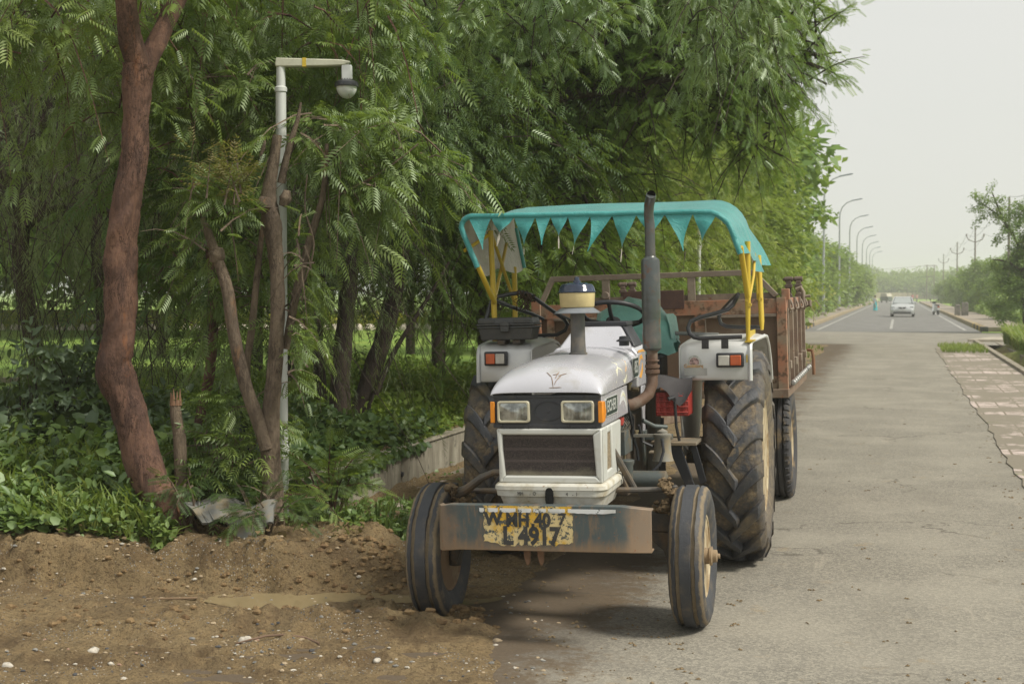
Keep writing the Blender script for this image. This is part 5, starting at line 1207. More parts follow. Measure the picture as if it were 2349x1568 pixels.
# ---------------------------------------------------------------- loose stones, clods, stick, broken slabs
def rock(mb,c,s,seed,n=7,flat_=.6):
    r=random.Random(seed); ico=[]; V=[];F=[]
    rows=5
    for i in range(rows+1):
        ph=math.pi*i/rows
        for k in range(n):
            th=2*math.pi*k/n; q=r.uniform(.75,1.15)
            V.append((c[0]+s*q*math.sin(ph)*math.cos(th)*1.1,c[1]+s*q*math.sin(ph)*math.sin(th)*.85,c[2]+s*flat_*q*math.cos(ph)))
    for i in range(rows):
        for k in range(n): F.append((i*n+k,i*n+(k+1)%n,(i+1)*n+(k+1)%n,(i+1)*n+k))
    mb.add(V,F)
def gz(x,y): return float(ground_z(np.array([[x]]),np.array([[y]]))[0,0])
MR=[flat('pale_quartz_stone',(.55,.51,.44),.8,0,.4,.25,40),flat('grey_stone',(.24,.235,.22),.8,0,.4,.25,40),flat('tan_stone',(.42,.33,.22),.85,0,.4,.25,40),flat('dark_stone',(.09,.09,.095),.8,0,.4,.25,40),flat('pink_stone',(.42,.27,.20),.8,0,.4,.25,40)]
gv=MB(); r=random.Random(77)
for i in range(1500):
    y=5.9+2.3*r.random()**1.3; x=r.uniform(-3.4,.25)
    if float(fbm(np.array(x*1.6),np.array(y*2.4),61,3))<r.uniform(-.45,.25): continue; 
    if x>-.55+(y-6)*-.1 and r.random()<.35: continue
    q=r.choice([.005,.006,.007,.009,.012])*r.uniform(.8,1.4); gv.mi=r.choices(range(5),[2.2,3,5,2.6,.6])[0]
    z=gz(x,y) 
    if z<-.012: z=0
    rock(gv,(x,y,z+q*.05),q,i,6)
for i in range(70):
    x=r.uniform(-3.4,-.5); y=8.3+r.random()**2*.35; q=r.uniform(.006,.016); gv.mi=r.choice([0,1,2,2,2]); rock(gv,(x,y,gz(x,y)+q*.2),q,i,6)
gv.build('gravel',MR,smooth=40,kind='stuff',label='small pale and grey stones scattered over the muddy verge',cat='gravel')
bigs=[(215,1505,.034,0,'white rounded stone at the bottom left of the mud'),(563,1492,.034,0,'flat pinkish white stone beside the dry stick'),(445,1487,.030,0,'pale broken stone left of the dry stick'),(352,1518,.030,0,'long chalky white lump near the bottom left corner'),(385,1522,.026,0,'small chalky lump touching the long white lump'),(640,1412,.026,1,'grey pebble on the mud ridge in front of the puddle'),(520,1418,.024,4,'reddish pebble on the mud ridge'),(480,1435,.026,3,'dark grey stone on the mud ridge'),(1140,1474,.028,2,'tan stone on the muddy asphalt edge below the bumper'),(865,1535,.024,0,'small white stone near the bottom edge of the mud'),(690,1372,.022,1,'flat grey stone at the far rim of the puddle'),(18,1540,.035,0,'pale stone in the bottom left corner')]
for px,py,s,mi,lab in bigs:
    d=5708/(py-672); p=wp(px,py,d); b=MB(); rock(b,(0,0,0),s,px,9,.55); o=b.build('stone',MR[mi],smooth=60,label=lab,cat='stone',group='larger stones on the verge'); o.location=(p.x,p.y,gz(p.x,p.y)+s*.15); o.rotation_euler=(0,0,px)
cl=MB(); r=random.Random(9)
for i in range(560):
    if i<120: x=r.uniform(-3.4,-.45); y=8.22+abs(r.gauss(0,.10)); q=r.uniform(.006,.020)
    elif i<340: x=r.gauss(-.75,.25); y=8.45+r.gauss(0,.16); q=r.uniform(.008,.028)
    elif i<440: a=r.gauss(0,1); x=-.32+r.gauss(0,.16); y=7.55+r.gauss(0,.13); q=r.uniform(.01,.032)
    else: x=r.uniform(-3.2,-.6); y=7.35+r.gauss(0,.12)+.45*(r.random()<.35); q=r.uniform(.008,.028)
    rock(cl,(x,y,gz(x,y)+q*.15),q,i,5,.7)
cl.build('soil_clods',grime('clod_soil',(.26,.175,.085),(.16,.10,.05),.95,0,9,.4,.65,bump=1,bs=60,bd=.01),smooth=30,kind='stuff',label='crumbled lumps of brown soil along the cut bank',cat='soil clods')
def gp(px,py,z): 
    a=(px-1174.5)/F_; b=-(py-784)/F_; ry=math.cos(PIT)+b*math.sin(PIT); rz=-math.sin(PIT)+b*math.cos(PIT); t=(z-CAMH)/rz; return Vector((a*t,ry*t,z))
b=MB(); pts=[gp(x,y,0) for x,y in ((542,1497),(570,1490),(610,1480),(650,1474),(700,1472),(732,1479))]; pts=[Vector((p.x,p.y,gz(p.x,p.y)+.012+.012*math.sin(i*1.2))) for i,p in enumerate(pts)]
b.tube(pts,[.003,.005,.006,.006,.007,.006],7); b.build('dry_stick',flat('grey_brown_twig',(.17,.11,.075),.9),label='thin curved dry stick lying on the mud',cat='stick')
b=MB(); pts=[gp(x,y,.3) for x,y in ((335,1265),(400,1262),(452,1258))]; b.tube([Vector((p.x,p.y,gz(p.x,p.y)+.012)) for p in pts],.006,6); b.build('dry_stick',flat('tan_twig',(.22,.15,.09),.9),label='straight tan twig on top of the cut bank',cat='stick')
M_slab=grime('grey_rubber_slab',(.17,.175,.17),(.25,.20,.12),.7,0,5,.42,.65,bump=.3)
def arcslab(px,py,z,r0,r1,a0,a1,tilt,lab,rotz=0,th=.018):
    b=MB(); n=24; rings=[]
    for i in range(n+1):
        a=D2R(a0+(a1-a0)*i/n); c,s=math.cos(a),math.sin(a); w_=.012*math.sin(i*.55); rings.append([(r0*c,r0*s,w_),((r0+r1)/2*c,(r0+r1)/2*s,w_*1.4+.012),(r1*c,r1*s,w_*1.8-.02),(r1*c,r1*s,w_*1.8-.02-th),((r0+r1)/2*c,(r0+r1)/2*s,w_*1.4+.012-th),(r0*c,r0*s,w_-th)])
    b.loft(rings)
    for i in range(2,n-1,3):
        a=D2R(a0+(a1-a0)*i/n); c,s=math.cos(a),math.sin(a); rm=(r0+r1)/2; c2,s2=math.cos(a+.12),math.sin(a+.12)
        b.tube([(r0*c,r0*s,.004),(rm*c2,rm*s2,-.006),(r1*c,r1*s,-.016)],.004,4)
    o=b.build('tyre_scrap',M_slab,smooth=30,label=lab,cat='tyre scrap',group='curved grey scraps at the foot of the pole tree'); p=wp(px,py,8.55); o.location=(p.x,8.5,z); o.rotation_euler=(D2R(tilt),D2R(rotz*.3),D2R(rotz)); return o
arcslab(500,1262,.27,.16,.38,35,125,38,'brown grey curved scrap with scored grooves, leftmost of the three',8)
arcslab(625,1250,.30,.10,.30,100,215,42,'grey curved scrap standing steepest against the soil, middle of the three',-15)
arcslab(655,1262,.27,.07,.25,-150,-20,40,'grey fan shaped scrap nearest the tractor wheel, dipping into the soil',10)
# ================================================================ STREET FURNITURE
M_pole=grime('white_pole_paint',(.60,.62,.60),(.42,.43,.39),.5,.1,5,.55,.8,rust=(.20,.15,.10),rs=24,ra=.70,rb=.73,bump=.08)
M_glob=flat('frosted_lamp_globe',(.68,.69,.68),.3,0,.5,.05)
def garden_lamp(loc,h,rot,label):
    t=empty('garden_lamp',loc,(0,0,rot)); tag(t,label,'street lamp')
    b=MB(); b.tube([(0,0,-.3),(0,0,.62),(0,0,.621),(0,0,h-.18)],[.037,.037,.034,.034],18); b.lathe([(.60,.037),(.605,.043),(.64,.043),(.645,.037)],(0,0,0),'z',18); b.lathe([(h-.20,.036),(h-.195,.041),(h-.17,.041),(h-.16,.030),(h-.02,.029)],(0,0,0),'z',18); b.build('pole',M_pole,t,smooth=40)
    b=MB(); b.prism([(-.035,h-.02),(-.028,h+.022),(.40,h+.010),(.46,h-.002),(.42,h-.028),(.30,h-.034),(-.03,h-.038)],-.032,.032,'y'); a=b.build('arm',grime('arm_cream_paint',(.55,.55,.44),(.35,.33,.25),.5,.1,8,.5,.8),t,bevel=.008)
    b=MB(); b.box((.145,-.034,h-.037),(.170,.034,h+.020)); b.build('yellow_tape',M_yel,a)
    b=MB(); b.box((.40,-.03,h-.12),(.465,.03,h-.025)); b.build('driver_box',flat('label_white_box',(.58,.60,.60),.5),t,bevel=.004)
    b=MB(); b.lathe([(h-.165,.078),(h-.160,.080),(h-.135,.076),(h-.118,.045),(h-.115,0)],(.43,0,0),'z',28)
    for k in range(18):
        a_=2*math.pi*k/18; c,s=math.cos(a_),math.sin(a_); b.add([(.43+.045*c,.045*s,h-.112),(.43+.080*c,.080*s,h-.150),(.43+.080*c-.003*s,.080*s+.003*c,h-.150),(.43+.045*c-.003*s,.045*s+.003*c,h-.112)],[(0,1,2,3)])
    b.build('lamp_head',M_tube,t)
    b=MB(); b.lathe([(h-.165,.068),(h-.19,.064),(h-.215,.050),(h-.235,.028),(h-.242,0)],(.43,0,0),'z',28); b.build('lamp_globe',M_glob,t,smooth=60)
    return t
pl=wp(647,672,9.35); garden_lamp((pl.x,pl.y,.1),3.16,D2R(0),'white garden lamp pole with a globe light behind the forked pale trunk')
p2_=wp(1603,672,26); garden_lamp((p2_.x,p2_.y,0),3.26,D2R(0),'white garden lamp pole seen between the canopy and the trailer rail')
# box with cables at the foot of the tree
eb=empty('electric_box',(wp(577,1000,9.62).x,9.62,.62)); tag(eb,'open grey electric box behind the forked tree trunk','electric box')
M_eb=flat('grey_box_paint',(.22,.25,.25),.5)
b=MB(); b.box((-.075,.03,.0),(.11,.04,.34)); b.box((-.075,-.05,.0),(-.068,.03,.34)); b.box((.03,-.05,.02),(.11,-.04,.34)); b.box((-.075,-.05,.33),(.11,.04,.342)); b.build('box_shell',M_eb,eb,bevel=.002)
b=MB(); b.box((-.06,.0,.02),(.02,.03,.32)); b.build('switch_gear',flat('dark_blue_black_inside',(.02,.022,.04),.6),eb)
b=MB(); b.tube([(-.04,-.03,.14),(-.03,-.06,.06),(-.045,-.08,-.02),(-.07,-.09,-.08)],.006,6); b.build('blue_wire',flat('blue_wire_sheath',(.03,.10,.42),.4),eb)
b=MB(); b.tube([(.0,-.03,.16),(-.0,-.06,.04),(-.03,-.08,-.03),(-.075,-.09,-.09)],.005,6); b.build('yellow_wire',flat('pale_yellow_wire_sheath',(.55,.50,.25),.4),eb)
b=MB(); b.box((-.03,.01,-.9),(.03,.04,0)); b.build('box_post',M_eb,eb)
c0=Vector(eb.location); b=MB(); b.tube([c0+Vector((-.07,-.09,-.08)),c0+Vector((-.12,-.15,-.17)),c0+Vector((-.20,-.3,-.25)),c0+Vector((-.28,-.6,-.32)),(c0.x-.36,8.75,.31),(c0.x-.44,8.62,.30),(c0.x-.40,8.55,.31)],.014,9); b.build('black_cable',M_black,label='thick black cable running down from the grey box to the soil',cat='cable')

# roadside lamps along the far left pavement
M_lp=flat('galvanised_lamp_post',(.42,.44,.46),.5,.3)
def street_lamp():
    t=empty('street_lamp',(0,0,0)); b=MB(); b.tube([(0,0,0),(0,0,3.2),(0,0,3.21),(0,0,8.3),(.03,0,8.9),(.22,0,9.45),(.6,0,9.85),(1.1,0,10.05)],[.115,.10,.085,.07,.06,.055,.05,.045],12); b.build('pole',M_lp,t)
    b=MB(); b.prism([(1.0,9.99),(1.05,10.10),(1.9,10.26),(2.05,10.22),(1.9,10.15)],-.12,.12,'y'); b.build('lamp_head',flat('grey_lamp_head',(.28,.31,.36),.4),t,bevel=.01)
    b=MB(); b.box((-.17,-.17,0),(.17,.17,.25)); b.build('base',M_conc,t,bevel=.02); return t
sl0=street_lamp(); labs=['tall street lamp nearest of the left row, its arm clear of the tree','second tall street lamp from the near end of the left row','third tall street lamp from the near end of the left row','fourth tall street lamp from the near end of the left row','fifth tall street lamp from the near end of the left row','sixth tall street lamp from the near end of the left row','seventh tall street lamp from the near end, by the woman in teal','farthest tall street lamp of the left row']
for i,d in enumerate((103,130,157,184,211,238,265,292)):
    o=sl0 if i==0 else copy_tree(sl0); x=(-5.25+d*sR)/cR; o.location=(x,d,.1); o.rotation_euler=(0,0,-RA*.6); tag(o,labs[i],'street lamp','street lamps along the left pavement')
# electric poles on the right
M_ep=flat('weathered_iron_pole',(.20,.16,.15),.8,.2)
def epole():
    t=empty('electric_pole',(0,0,0)); b=MB(); b.tube([(0,0,-.3),(0,0,9.0)],[.13,.08],10); b.build('pole',M_ep,t)
    b=MB(); b.tube([(-.95,0,8.15),(-.75,0,7.75),(0,0,7.45),(.75,0,7.75),(.95,0,8.15)],.05,6); b.build('cross_arm',M_ep,t)
    for x,z in ((-.95,8.15),(.95,8.15),(0,9.0)): b=MB(); b.lathe([(z,.05),(z+.06,.10),(z+.14,.06),(z+.22,.09),(z+.3,.0)],(x,0,0),'z',8); b.build('insulator',flat('brown_insulator',(.16,.12,.11),.3),t)
    b=MB(); b.box((-.15,-.15,1.2),(.15,.15,1.6)); b.build('number_band',M_white,t); return t
ep0=epole(); pos=[]
for i,(d,lab) in enumerate(((113,'electric pole partly hidden behind the right-hand tree'),(163,'tallest looking electric pole standing clear over the right bushes'),(213,'middle electric pole of the right-hand line'),(278,'farthest single electric pole of the right-hand line'))):
    o=ep0 if i==0 else copy_tree(ep0); x=(8.4+d*sR)/cR; o.location=(x,d,.1); o.rotation_euler=(0,0,-RA); tag(o,lab,'electric pole','electric poles along the right verge'); pos.append(Vector((x,d,.1)))
pos=[Vector(((8.4+60*sR)/cR,60,.1))]+pos
for j,(dx,z) in enumerate(((-.95,8.45),(.95,8.45),(0,9.3))):
    b=MB()
    for a,c in zip(pos[:-1],pos[1:]):
        q=[]; 
        for k in range(13):
            s=k/12; p=a.lerp(c,s); q.append((p.x+dx*cR,p.y-dx*sR,z+.1-1.1*4*s*(1-s)))
        b.tube(q,.018,4)
    b.build('overhead_wire',flat('dull_wire',(.25,.25,.26),.5,.3),label=('left','right','topmost')[j]+' sagging wire strung along the electric poles',cat='wire')
hp=empty('transformer_frame',(wp(2134,672,330).x,330,0)); tag(hp,'twin-post electric frame at the end of the right bushes','electric frame')
for x in (-.85,.85): b=MB(); b.tube([(x,0,0),(x,0,8.3)],.11,8); b.build('post',M_ep,hp)
b=MB(); 
for z in (8.1,5.6): b.tube([(-1.5 if z>8 else -.85,0,z),(1.5 if z>8 else .85,0,z)],.08,6)
b.tube([(-.8,0,5.5),(0,0,3.5)],.05,5); b.tube([(.8,0,5.5),(0,0,3.5)],.05,5); b.build('cross_arm',M_ep,hp)
b=MB(); b.tube([(.6+hp.location.x,330,8.2),(hp.location.x-14,331,7.0),(hp.location.x-38,332,8.5)],.03,4); b.build('overhead_wire',M_ep,label='thin wire running left from the twin-post frame',cat='wire')
# end wall
ew=empty('compound_wall',(wp(2005,672,420).x,420,0)); tag(ew,'cream compound wall across the far end of the road','wall')
for k in range(6): b=MB(); b.box((k*5+.02,0,0),(k*5+4.8,.25,1.85)); b.build('wall_panel',grime('cream_wall',(.48,.40,.28),(.33,.27,.20),.9,0,1,.45,.7),ew); b=MB(); b.box((k*5+4.8,-.1,0),(k*5+5.02,.35,2.0)); b.build('wall_pier',flat('pier_brown',(.25,.2,.15),.9),ew)
# concrete blocks on the right pavement
cb=empty('concrete_block',(wp(2206,672,101).x,101,.15),(0,0,-RA)); tag(cb,'two rough grey concrete posts standing together on the right pavement','concrete block')
for x,w_,h in ((-.27,.20,.80),(.22,.24,.95)): b=MB(); b.loft([[(x-w_,-.25,0),(x+w_,-.25,0),(x+w_,.25,0),(x-w_,.25,0)],[(x-w_*.95,-.24,h*.5),(x+w_,-.24,h*.5),(x+w_,.24,h*.5),(x-w_*.95,.24,h*.5)],[(x-w_*.92,-.22,h),(x+w_*.95,-.22,h-.04),(x+w_*.95,.22,h),(x-w_*.92,.22,h-.02)]]); b.build('block',grime('rough_concrete',(.22,.205,.18),(.12,.115,.10),.95,0,3,.4,.65,bump=.8),cb,bevel=.02)

# ---------------------------------------------------------------- car
car=empty('car',(wp(2071,672,106).x,106,.0),(0,0,-RA-D2R(1))); tag(car,'silver hatchback driving toward the camera in the far lane','car')
M_car=grime('silver_car_paint',(.56,.58,.58),(.46,.47,.47),.28,.4,3,.6,.9,coat=.5,bump=.0); M_gls=flat('tinted_glass',(.10,.12,.125),.06,0,.9,.1)
def sect(y,hw,z0,z1,zs,top,tw):
    return [(-hw*.93,y,z0),(-hw,y,z0+.12),(-hw,y,zs),(-tw,y,z1),(-tw*.5,y,top),(0,y,top+.01),(tw*.5,y,top),(tw,y,z1),(hw,y,zs),(hw,y,z0+.12),(hw*.93,y,z0)]
b=MB(); S_=[sect(-1.95,.62,.30,.52,.45,.55,.55),sect(-1.90,.76,.22,.66,.52,.70,.66),sect(-1.75,.84,.20,.76,.66,.80,.72),sect(-1.4,.865,.20,.86,.74,.90,.75),sect(-1.0,.87,.20,.94,.80,.98,.78),sect(-.2,.87,.20,.98,.86,1.0,.80),sect(1.0,.87,.20,.98,.88,1.0,.80),sect(1.7,.85,.22,.98,.86,1.0,.78),sect(1.95,.78,.30,.85,.7,.88,.68)]
b.loft(S_); b.build('body',M_car,car,smooth=50)
b=MB(); b.loft([[(-.74,-.85,.97),(.74,-.85,.97),(.74,1.75,.97),(-.74,1.75,.97)],[(-.60,-.15,1.42),(.60,-.15,1.42),(.60,1.35,1.42),(-.60,1.35,1.42)]]); b.build('side_glass',M_gls,car,bevel=.04)
b=MB(); b.loft([[(-.62,-.22,1.415),(.62,-.22,1.415),(.62,1.4,1.415),(-.62,1.4,1.415)],[(-.54,-.02,1.49),(.54,-.02,1.49),(.54,1.25,1.49),(-.54,1.25,1.49)]]); 
for sg in (-1,1): b.tube([(sg*.76,-.90,.96),(sg*.63,-.20,1.43)],.035,6); b.tube([(sg*.76,.55,.98),(sg*.64,.55,1.43)],.04,6)
b.build('roof',M_car,car,smooth=50)
b=MB(); b.add([(-.66,-.86,1.005),(.66,-.86,1.005),(.55,-.22,1.405),(-.55,-.22,1.405)],[(0,1,2,3)]); b.build('windscreen',flat('pale_reflecting_glass',(.34,.37,.37),.08,0,.9,.1),car)
for sg in (-1,1):
    b=MB(); b.prism([(sg*.44,.66),(sg*.80,.70),(sg*.80,.80),(sg*.60,.80)],-1.90,-1.70,'y'); b.build('headlight',flat('headlight_clear',(.75,.80,.82),.1,.3),car,bevel=.02)
    b=MB(); b.lathe([(-.10,.20),(-.09,.28),(-.06,.30),(.06,.30),(.09,.28),(.10,.20)],(sg*.76,-1.25,.30),'x',24,True); b.lathe([(-.02,0),(-.02,.2),(.02,.2),(.02,0)],(sg*.78,-1.25,.30),'x',16); b.build('wheel',M_black,car)
    b=MB(); b.lathe([(-.10,.20),(-.09,.28),(-.06,.30),(.06,.30),(.09,.28),(.10,.20)],(sg*.76,1.3,.30),'x',24,True); b.build('wheel',M_black,car)
    b=MB(); b.box((sg*.86-.10,-.75,.94),(sg*.95+.05,-.65,1.08)); b.build('mirror',M_car,car,bevel=.03)
b=MB(); b.prism([(-.30,.72),(.30,.72),(.14,.60),(-.14,.60)],-1.955,-1.90,'y'); b.box((-.62,-1.97,.27),(.62,-1.93,.38)); b.build('grille',M_black,car,bevel=.01)
b=MB(); b.lathe([(-1.975,0),(-1.975,.06),(-1.95,.06)],(0,0,.66),'y',14); b.build('emblem',M_chr,car)
b=MB(); b.box((-.26,-1.99,.46),(.26,-1.965,.57)); b.build('number_plate',M_white,car)
# ---------------------------------------------------------------- scooter
sct=empty('scooter',(wp(2147,672,114).x,114,0),(0,0,-RA+D2R(14))); tag(sct,'white scooter parked at the right kerb beyond the junction','scooter')
b=MB(); b.lathe([(-.05,.14),(-.05,.22),(0,.24),(.05,.22),(.05,.14)],(0,-.62,.24),'x',20,True); b.build('wheel',M_black,sct); b=MB(); b.lathe([(-.05,.14),(-.05,.22),(0,.24),(.05,.22),(.05,.14)],(0,.62,.24),'x',20,True); b.build('wheel',M_black,sct)
b=MB(); b.loft([[(-.10,-.78,.42),(.10,-.78,.42),(.10,-.78,.62),(-.10,-.78,.62)],[(-.19,-.55,.34),(.19,-.55,.34),(.17,-.55,.76),(-.17,-.55,.76)],[(-.18,-.1,.30),(.18,-.1,.30),(.15,-.1,.74),(-.15,-.1,.74)],[(-.16,.1,.26),(.16,.1,.26),(.14,.1,.34),(-.14,.1,.34)],[(-.18,.42,.26),(.18,.42,.26),(.18,.42,.34),(-.18,.42,.34)],[(-.20,.5,.4),(.20,.5,.4),(.14,.5,.95),(-.14,.5,.95)],[(-.08,.62,.5),(.08,.62,.5),(.06,.56,.98),(-.06,.56,.98)]]); b.build('body',flat('white_scooter_paint',(.6,.62,.63),.3),sct,bevel=.03)
b=MB(); b.box((-.14,-.70,.76),(.14,.0,.84)); b.build('seat',M_black,sct,bevel=.03); b=MB(); b.tube([(-.34,.42,1.02),(0,.5,1.0),(.34,.42,1.02)],.02,8); b.box((-.12,.46,.93),(.12,.62,1.08)); b.build('handlebar',M_black,sct,bevel=.01)
b=MB(); b.box((-.09,-.80,.60),(.09,-.76,.70)); b.build('tail_light',M_redl,sct); b=MB(); b.box((-.10,-.82,.40),(.10,-.80,.54)); b.build('number_plate',M_white,sct)
for sg in (-1,1): b=MB(); b.tube([(sg*.25,.44,1.02),(sg*.32,.44,1.18)],.01,6); b.lathe([(-.01,0),(-.01,.06),(.01,.06),(.012,0)],(sg*.33,.44,1.22),'y',12); b.build('mirror',M_black,sct)
# ---------------------------------------------------------------- people (far away)
def person(loc,h,rot,skin,top,bottom,label,pose='walk',shawl=None,group=None):
    s=h/1.7; root=empty('person',loc,(0,0,rot)); tag(root,label,'person',group)
    J={'pel':(0,0,.92),'waist':(0,.0,1.05),'chest':(0,-.01,1.28),'neck':(0,0,1.43),'head0':(0,-.01,1.50),'head1':(0,-.015,1.60),'crown':(0,-.01,1.68),
       'hl':(-.09,0,.88),'kl':(-.10,-.16,.50),'al':(-.10,-.08,.09),'tl':(-.10,-.22,.03),'hr':(.09,0,.88),'kr':(.10,.05,.49),'ar':(.10,.24,.12),'tr':(.10,.12,.03),
       'sl':(-.17,0,1.38),'el':(-.23,.08,1.12),'wl':(-.22,-.04,.90),'fl':(-.21,-.07,.80),'sr':(.17,0,1.38),'er':(.22,-.08,1.13),'wr':(.20,-.24,1.02),'fr':(.20,-.30,.98)}
    R={'pel':.135,'waist':.115,'chest':.14,'neck':.055,'head0':.075,'head1':.095,'crown':.07,'hl':.10,'kl':.06,'al':.04,'tl':.03,'hr':.10,'kr':.06,'ar':.04,'tr':.03,'sl':.06,'el':.042,'wl':.03,'fl':.035,'sr':.06,'er':.042,'wr':.03,'fr':.035}
    E_=[('pel','waist'),('waist','chest'),('chest','neck'),('neck','head0'),('head0','head1'),('head1','crown'),('pel','hl'),('hl','kl'),('kl','al'),('al','tl'),('pel','hr'),('hr','kr'),('kr','ar'),('ar','tr'),('chest','sl'),('sl','el'),('el','wl'),('wl','fl'),('chest','sr'),('sr','er'),('er','wr'),('wr','fr')]
    K=list(J); me=bpy.data.meshes.new('body'); me.from_pydata([tuple(c*s for c in J[k]) for k in K],[(K.index(a),K.index(b_)) for a,b_ in E_],[]); me.materials.append(flat('skin_tone',skin,.6))
    o=bpy.data.objects.new('body',me); col.objects.link(o); o.parent=root; o.modifiers.new('skin','SKIN')
    for i,k in enumerate(K): me.skin_vertices[0].data[i].radius=(R[k]*s,R[k]*s*(.75 if k in('pel','waist','chest') else 1))
    me.skin_vertices[0].data[0].use_root=True; ss=o.modifiers.new('sub','SUBSURF'); ss.levels=1; ss.render_levels=1
    b=MB(); b.lathe([(.86*s,.20*s),(1.0*s,.165*s),(1.12*s,.15*s),(1.28*s,.175*s),(1.38*s,.17*s),(1.44*s,.07*s)],(0,0,0),'z',16); b.v=[(x,y*.72,z) for x,y,z in b.v]; b.build('top',flat('cloth_top',top,.8),root,smooth=60)
    for sg,(a_,c_) in ((-1,('sl','el')),(1,('sr','er'))): b=MB(); b.tube([tuple(q*s for q in J[a_]),tuple(q*s for q in J[c_])],[.072*s,.06*s],8); b.build('sleeve',flat('cloth_sleeve',top,.8),root)
    if pose=='skirt':
        b=MB(); b.lathe([(.10*s,.26*s),(.4*s,.22*s),(.75*s,.19*s),(.95*s,.165*s),(1.02*s,.15*s)],(0,0,0),'z',18); b.v=[(x+.012*math.sin(z*20+x*30),y*.85,z) for x,y,z in b.v]; b.build('skirt',flat('cloth_skirt',bottom,.8),root,smooth=60)
    else:
        for L in (('hl','kl','al'),('hr','kr','ar')): b=MB(); b.tube([tuple(q*s for q in J[k]) for k in L],[.115*s,.085*s,.065*s],10); b.build('trousers',flat('cloth_trousers',bottom,.8),root)
    b=MB(); b.lathe([(1.52*s,.085*s),(1.60*s,.108*s),(1.68*s,.095*s),(1.72*s,.0)],(0,.018*s,0),'z',14); b.build('hair',flat('black_hair',(.02,.018,.016),.5),root,smooth=60)
    b=MB(); b.lathe([(-.03*s,0),(-.025*s,.012*s),(0,.014*s)],(0,-.105*s,1.585*s),'y',6); b.build('nose',flat('skin_tone_nose',skin,.6),root)
    if shawl: b=MB(); b.loft([[(-.05*s,-.14*s,1.42*s),(.16*s,-.1*s,1.40*s),(.21*s,.08*s,1.36*s)],[(.06*s,-.17*s,1.15*s),(.22*s,-.14*s,1.12*s),(.28*s,.05*s,1.12*s)],[(.12*s,-.18*s,.8*s),(.26*s,-.16*s,.78*s),(.34*s,.05*s,.72*s)],[(.16*s,-.14*s,.55*s),(.26*s,-.12*s,.5*s),(.36*s,.04*s,.46*s)]],closed=False); b.build('shawl',flat('pale_shawl',shawl,.8),root,smooth=60)
    return root
sk_=(.28,.16,.10)
person((wp(2008,672,137).x,137,.0),1.52,D2R(20),sk_,(.50,.55,.56),(.04,.46,.50),'woman in a teal skirt and pale shawl walking on the left of the far road','skirt',(.60,.58,.40))
person((wp(2093,672,250).x,250,.0),1.65,D2R(-10),sk_,(.62,.25,.25),(.10,.10,.14),'tiny far person in a pink top just right of the car roof','walk')
person((wp(2103,672,262).x,262,.0),1.65,D2R(30),sk_,(.60,.36,.30),(.12,.12,.12),'tiny far person in a peach top, rightmost of the two by the car','walk')
# far motor rickshaw
rk=empty('auto_rickshaw',(wp(2034,672,262).x,262,0),(0,0,D2R(20))); tag(rk,'small pale vehicle parked far off behind the woman in teal','rickshaw')
b=MB(); b.loft([[(-.5,-1.2,.3),(.5,-1.2,.3),(.4,-1.1,1.1),(-.4,-1.1,1.1)],[(-.65,-.3,.3),(.65,-.3,.3),(.65,-.3,1.1),(-.65,-.3,1.1)],[(-.65,1.2,.35),(.65,1.2,.35),(.65,1.2,1.1),(-.65,1.2,1.1)]]); b.build('body',flat('dark_green_body',(.10,.13,.10),.5),rk,bevel=.04)
b=MB(); b.loft([[(-.6,-1.0,1.1),(.6,-1.0,1.1),(.66,1.2,1.1),(-.66,1.2,1.1)],[(-.5,-.6,1.7),(.5,-.6,1.7),(.55,1.1,1.7),(-.55,1.1,1.7)]]); b.build('hood_cover',flat('cream_hood',(.55,.52,.42),.8),rk,bevel=.05)
for x,y in ((0,-1.05),(-.55,.8),(.55,.8)): b=MB(); b.lathe([(-.06,.12),(-.06,.2),(.06,.2),(.06,.12)],(x,y,.2),'x',14,True); b.build('wheel',M_black,rk)
# ================================================================ VEGETATION
T_neem,T_aca,T_wil,T_cl,T_spr,T_bl=neem_t(),acacia_t(),willow_t(),cluster_t(7,1,.5),sprig_t(),blade_t()
T_neem5=neem_t(5)
def heart_fix():
    V=[(0,0,0),(.22,.40,.08),(.7,.30,.03),(1,0,-.12),(.5,0,-.02),(.22,-.40,.08),(.7,-.30,.03),(1,0,-.12)]
    return np.array(V,float),np.array([(0,4,2,1),(4,3,7,2),(0,5,6,4),(4,6,3,7)])
T_heart=heart_fix()
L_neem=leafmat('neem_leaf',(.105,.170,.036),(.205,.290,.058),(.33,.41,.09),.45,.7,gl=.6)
L_neemd=leafmat('shade_tinted_neem_leaf',(.045,.085,.028),(.080,.140,.040),(.13,.20,.05),.38,.8)  # darker copy: thicket shade put into the colour; front copy brightened as lit
L_will=leafmat('bottlebrush_leaf',(.100,.130,.055),(.165,.205,.085),(.22,.27,.11),.4,.9)
L_aca=leafmat('acacia_leaf',(.115,.210,.045),(.205,.325,.065),(.32,.42,.08),.48,.45)
L_yel=leafmat('yellow_green_leaf',(.19,.28,.05),(.31,.38,.07),(.42,.41,.12),.5,.35)
L_far=leafmat('far_leaf',(.17,.28,.065),(.27,.37,.085),(.34,.40,.10),.45,.12)
L_young=leafmat('reddish_young_leaf',(.20,.20,.06),(.30,.19,.09),(.15,.22,.05),.45,3)
L_cov=leafmat('ground_cover_leaf',(.115,.20,.050),(.205,.30,.075),(.25,.35,.09),.42,1.5,gl=.6)
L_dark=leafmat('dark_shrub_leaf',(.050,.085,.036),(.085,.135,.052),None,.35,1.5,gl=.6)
L_grass=leafmat('long_grass',(.16,.24,.05),(.27,.33,.08),(.33,.33,.11),.48,.8)
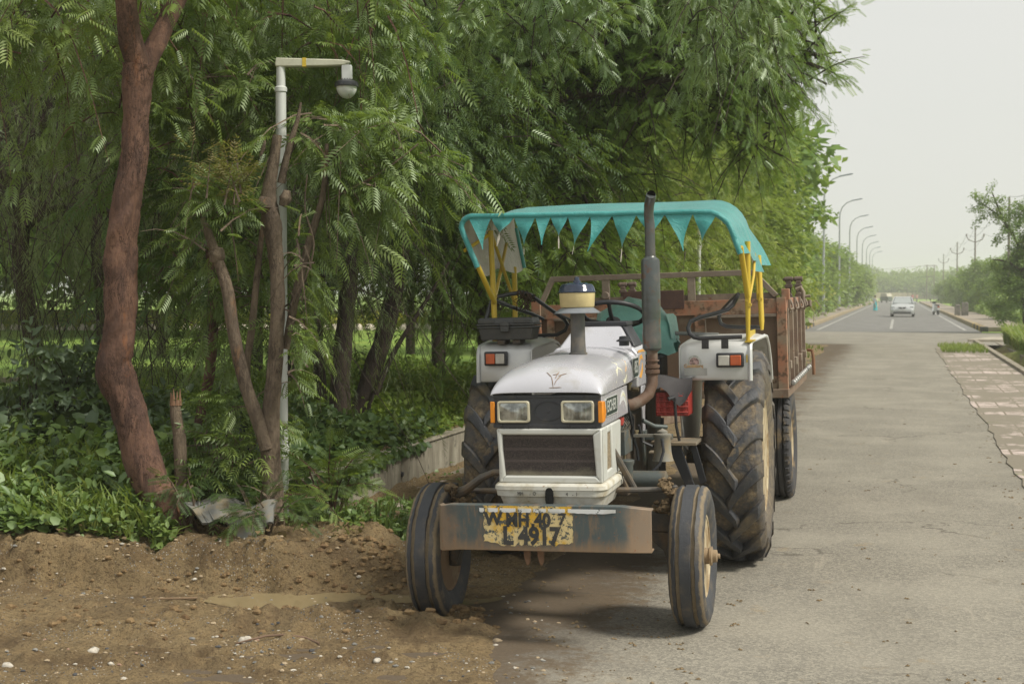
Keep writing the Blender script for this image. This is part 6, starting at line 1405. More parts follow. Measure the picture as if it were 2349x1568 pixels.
def bark(name,a,b,crack,red=None,sc=6):
    t=NT(name); st=t.stretch((1,1,.30)); st2=t.stretch((1,1,.22))
    n=t.noise(sc*1.6,8,.75,src=st,dist=.8); n2=t.noise(sc*4.2,6,.75,src=st2,dist=.5); big=t.noise(1.9,5,.6,dist=.6); c=t.mix(t.ramp(n,.38,.62),a,b); c=t.mix(t.math('MULTIPLY',t.ramp(big,.50,.60),.6),c,tuple(x*.55 for x in b))
    cr=t.ramp(t.math('ABSOLUTE',t.math('SUBTRACT',n2,.5)),.035,.0)
    c=t.mix(t.math('MULTIPLY',cr,t.ramp(t.noise(2.0,4),.40,.60)),c,crack)
    if red: c=t.mix(t.math('MULTIPLY',t.ramp(t.noise(3.6,7,.8,src=st),.57,.66),.6),c,red)
    c=t.mix(t.math('MULTIPLY',t.ramp(t.noise(26,5,.8),.52,.68),.5),c,crack)
    bb=t.bump(n,.9,.04); bb=t.bump(n2,.8,.015,bb); bb=t.bump(t.noise(60,5,.8),.5,.004,bb)
    return t.pbr(c,.9,0,bb,.2)
B_red=bark('red_brown_bark',(.225,.128,.090),(.125,.075,.060),(.035,.022,.018),(.30,.125,.055))
B_tan=bark('grey_tan_bark',(.25,.195,.140),(.15,.115,.088),(.06,.045,.036),(.33,.175,.08),5)
B_dark=bark('dark_bark',(.055,.042,.036),(.085,.065,.052),(.02,.016,.014))
def rad(px,d): return px*d/F_/2
def tpath(pts,d,dd=0):
    """trunk centre line read at a distance: (px, py, width)"""
    return [wp(x,y,d+dd*i/max(1,len(pts)-1)) for i,(x,y,w_) in enumerate(pts)],[rad(w_,d)*.90 for x,y,w_ in pts]
def tree(name,label,base,trunks,bmat,crown,lmat,extra=None,group=None,cat='tree'):
    """trunks: list of (points, radii); crown: list of leaf chunks with spray info"""
    root=empty(name,base); tag(root,label,cat,group)
    mb=MB()
    for i,(P_,R_) in enumerate(trunks):
        big=R_[0]>.07 and P_[0][1]<9.5; trunk(mb,[Vector(p)-Vector(base) for p in P_],R_,(40 if big else 16) if R_[0]>.05 else 9,.10 if R_[0]>.05 else .06,seed=i+len(label),sub=16 if big else 5)
    k=0
    for ch,info,fr in crown:
        if fr>0:
            P0,d,Ls,dr=info; twigs(mb,(P0-np.array(base),d,Ls,dr),fr,.005 if base[1]<14 else .009)
    mb.build('trunk',bmat,root,smooth=60)
    mats=lmat if isinstance(lmat,list) else [lmat]
    if crown: leaf_object('crown',[(V-np.array(base),F,r_,mi) for (V,F,r_,mi),_,_ in crown],mats,root)
    return root
def SP(*a,mi=0,tw=.5,**k):
    ch,info=sprays(*a,**k); return ((ch[0],ch[1],ch[2],mi),info,tw)
def limbs(base,ells,n,r0,seed,spread=1.0,z0=None):
    """main limbs rising from a trunk top and bending out into the crown"""
    r=random.Random(seed); out=[]; b=Vector(base)
    for i in range(n):
        e=ells[r.randrange(len(ells))]; d=Vector((r.gauss(0,1),r.gauss(0,1),r.gauss(.25,.6))).normalized()
        tip=Vector(e[:3])+Vector((d.x*e[3],d.y*e[4],d.z*e[5]))*.8*spread
        m=b.lerp(tip,.45)+Vector((r.gauss(0,.15),r.gauss(0,.15),r.uniform(0,.35)))*(tip-b).length*.25
        out.append(([b,b.lerp(m,.5)+Vector((0,0,.1)),m,tip],[r0*r.uniform(.6,1),r0*.6,r0*.4,r0*.12]))
        for k in range(2):
            s=m.lerp(tip,r.uniform(.1,.6)); t2=s+Vector((r.gauss(0,1),r.gauss(0,1),r.gauss(-.1,.6)))*(tip-b).length*.28; out.append(([s,s.lerp(t2,.5)+Vector((0,0,.06)),t2],[r0*.3,r0*.2,r0*.06]))
    return out

PRUNE+=[(605,115,700,250,9.75),(640,105,835,245,9.75),(618,240,672,880,9.6),(668,640,702,750,9.06),(682,560,720,660,9.06),(698,500,738,600,9.06),(714,430,754,540,9.06),(728,360,762,480,9.06),(235,190,350,640,9.4),(225,600,330,1100,9.4),(585,330,650,1200,9.0),(455,540,600,960,8.9),(300,1050,430,1235,9.2)]
# A: leaning red-brown trunk in the left foreground
pA,rA=tpath([(405,1235,122),(382,1170,106),(345,1100,96),(314,1010,84),(292,930,82),(264,850,92),(272,770,80),(278,690,84),(276,600,84),(283,520,78),(296,440,72),(307,360,68),(312,290,64),(314,215,70),(320,150,78)],8.85)
pA1,rA1=tpath([(320,160,60),(300,90,58),(292,20,52),(280,-80,46),(262,-220,38),(240,-380,26)],8.85,-.3)
pA2,rA2=tpath([(325,175,52),(360,95,50),(395,25,46),(440,-60,38),(520,-180,30),(640,-300,20)],8.85,.5)
ctrA=wp(330,-330,8.8)
ellsA=[(ctrA.x,9.9,ctrA.z+.3,2.0,1.0,.8)]
crA=[SP(110,ellsA,.75,12,T_neem,.20,droop=.55,tw=.3)]
# shoots that hang into the top of the frame
def hang(n,x0,x1,y0,y1,d,dd,L,m,tpl,size,**k):
    P=np.array([tuple(wp(rng.uniform(x0,x1),rng.uniform(y0,y1),d+rng.uniform(-dd,dd))) for _ in range(n)])
    e=[(p[0],p[1],p[2],.05,.05,.05) for p in P]
    mi=k.pop('mi',0);tw=k.pop('tw',.6)
    return SP(n,e,L,m,tpl,size,mi=mi,tw=tw,**k)
crA+= [hang(64,-60,420,-60,120,9.6,.7,.55,13,T_neem,.165,droop=.8,out=.5),hang(14,180,360,100,280,9.6,.4,.40,11,T_neem,.155,droop=.7,out=.5),hang(60,400,940,-60,90,9.9,.6,.50,13,T_neem,.165,droop=.8,out=.5)]
tree('leaning_tree','large leaning red-brown trunk forking at the top of the left foreground',tuple(pA[0]),[(pA,rA),(pA1,rA1),(pA2,rA2)],B_red,crA,L_neem)

# B: pollarded, many-stemmed pale tree round the lamp pole
S=[([(628,1235,62),(627,1170,56),(624,1100,50),(620,1030,52),(622,950,46),(628,870,40),(634,780,37),(637,700,37),(635,620,38),(630,560,42),(622,500,50),(615,460,42),(622,410,32),(630,360,26),(637,310,22)],0),
   ([(612,1030,36),(590,960,36),(565,890,35),(545,810,33),(532,740,32),(522,670,32),(508,620,30),(492,575,26),(476,530,22),(464,500,16)],-.05),
   ([(570,905,18),(566,840,18),(575,770,19),(584,690,18),(592,610,16),(600,540,14),(604,500,12)],.15),
   ([(655,800,20),(668,730,22),(682,660,22),(700,590,21),(720,520,20),(738,460,17),(746,400,14),(750,330,10)],.1),
   ([(645,420,22),(655,370,18),(672,310,15),(684,270,10),(690,235,6)],.1)]
trB=[]
for pts,dd in S:
    P_,R_=tpath(pts,8.95+dd); trB.append((P_,R_))
crB=[hang(30,650,790,230,420,9.2,.35,.38,11,T_neem,.145,droop=.6,out=.5),hang(26,740,880,300,460,9.3,.4,.45,12,T_neem,.155,droop=.6,out=.5),hang(26,430,560,425,560,8.8,.25,.28,9,T_neem,.13,droop=.4,out=.5),
     hang(24,650,705,520,720,8.85,.2,.22,9,T_neem,.125,droop=.7,out=.4),hang(16,650,705,720,880,8.85,.25,.20,8,T_neem,.12,droop=.6,out=.4),hang(20,840,1020,290,420,9.4,.4,.50,13,T_neem,.16,droop=.7,out=.5),
     hang(44,440,640,130,330,10.0,.4,.50,13,T_neem,.17,droop=.7,out=.5),hang(34,660,900,60,230,10.1,.3,.45,13,T_neem,.165,droop=.7,out=.5),hang(34,460,620,560,800,9.9,.4,.36,10,T_neem,.15,droop=.6,out=.5),hang(12,465,570,415,450,8.75,.12,.20,9,T_neem5,.12,mi=1,droop=-.1,out=.3,lift=1.2),
     hang(16,540,640,900,1060,9.3,.3,.28,9,T_neem,.13,droop=.5,out=.5)]
# long thin side branch with fronds
pb,rb_=tpath([(735,470,7),(790,440,7),(850,410,6),(910,370,5),(960,330,4)],9.1); trB.append((pb,rb_))
pb,rb_=tpath([(668,700,8),(700,640,6),(720,560,5),(700,480,4),(705,400,3)],8.9); trB.append((pb,rb_))
# torn top of the left stem, knobs and pruning scars
kn=[]
for x,y,w_,d_ in ((606,470,46,8.92),(655,455,30,8.93),(498,585,40,8.9),(604,340,10,8.9)): p=wp(x,y,d_); kn.append(([p-Vector((.02,0,.05)),p,p+Vector((.01,0,.05))],[rad(w_,9)*.6,rad(w_,9),rad(w_,9)*.5]))
tree('forked_tree','pale many-stemmed tree growing against the white garden lamp pole',tuple(wp(628,1235,8.95)),trB+kn,B_tan,crB,[L_neem,L_young])

# stump and leaning second stem behind
pS,rS=tpath([(420,1150,34),(414,1080,32),(412,1010,34),(404,950,30),(402,915,24)],8.95)
st=tree('broken_stump','short broken stump standing between the two large trunks',tuple(wp(420,1160,8.95)),[(pS,rS)],B_tan,[],L_neem)
b=MB(); r=random.Random(2); tp=wp(403,918,8.95)-wp(420,1160,8.95)
for i in range(9): a=r.uniform(0,6.28); q=Vector((.028*math.cos(a),.028*math.sin(a),-.03)); b.tube([tp+q,tp+q*1.15+Vector((0,0,.05+r.uniform(0,.06)))],[.012,.002],5)
b.build('torn_wood',flat('torn_wood_fibres',(.26,.15,.09),.9),st)
pS,rS=tpath([(432,1120,24),(446,1030,24),(462,940,26),(480,860,28),(488,780,26),(492,700,24),(484,620,22),(478,540,20)],9.6,.4)
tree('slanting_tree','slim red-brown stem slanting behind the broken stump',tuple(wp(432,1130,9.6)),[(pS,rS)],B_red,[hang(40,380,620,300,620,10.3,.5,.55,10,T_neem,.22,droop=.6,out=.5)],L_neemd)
PRUNE.clear()
# C: weeping bottlebrush on the left
pC,rC=tpath([(88,860,36),(78,790,42),(60,700,44),(48,610,44),(52,500,40),(70,380,34),(110,240,26),(150,120,18)],12.0)
pC2,rC2=tpath([(230,920,34),(238,800,34),(232,690,30),(220,560,26),(230,430,22)],12.6)
ccx=wp(210,380,12)
ellC=[(ccx.x,12.2,ccx.z,2.4,1.2,1.5),(ccx.x-1.2,12.6,ccx.z+.9,1.8,1.2,1.2),(ccx.x+1.2,11.9,ccx.z-.5,1.3,.9,1.1),(ccx.x,12.4,ccx.z+1.5,2.4,1.2,.9)]
crC=[SP(560,ellC,1.05,12,T_wil,.26,droop=1.25,hang=.9,side=.35,out=.5,inner=.15,tw=.7),hang(45,-40,420,300,500,11.2,.5,1.1,13,T_wil,.25,droop=1.4,hang=1.0,side=.3,out=.5)]
tree('weeping_tree','dark weeping tree with drooping needle-like shoots at the left edge',tuple(wp(88,880,12)),[(pC,rC),(pC2,rC2)]+limbs(wp(60,520,12),ellC,7,.05,3),B_dark,crC,L_will)
# D: ivy-clad dark trunks in the middle of the thicket
tD=[tpath([(775,1010,70),(780,930,56),(782,850,50),(790,760,46),(800,660,44),(812,540,40),(830,400,34),(850,240,26)],13.2),
    tpath([(805,1000,60),(832,920,50),(855,850,48),(880,770,46),(900,690,44),(918,600,38),(950,470,32),(1010,330,26),(1060,220,20)],13.5),
    tpath([(862,905,14),(880,860,13),(908,800,12),(945,740,11),(990,670,9),(1030,600,7)],13.4),
    tpath([(740,990,34),(735,880,30),(728,760,28),(735,640,26),(750,500,22)],13.8)]
cc=wp(830,230,13.5); ellD=[(cc.x,13.9,cc.z,1.8,1.2,1.2),(cc.x-1.2,14.2,cc.z+.6,1.6,1.2,1.1),(cc.x+1.1,13.8,cc.z-.2,1.2,.9,.9),(cc.x-.9,14.2,cc.z-1.0,1.7,1.0,.8),(cc.x+.3,14.2,cc.z+1.4,2.0,1.2,.7)]
crD=[SP(820,ellD,.8,13,T_neem5,.18,droop=.6,inner=.1,tw=.35)]
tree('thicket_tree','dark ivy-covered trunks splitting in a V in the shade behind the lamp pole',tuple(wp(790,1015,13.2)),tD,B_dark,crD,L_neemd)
# E: broad acacia over the tractor
EX=wp(1180,690,17.0)
tE=[tpath([(1130,900,70),(1125,800,62),(1118,700,58),(1120,560,52),(1145,420,46),(1160,300,40),(1168,170,34),(1190,20,26)],16.5),
    tpath([(1090,300,34),(1180,262,34),(1250,232,30),(1330,215,26),(1420,205,20),(1500,185,15),(1600,150,9)],15.2),
    tpath([(1000,330,24),(1060,310,30),(1130,290,34)],15.6),
    tpath([(1215,300,16),(1290,340,13),(1330,430,10),(1370,520,7),(1400,600,4)],15.2),
    tpath([(1500,230,12),(1570,260,10),(1650,300,8),(1730,330,6),(1800,360,4)],15.2),
    tpath([(1500,190,12),(1600,170,10),(1720,140,8),(1830,130,6),(1930,120,4)],15.2),
    tpath([(1600,150,10),(1700,90,8),(1800,60,6),(1880,50,4)],15.2)]
c=[(1250,60,16.5,2.1,1.9,1.4),(1470,60,15.8,1.6,1.6,1.3),(1650,30,15.2,.8,1.2,1.0),(1120,330,16,1.1,1.1,1.1),(1300,400,16.8,1.0,.8,.5),(1060,560,15.6,.9,.8,.9),(1190,640,17.5,.9,.7,.8),(1400,-160,16,2.0,1.8,1.0),(1300,570,18,1.0,.7,.45),(1030,120,15.5,1.2,1.3,1.2)]
ellE=[(lambda p:(p.x,p.y,p.z,a,b_,c_))(wp(x,y,d)) for x,y,d,a,b_,c_ in c]
PRUNE+=[(1110,240,1300,300,15.3),(1280,205,1480,242,15.3),(1470,170,1560,205,15.3)]
crE=[SP(2700,ellE,.72,15,T_aca,.135,droop=.45,inner=.1,out=.8,tw=.8),
     hang(80,1700,1880,-40,190,15.0,.5,.60,17,T_aca,.125,droop=.25,out=.6,side=.7,tw=1),hang(70,1640,1800,160,330,15.3,.5,.60,17,T_aca,.125,droop=.35,out=.6,tw=1),
     hang(90,1000,1300,430,640,14.9,.6,.75,17,T_aca,.14,droop=.7,out=.7),hang(26,1300,1500,380,600,16.0,.8,.75,17,T_aca,.14,droop=.7,out=.7)]
tree('acacia_tree','broad feathery acacia whose dark limbs reach over the tractor canopy',tuple(wp(1130,905,16.5)),tE,B_dark,crE,L_aca)
# willow-leaved shoots hanging in at the top centre (eucalyptus-like), nearer the camera
pH,rH=tpath([(900,-330,26),(1150,-260,22),(1400,-190,16),(1620,-120,10),(1760,-40,5)],11.2)
crH=[hang(50,1560,1760,-120,90,11.2,.5,.50,13,T_wil,.20,droop=1.0,hang=.8,side=.5,out=.5),hang(50,1180,1420,-120,60,11.1,.5,.45,15,T_neem,.13,droop=.9,out=.5),hang(34,900,1180,-130,40,11,.5,.5,15,T_neem,.13,droop=.8,out=.5),hang(34,1620,1770,-60,110,11.2,.3,.42,14,T_neem,.13,droop=1.0,out=.4)]
L_lit=leafmat('light_green_leaf',(.12,.21,.06),(.20,.30,.08),(.32,.39,.13),.5,1.2,gl=1)
tree('overhanging_tree','pale long-leaved shoots drooping into the top of the picture above the canopy',tuple(wp(900,-330,10.5)),[(pH,rH)],B_dark,crH,L_lit)
PRUNE.clear()
# roadside row, farther and farther
def rtree(name,label,u,v,ells,n,L,m,tpl,size,lmat,bm=B_dark,h0=2.2,r0=.14,tw=.25,droop=.5,lean=0,**k):
    b_=uv(u,v,.3); E2=[(lambda p:(p.x,p.y,e[2],e[3],e[4],e[5]))(uv(e[0],e[1])) for e in ells]
    top=uv(u+lean,v,h0+.6)
    tr_=[([b_-Vector((0,0,.6)),b_,b_.lerp(top,.5),top],[r0*1.3,r0*1.1,r0,r0*.85])]+limbs(top,E2,7,r0*.6,int(u*10+v),1.0)
    return tree(name,label,tuple(b_),tr_,bm,[SP(n,E2,L,m,tpl,size,tw=tw,droop=droop,**k)],lmat,group=None)
rtree('neem_tree','yellow-green tree rising behind the trailer, left of its rail',-5.4,24,[(-5.4,24,3.6,2.0,2.0,1.6),(-4.4,24.5,2.4,1.4,1.2,1.2),(-4.2,25,4.6,1.5,1.4,1.2),(-5.3,25,5.6,2.0,1.8,1.2)],1150,.85,14,T_neem5,.17,L_yel,inner=.1)
rtree('neem_tree','bright yellow-green tree above the right end of the canopy',-5.8,31,[(-5.8,31,4.0,2.4,2.2,1.8),(-4.2,31,3.4,1.5,1.6,1.6),(-4.5,31,5.6,1.7,1.6,1.3),(-3.8,32,2.2,1.0,1.2,1.0)],1150,.95,14,T_neem5,.20,L_yel,inner=.1)
rtree('roadside_tree','dark green tree with tufted side boughs beside the nearest tall lamp',-6.4,42,[(-6.3,42,4.4,2.8,2.6,2.3),(-4.9,42,4.0,1.8,2.0,1.9),(-5.2,42,6.2,1.9,2.0,1.4),(-4.4,43,2.4,1.2,1.5,1.3)],650,1.25,10,T_cl,.40,L_yel,inner=.1)
rtree('roadside_tree','tree with two loose tufts reaching out over the road',-6.6,55,[(-7.2,55,4.4,2.6,2.8,2.2),(-6.0,55,4.2,1.6,2.0,1.8),(-6.3,55,6.0,1.4,1.8,1.0),(-4.6,54,5.9,.8,.8,.45),(-3.7,54,4.9,.7,.6,.3),(-5.4,56,2.6,1.2,1.6,1.4)],620,1.3,10,T_cl,.46,L_aca,inner=.1)
rtree('shrub','pale green roadside shrub before the first tall lamp',-7.2,72,[(-7.4,72,2.2,2.2,3.0,1.9),(-6.9,76,1.5,1.2,3.0,1.3)],300,1.0,9,T_cl,.50,L_far,h0=.6,r0=.06)
rtree('shrub','light green bushes behind the first tall lamps',-7.9,92,[(-8.2,92,2.8,2.6,5.0,2.4),(-7.6,100,1.8,1.6,4.0,1.5)],320,1.2,9,T_cl,.60,L_far,h0=.8,r0=.07)
hz=[(-10.5,120,4.2,4.5,'rounded tree behind the second and third tall lamps'),(-10,145,4.6,4.8,'tall rounded tree where the left tree line steps down'),(-9.5,175,4.4,4.5,'rounded tree beyond the fourth tall lamp'),(-9.5,215,4.2,5,'distant tree at the end of the left lamp row'),(-11,265,4.6,6,'farthest rounded tree of the left side')]
for u,v,h,w_,lab in hz: rtree('rounded_tree',lab,u,v,[(u,v,h,w_,w_,h*.72),(u+2.2,v+3,h*.7,w_*.6,w_*.7,h*.5)],360,1.5,8,T_cl,.85,L_far,h0=1.2,r0=.15)
rb=[(9.8,150,2.9,5,'green tree mass around the tallest looking electric pole'),(9.5,115,1.9,3.4,'bushes behind the concrete posts'),(8.2,92,1.5,2.6,'feathery pale bushes right of the concrete posts'),(9.8,190,2.6,5,'bushes below the middle electric pole'),(9.5,240,2.4,5,'far bushes before the twin-post frame'),(8.6,132,1.6,3.2,'low pale bushes beside the scooter'),(11.5,128,3.4,4.5,'rounded tree right of the far electric poles')]
for u,v,h,w_,lab in rb: rtree('bush',lab,u,v,[(u,v,h,w_*.7,w_,h*.8),(u-.8,v-3,h*.6,w_*.4,w_*.6,h*.5)],330,1.1,9,T_cl,.58 if v>120 else .40,L_far,h0=.7,r0=.07)
# tree belt across the end
for k,(px,d,h,w_) in enumerate(((1985,430,4.5,14),(2035,470,5.5,15),(2085,450,6.0,16),(2130,440,5.0,15),(2185,430,5.2,16),(2250,420,5.5,18),(2330,410,6,20),(1900,440,6,18))):
    p=wp(px,672,d); u=p.x*cR-p.y*sR; v=p.x*sR+p.y*cR
    rtree('far_tree',('tree at the far end of the road, %s'%('left of the woman in teal','above the cream wall, left part','above the cream wall, behind the car roof','right end of the cream wall','behind the twin-post frame','behind the tallest electric pole','behind the right-hand tree','behind the left lamp row')[k]),u,v,[(u,v,h*.85,w_,8,h*.62),(u+w_*.5,v,h*.6,w_*.6,6,h*.45)],260,2.4,8,T_cl,2.0,L_far,h0=2,r0=.25,tw=0)
# near right tree with open boughs
q=wp(2345,672,62); uR=q.x*cR-q.y*sR; vR=q.x*sR+q.y*cR
def wE(px,py,d,a,b_,c_): p=wp(px,py,d); return (p.x,p.y,p.z,a,b_,c_)
ellR=[wE(2365,560,62,.8,.9,.9),wE(2340,640,62,1.0,1.0,.8),wE(2270,480,62,.45,.4,.55),wE(2262,455,62,.35,.3,.3),wE(2310,520,62,.5,.5,.5),wE(2290,610,62,.5,.5,.3),wE(2360,480,62,.6,.6,.6),wE(2310,700,62,.7,.8,.5),wE(2400,600,62,1.4,1.2,1.6)]
bR=uv(uR,vR,.1); tR=[tpath([(2352,745,14),(2350,690,12),(2345,620,10),(2335,560,8),(2300,500,5),(2275,440,3)],62),tpath([(2345,620,8),(2310,600,5),(2275,595,3)],62),tpath([(2335,560,6),(2295,500,4),(2250,465,2)],62),tpath([(2350,690,8),(2385,560,6),(2390,450,4)],62)]
L_rt=leafmat('blue_green_leaf',(.15,.25,.08),(.22,.32,.09),(.28,.38,.09),.5,.6)
tree('roadside_tree','open blue-green tree with reaching boughs at the right edge',tuple(wp(2352,750,62)),tR,B_dark,[SP(330,ellR,.55,9,T_cl,.24,tw=.3,inner=.05,droop=.2)],L_rt)
# dark trees beyond the lawn and deep in the thicket, so that the left side closes
bk=[(-9.5,20,3.2,2.6,'deep shade tree behind the weeping tree'),(-7.4,16.5,3.0,1.9,'shaded tree behind the forked tree'),(-13.5,62,6.0,6,'tall tree beyond the park wall, second from the left'),(-24,58,6,7,'tall tree beyond the park wall, leftmost'),(-20,64,7.0,6,'tall tree beyond the park wall, third from the left'),(-8.2,48,4.6,4,'tree at the near corner of the park wall'),(-10.5,30,4.6,3.0,'park tree standing on the lawn'),(-15,27,4.8,3.2,'park tree on the lawn behind the weeping tree'),(-6.4,19.5,4.3,2.1,'slim shaded tree behind the ivy trunks'),(-11.5,15.5,4.2,2.5,'shaded tree at the left edge behind the weeping tree')]
for px,d,h,w_,lab in ((60,44,6.5,5.5,'park tree beyond the lawn behind the weeping tree, nearest the left edge'),(290,45,6.0,5.5,'park tree beyond the lawn seen behind the leaning trunk'),(480,43,6.4,5.0,'park tree beyond the lawn, between the leaning trunk and the stump'),(-30,55,6,6,'far park tree above the flower border at the left edge'),(180,56,6.5,6,'far park tree above the flower border, second from the left'),(420,58,6.5,6,'far park tree above the border behind the leaning trunk'),(640,30,4.6,3,'park tree in the gap behind the white lamp pole')):
    p=wp(px,672,d); bk.append((p.x*cR-p.y*sR,p.x*sR+p.y*cR,h,w_,lab))
for k,(u,v,h,w_,lab) in enumerate(bk):
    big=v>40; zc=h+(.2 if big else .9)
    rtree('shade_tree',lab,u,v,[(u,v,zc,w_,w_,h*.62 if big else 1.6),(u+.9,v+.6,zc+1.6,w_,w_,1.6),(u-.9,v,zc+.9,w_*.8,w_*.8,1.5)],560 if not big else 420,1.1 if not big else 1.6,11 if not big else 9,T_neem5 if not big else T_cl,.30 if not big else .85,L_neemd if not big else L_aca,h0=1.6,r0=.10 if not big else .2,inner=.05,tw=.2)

# ---------------------------------------------------------------- undergrowth
def scatter(n,px0,px1,y0,y1,z=None):
    """world points over a ground area seen between px0..px1 (edges run along the view) at y0..y1 metres"""
    yy=y0+(y1-y0)*rng.random(n); xx=(px0+(px1-px0)*rng.random(n)-1174.5)/F_*yy
    return np.stack([xx,yy,ground_z(xx,yy)],-1)
def cover(name,n,reg,h,tpl,size,mat,label,cat,up=.6,dens=None,dark=None,parent=None):
    P_=scatter(n,*reg); f=fbm(P_[:,0]*1.3+9,P_[:,1]*1.3,77,3)
    keep=rng.random(n)<np.clip(.55+1.6*f,.05,1) if dens is None else np.ones(n,bool)
    pxx=1174.5+F_*P_[:,0]/P_[:,1]; keep&=~((pxx>395)&(pxx<730)&(P_[:,1]<9.0))
    P_=P_[keep]; n=len(P_); hh=h(P_[:,0],P_[:,1])*rng.random(n)**.8; P_[:,2]+=hh+.01
    Xd=rdir(n); Xd[:,2]=np.abs(Xd[:,2])*up-.1; U=unit(np.array([0,0,1.])+rng.normal(size=(n,3))*.6+np.array([0,-.35,0]))
    V,Fq=instances(tpl[0],tpl[1],P_,Xd,U,size*(.35+1.4*rng.random(n)**1.6))
    return (V,Fq,np.repeat(rng.random(n),len(tpl[1])),0)
def hb_(x,y): # low at the lip of the bank, rising to the back and left
    return (.05+.42*sm(y,8.35,9.4))*(.35+.65*sm(x,-1.2,-2.2))
ch=[cover('',9500,(-40,640,8.50,9.9),hb_,T_heart,.055,L_cov,'','')]
ch.append(cover('',2200,(-40,400,8.42,8.9),lambda x,y:.10+0*x,T_heart,.05,L_cov,'',''))
sp_=scatter(480,-40,395,8.5,9.8); sp_[:,2]+=.02
Xd=unit(np.stack([rng.normal(size=len(sp_))*.35,rng.normal(size=len(sp_))*.35-.15,np.ones(len(sp_))],-1)); V,Fq=instances(T_spr[0],T_spr[1],sp_,Xd,rdir(len(sp_)),rng.uniform(.14,.42,len(sp_))*(.5+.5*sm(sp_[:,1],8.4,9.2)))
ch.append((V,Fq,np.repeat(rng.random(len(sp_)),len(T_spr[1])),0))
P_=scatter(900,-40,640,8.5,9.9); P_=P_[~((1174.5+F_*P_[:,0]/P_[:,1]>380)&(P_[:,1]<9.1))]; P_[:,2]+=hb_(P_[:,0],P_[:,1])*rng.random(len(P_))*.6; V,Fq=instances(T_bl[0],T_bl[1],P_,rdir(len(P_),.1),unit(np.array([0,0,1.])+rng.normal(size=P_.shape)*.25),rng.uniform(.10,.30,len(P_))); ch.append((V,Fq,np.repeat(rng.random(len(P_)),len(T_bl[1])),2))
P_=scatter(260,-40,900,8.35,9.6); P_[:,2]+=.01+rng.random(len(P_))*.05; V,Fq=instances(T_heart[0],T_heart[1],P_,rdir(len(P_),.2),unit(np.array([0,0,1.])+rng.normal(size=P_.shape)*.3),rng.uniform(.02,.05,len(P_))); ch.append((V,Fq,np.repeat(rng.random(len(P_)),4),1))
L_dead=leafmat('dead_leaf',(.15,.105,.06),(.24,.17,.09),None,.2,2)
leaf_object('ground_cover',ch,[L_cov,L_dead,L_grass],kind='stuff',label='tangled light green creepers and weeds on the soil bank',cat='undergrowth')
# big dark leaves and shrubs behind it
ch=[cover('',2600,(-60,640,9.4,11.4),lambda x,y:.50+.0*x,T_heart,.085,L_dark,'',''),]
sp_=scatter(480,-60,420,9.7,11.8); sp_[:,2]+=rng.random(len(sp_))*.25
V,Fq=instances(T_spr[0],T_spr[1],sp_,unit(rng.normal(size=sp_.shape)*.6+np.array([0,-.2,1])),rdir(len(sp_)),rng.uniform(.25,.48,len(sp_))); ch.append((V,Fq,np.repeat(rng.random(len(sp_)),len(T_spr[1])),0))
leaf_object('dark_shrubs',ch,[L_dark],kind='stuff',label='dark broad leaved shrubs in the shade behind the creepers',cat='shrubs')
# ivy and bank growth on top of the retaining wall
def bankpts(n,u0,u1,v0,v1):
    u=u0+(u1-u0)*rng.random(n); v=v0+(v1-v0)*rng.random(n); x=u*cR+v*sR; y=-u*sR+v*cR; return np.stack([x,y,np.maximum(ground_z(x,y),.36)],-1),u,v
P_,u,v=bankpts(9000,-6.2,-4.28,9.4,13.2); P_[:,2]+=rng.random(9000)*(.10+.34*sm(-u,4.4,5.2)*sm(-v,-13,-11)+.08)
V,Fq=instances(T_heart[0],T_heart[1],P_,unit(rng.normal(size=P_.shape)+np.array([.3,-.5,0])),unit(np.array([0,-.3,1.])+rng.normal(size=P_.shape)*.5),rng.uniform(.05,.10,9000)); ch=[(V,Fq,np.repeat(rng.random(9000),4),0)]
P_,u,v=bankpts(2200,-4.36,-4.19,9.6,12.4); P_[:,2]=.385-.22*rng.random(2200)**1.6*(1-.8*sm(v,10.3,11.6)); V,Fq=instances(T_heart[0],T_heart[1],P_,unit(rng.normal(size=P_.shape)*.5+np.array([.4,-.5,-.8])),unit(np.array([.6,-.6,.4])+rng.normal(size=P_.shape)*.3),rng.uniform(.045,.085,2200)); ch.append((V,Fq,np.repeat(rng.random(2200),4),0))
leaf_object('ivy',ch,[L_neemd],kind='stuff',label='dark ivy spilling over the shaded end of the retaining wall',cat='ivy')
P_,u,v=bankpts(15000,-9.5,-4.30,12.6,21); P_[:,2]+=rng.random(15000)*(.06+.30*sm(-u,4.3,5.0)*np.clip(.6+1.2*fbm(u*1.1,v*.8,5,3),.1,1.4))
V,Fq=instances(T_cl[0],T_cl[1],P_,rdir(15000),unit(np.array([0,0,1.])+rng.normal(size=P_.shape)*.5),rng.uniform(.08,.17,15000)); 
leaf_object('bank_plants',[(V,Fq,np.repeat(rng.random(15000),len(T_cl[1])),0)],[leafmat('bright_weed_leaf',(.16,.26,.045),(.27,.36,.065),(.34,.35,.08),.45,.8)],kind='stuff',label='bright green weeds covering the bank above the retaining wall',cat='undergrowth')  # bank weeds have a bright green base colour
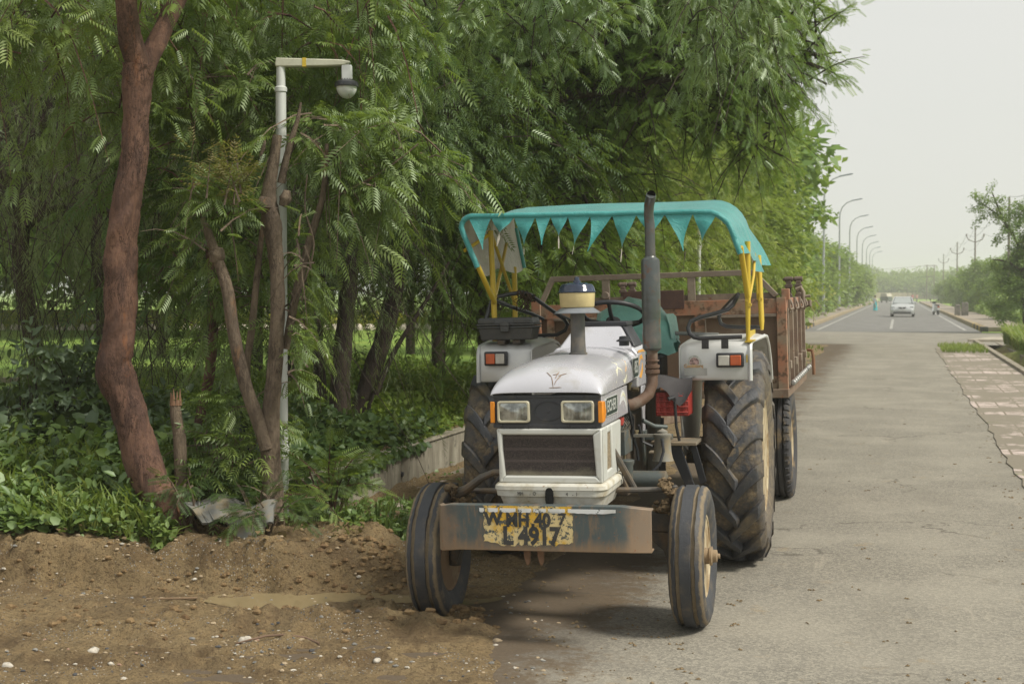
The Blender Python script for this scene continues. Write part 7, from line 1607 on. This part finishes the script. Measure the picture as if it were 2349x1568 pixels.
# weeds on the footpath and around the mound
ch=[]
P_=np.concatenate([scatter(1500,760,950,9.0,11.4),scatter(500,620,900,8.9,10.5),scatter(260,950,1090,11,16)]); f=fbm(P_[:,0]*2+3,P_[:,1]*2,50,3); P_=P_[f>-.12]; n=len(P_); P_[:,2]=np.maximum(P_[:,2],.012)+rng.random(n)*.09
V,Fq=instances(T_heart[0],T_heart[1],P_,unit(rng.normal(size=P_.shape)*np.array([1,1,.4])),unit(np.array([0,-.2,1.])+rng.normal(size=P_.shape)*.45),rng.uniform(.025,.06,n)); ch.append((V,Fq,np.repeat(rng.random(n),4),0))
P_=np.concatenate([scatter(260,700,950,9.0,11.5),scatter(100,-20,390,8.5,9.3)]); n=len(P_); V,Fq=instances(T_bl[0],T_bl[1],P_,np.tile([1.,0,0],(n,1))+rng.normal(size=P_.shape)*.5*np.array([1,1,0]),np.tile([0,0,1.],(n,1)),rng.uniform(.07,.18,n)); ch.append((V,Fq,np.repeat(rng.random(n),len(T_bl[1])),0))
leaf_object('path_weeds',ch,[L_cov],kind='stuff',label='low weeds and grass on the footpath left of the front wheel',cat='weeds')
# small feathery shrub left of the wall, by the pole
def shrub(name,label,px0,px1,py0,py1,d,n,m,tpl,size,mat,L=.35,stems=5,bm=B_tan):
    base=wp((px0+px1)/2,py1,d); base.z=gz(base.x,base.y); c0=wp((px0+px1)/2,(py0+py1)/2,d); e=[(c0.x,d,c0.z,rad(px1-px0,d),.28,rad(py1-py0,d))]
    r=random.Random(len(label)); tr_=[]
    for i in range(stems):
        tp=Vector((c0.x+r.uniform(-1,1)*e[0][3]*.8,d+r.uniform(-.15,.15),c0.z+r.uniform(.1,1)*e[0][5])); tr_.append(([base,base.lerp(tp,.5)+Vector((r.uniform(-.04,.04),0,.02)),tp],[.010,.007,.003]))
    return tree(name,label,tuple(base),tr_,bm,[SP(n,e,L,m,tpl,size,inner=.1,tw=.6,droop=.3,lift=.3)],mat,cat='shrub')
shrub('feathery_shrub','small feathery shrub with bare reddish stems in front of the retaining wall',680,830,1045,1190,9.35,34,9,T_aca,.11,L_neem,.28,7,B_red)
shrub('feathery_shrub','low feathery plant across the foot of the lamp pole tree',540,680,1120,1190,8.75,20,9,T_aca,.09,L_neemd,.22,4)
shrub('feathery_shrub','blue-green feathery sprig low down beside the broken stump',395,470,1085,1130,8.75,9,9,T_aca,.09,L_neemd,.18,3)
shrub('leafy_shrub','leafy climbing shoots around the broken stump',430,600,940,1120,9.2,34,8,T_neem5,.15,L_neem,.28,5)
shrub('ovate_shrub','shrub of dark oval leaves against the lawn at the left edge',-40,210,850,1040,10.3,60,8,T_spr,.20,L_dark,.40,7,B_dark)
# long grass on the right beyond the drain, and tuft on the paving
n=5200; u=3.45+3.4*rng.random(n)**1.3; v=26+24*rng.random(n); x=u*cR+v*sR; y=-u*sR+v*cR; P_=np.stack([x,y,ground_z(x,y)-.02],-1)
V,Fq=instances(T_bl[0],T_bl[1],P_,rdir(n,.0),np.tile([0,0,1.],(n,1)),rng.uniform(.35,.75,n)*(1.1-.3*(u>5))); ch=[(V,Fq,np.repeat(rng.random(n),len(T_bl[1])),0)]
n=420; u=rng.uniform(1.25,2.5,n); v=rng.uniform(43,48.3,n); x=u*cR+v*sR; y=-u*sR+v*cR; P_=np.stack([x,y,np.full(n,.028)],-1); V,Fq=instances(T_bl[0],T_bl[1],P_,rdir(n,.0),np.tile([0,0,1.],(n,1)),rng.uniform(.10,.25,n)); ch.append((V,Fq,np.repeat(rng.random(n),len(T_bl[1])),0))
n=300; u=rng.uniform(-3.3,-2.6,n)+.3*rng.normal(size=n); v=rng.uniform(26,46,n); x=u*cR+v*sR; y=-u*sR+v*cR; P_=np.stack([x,y,np.full(n,.0)],-1); V,Fq=instances(T_bl[0],T_bl[1],P_,rdir(n,.0),np.tile([0,0,1.],(n,1)),rng.uniform(.08,.25,n)); ch.append((V,Fq,np.repeat(rng.random(n),len(T_bl[1])),0))
leaf_object('long_grass',ch,[L_grass],kind='stuff',label='tall light green grass beyond the drain on the right',cat='grass')
n=2600; u=rng.uniform(6.3,9,n); v=rng.uniform(62,130,n); x=u*cR+v*sR; y=-u*sR+v*cR; P_=np.stack([x,y,ground_z(x,y)],-1); P_[:,2]+=rng.random(n)*.7
V,Fq=instances(T_cl[0],T_cl[1],P_,rdir(n),rdir(n),rng.uniform(.3,.7,n)); ch=[(V,Fq,np.repeat(rng.random(n),len(T_cl[1])),0)]
n=2200; u=-rng.uniform(6.7,9,n); v=rng.uniform(68,130,n); x=u*cR+v*sR; y=-u*sR+v*cR; P_=np.stack([x,y,ground_z(x,y)],-1); P_[:,2]+=rng.random(n)*.7
V,Fq=instances(T_cl[0],T_cl[1],P_,rdir(n),rdir(n),rng.uniform(.3,.7,n)); ch.append((V,Fq,np.repeat(rng.random(n),len(T_cl[1])),0))
leaf_object('verge_plants',ch,[L_far],kind='stuff',label='pale green verge growth on both sides of the far road',cat='undergrowth')
# ================================================================ CAMERA, SKY, SUN
cam=bpy.data.cameras.new('camera'); co=bpy.data.objects.new('camera',cam); col.objects.link(co)
co.location=(0,0,CAMH); co.rotation_euler=(math.pi/2-PIT,0,0); cam.lens=50; cam.sensor_width=36; cam.clip_end=6000; cam.clip_start=.1
cam.dof.use_dof=True; cam.dof.focus_distance=7.7; cam.dof.aperture_fstop=6.3
sc=bpy.context.scene; sc.camera=co
SEL,SAZ=D2R(50),D2R(114)   # elevation; azimuth from +Y toward +X
w=bpy.data.worlds.new('World'); sc.world=w; w.use_nodes=True; nt=w.node_tree; nt.nodes.clear()
out=nt.nodes.new('ShaderNodeOutputWorld'); bg=nt.nodes.new('ShaderNodeBackground'); sky=nt.nodes.new('ShaderNodeTexSky')
sky.sky_type='NISHITA'; sky.sun_disc=False; sky.sun_elevation=SEL; sky.sun_rotation=SAZ; sky.dust_density=4; sky.air_density=1.2
mx=nt.nodes.new('ShaderNodeMix'); mx.data_type='RGBA'; mx.inputs[0].default_value=.93
tcw=nt.nodes.new('ShaderNodeTexCoord'); mpn=nt.nodes.new('ShaderNodeMapping'); mpn.inputs['Scale'].default_value=(1,1,3.2); nz=nt.nodes.new('ShaderNodeTexNoise'); nz.inputs['Scale'].default_value=1.7; nz.inputs['Detail'].default_value=3
nt.links.new(tcw.outputs['Generated'],mpn.inputs[0]); nt.links.new(mpn.outputs[0],nz.inputs['Vector'])
cl=nt.nodes.new('ShaderNodeMix'); cl.data_type='RGBA'; nt.links.new(nz.outputs['Fac'],cl.inputs[0]); cl.inputs[6].default_value=(6.7,6.95,6.5,1); cl.inputs[7].default_value=(7.9,7.75,7.45,1)
nt.links.new(sky.outputs[0],mx.inputs[6]); nt.links.new(cl.outputs[2],mx.inputs[7]); nt.links.new(mx.outputs[2],bg.inputs[0]); bg.inputs[1].default_value=.082
nt.links.new(bg.outputs[0],out.inputs[0])
sl_=bpy.data.lights.new('sun','SUN'); sl_.energy=3.0; sl_.angle=D2R(12); sl_.color=(1,.94,.82); so=bpy.data.objects.new('sun',sl_); col.objects.link(so)
dv=Vector((math.sin(SAZ)*math.cos(SEL),math.cos(SAZ)*math.cos(SEL),math.sin(SEL))); so.rotation_euler=dv.to_track_quat('Z','Y').to_euler()
sc.view_settings.view_transform='Standard'; sc.view_settings.look='None'; sc.view_settings.exposure=.42; sc.view_settings.gamma=1
sc.cycles.max_bounces=8; sc.cycles.diffuse_bounces=5; sc.cycles.transparent_max_bounces=4; sc.cycles.use_denoising=True; sc.cycles.caustics_reflective=False; sc.cycles.caustics_refractive=False

hz=MB(); hz.box((-900,-20,-2.0),(900,900,16)); t=NT('light_haze'); pv=t.n('ShaderNodeVolumePrincipled'); pv.inputs['Color'].default_value=(.93,.95,.90,1); pv.inputs['Density'].default_value=.0011; pv.inputs['Anisotropy'].default_value=.2
t.l(pv.outputs[0],t.out.inputs['Volume']); hzo=hz.build('haze',t.m,smooth=0,kind='stuff',label='thin pale haze over the road',cat='haze'); sc.cycles.volume_bounces=1
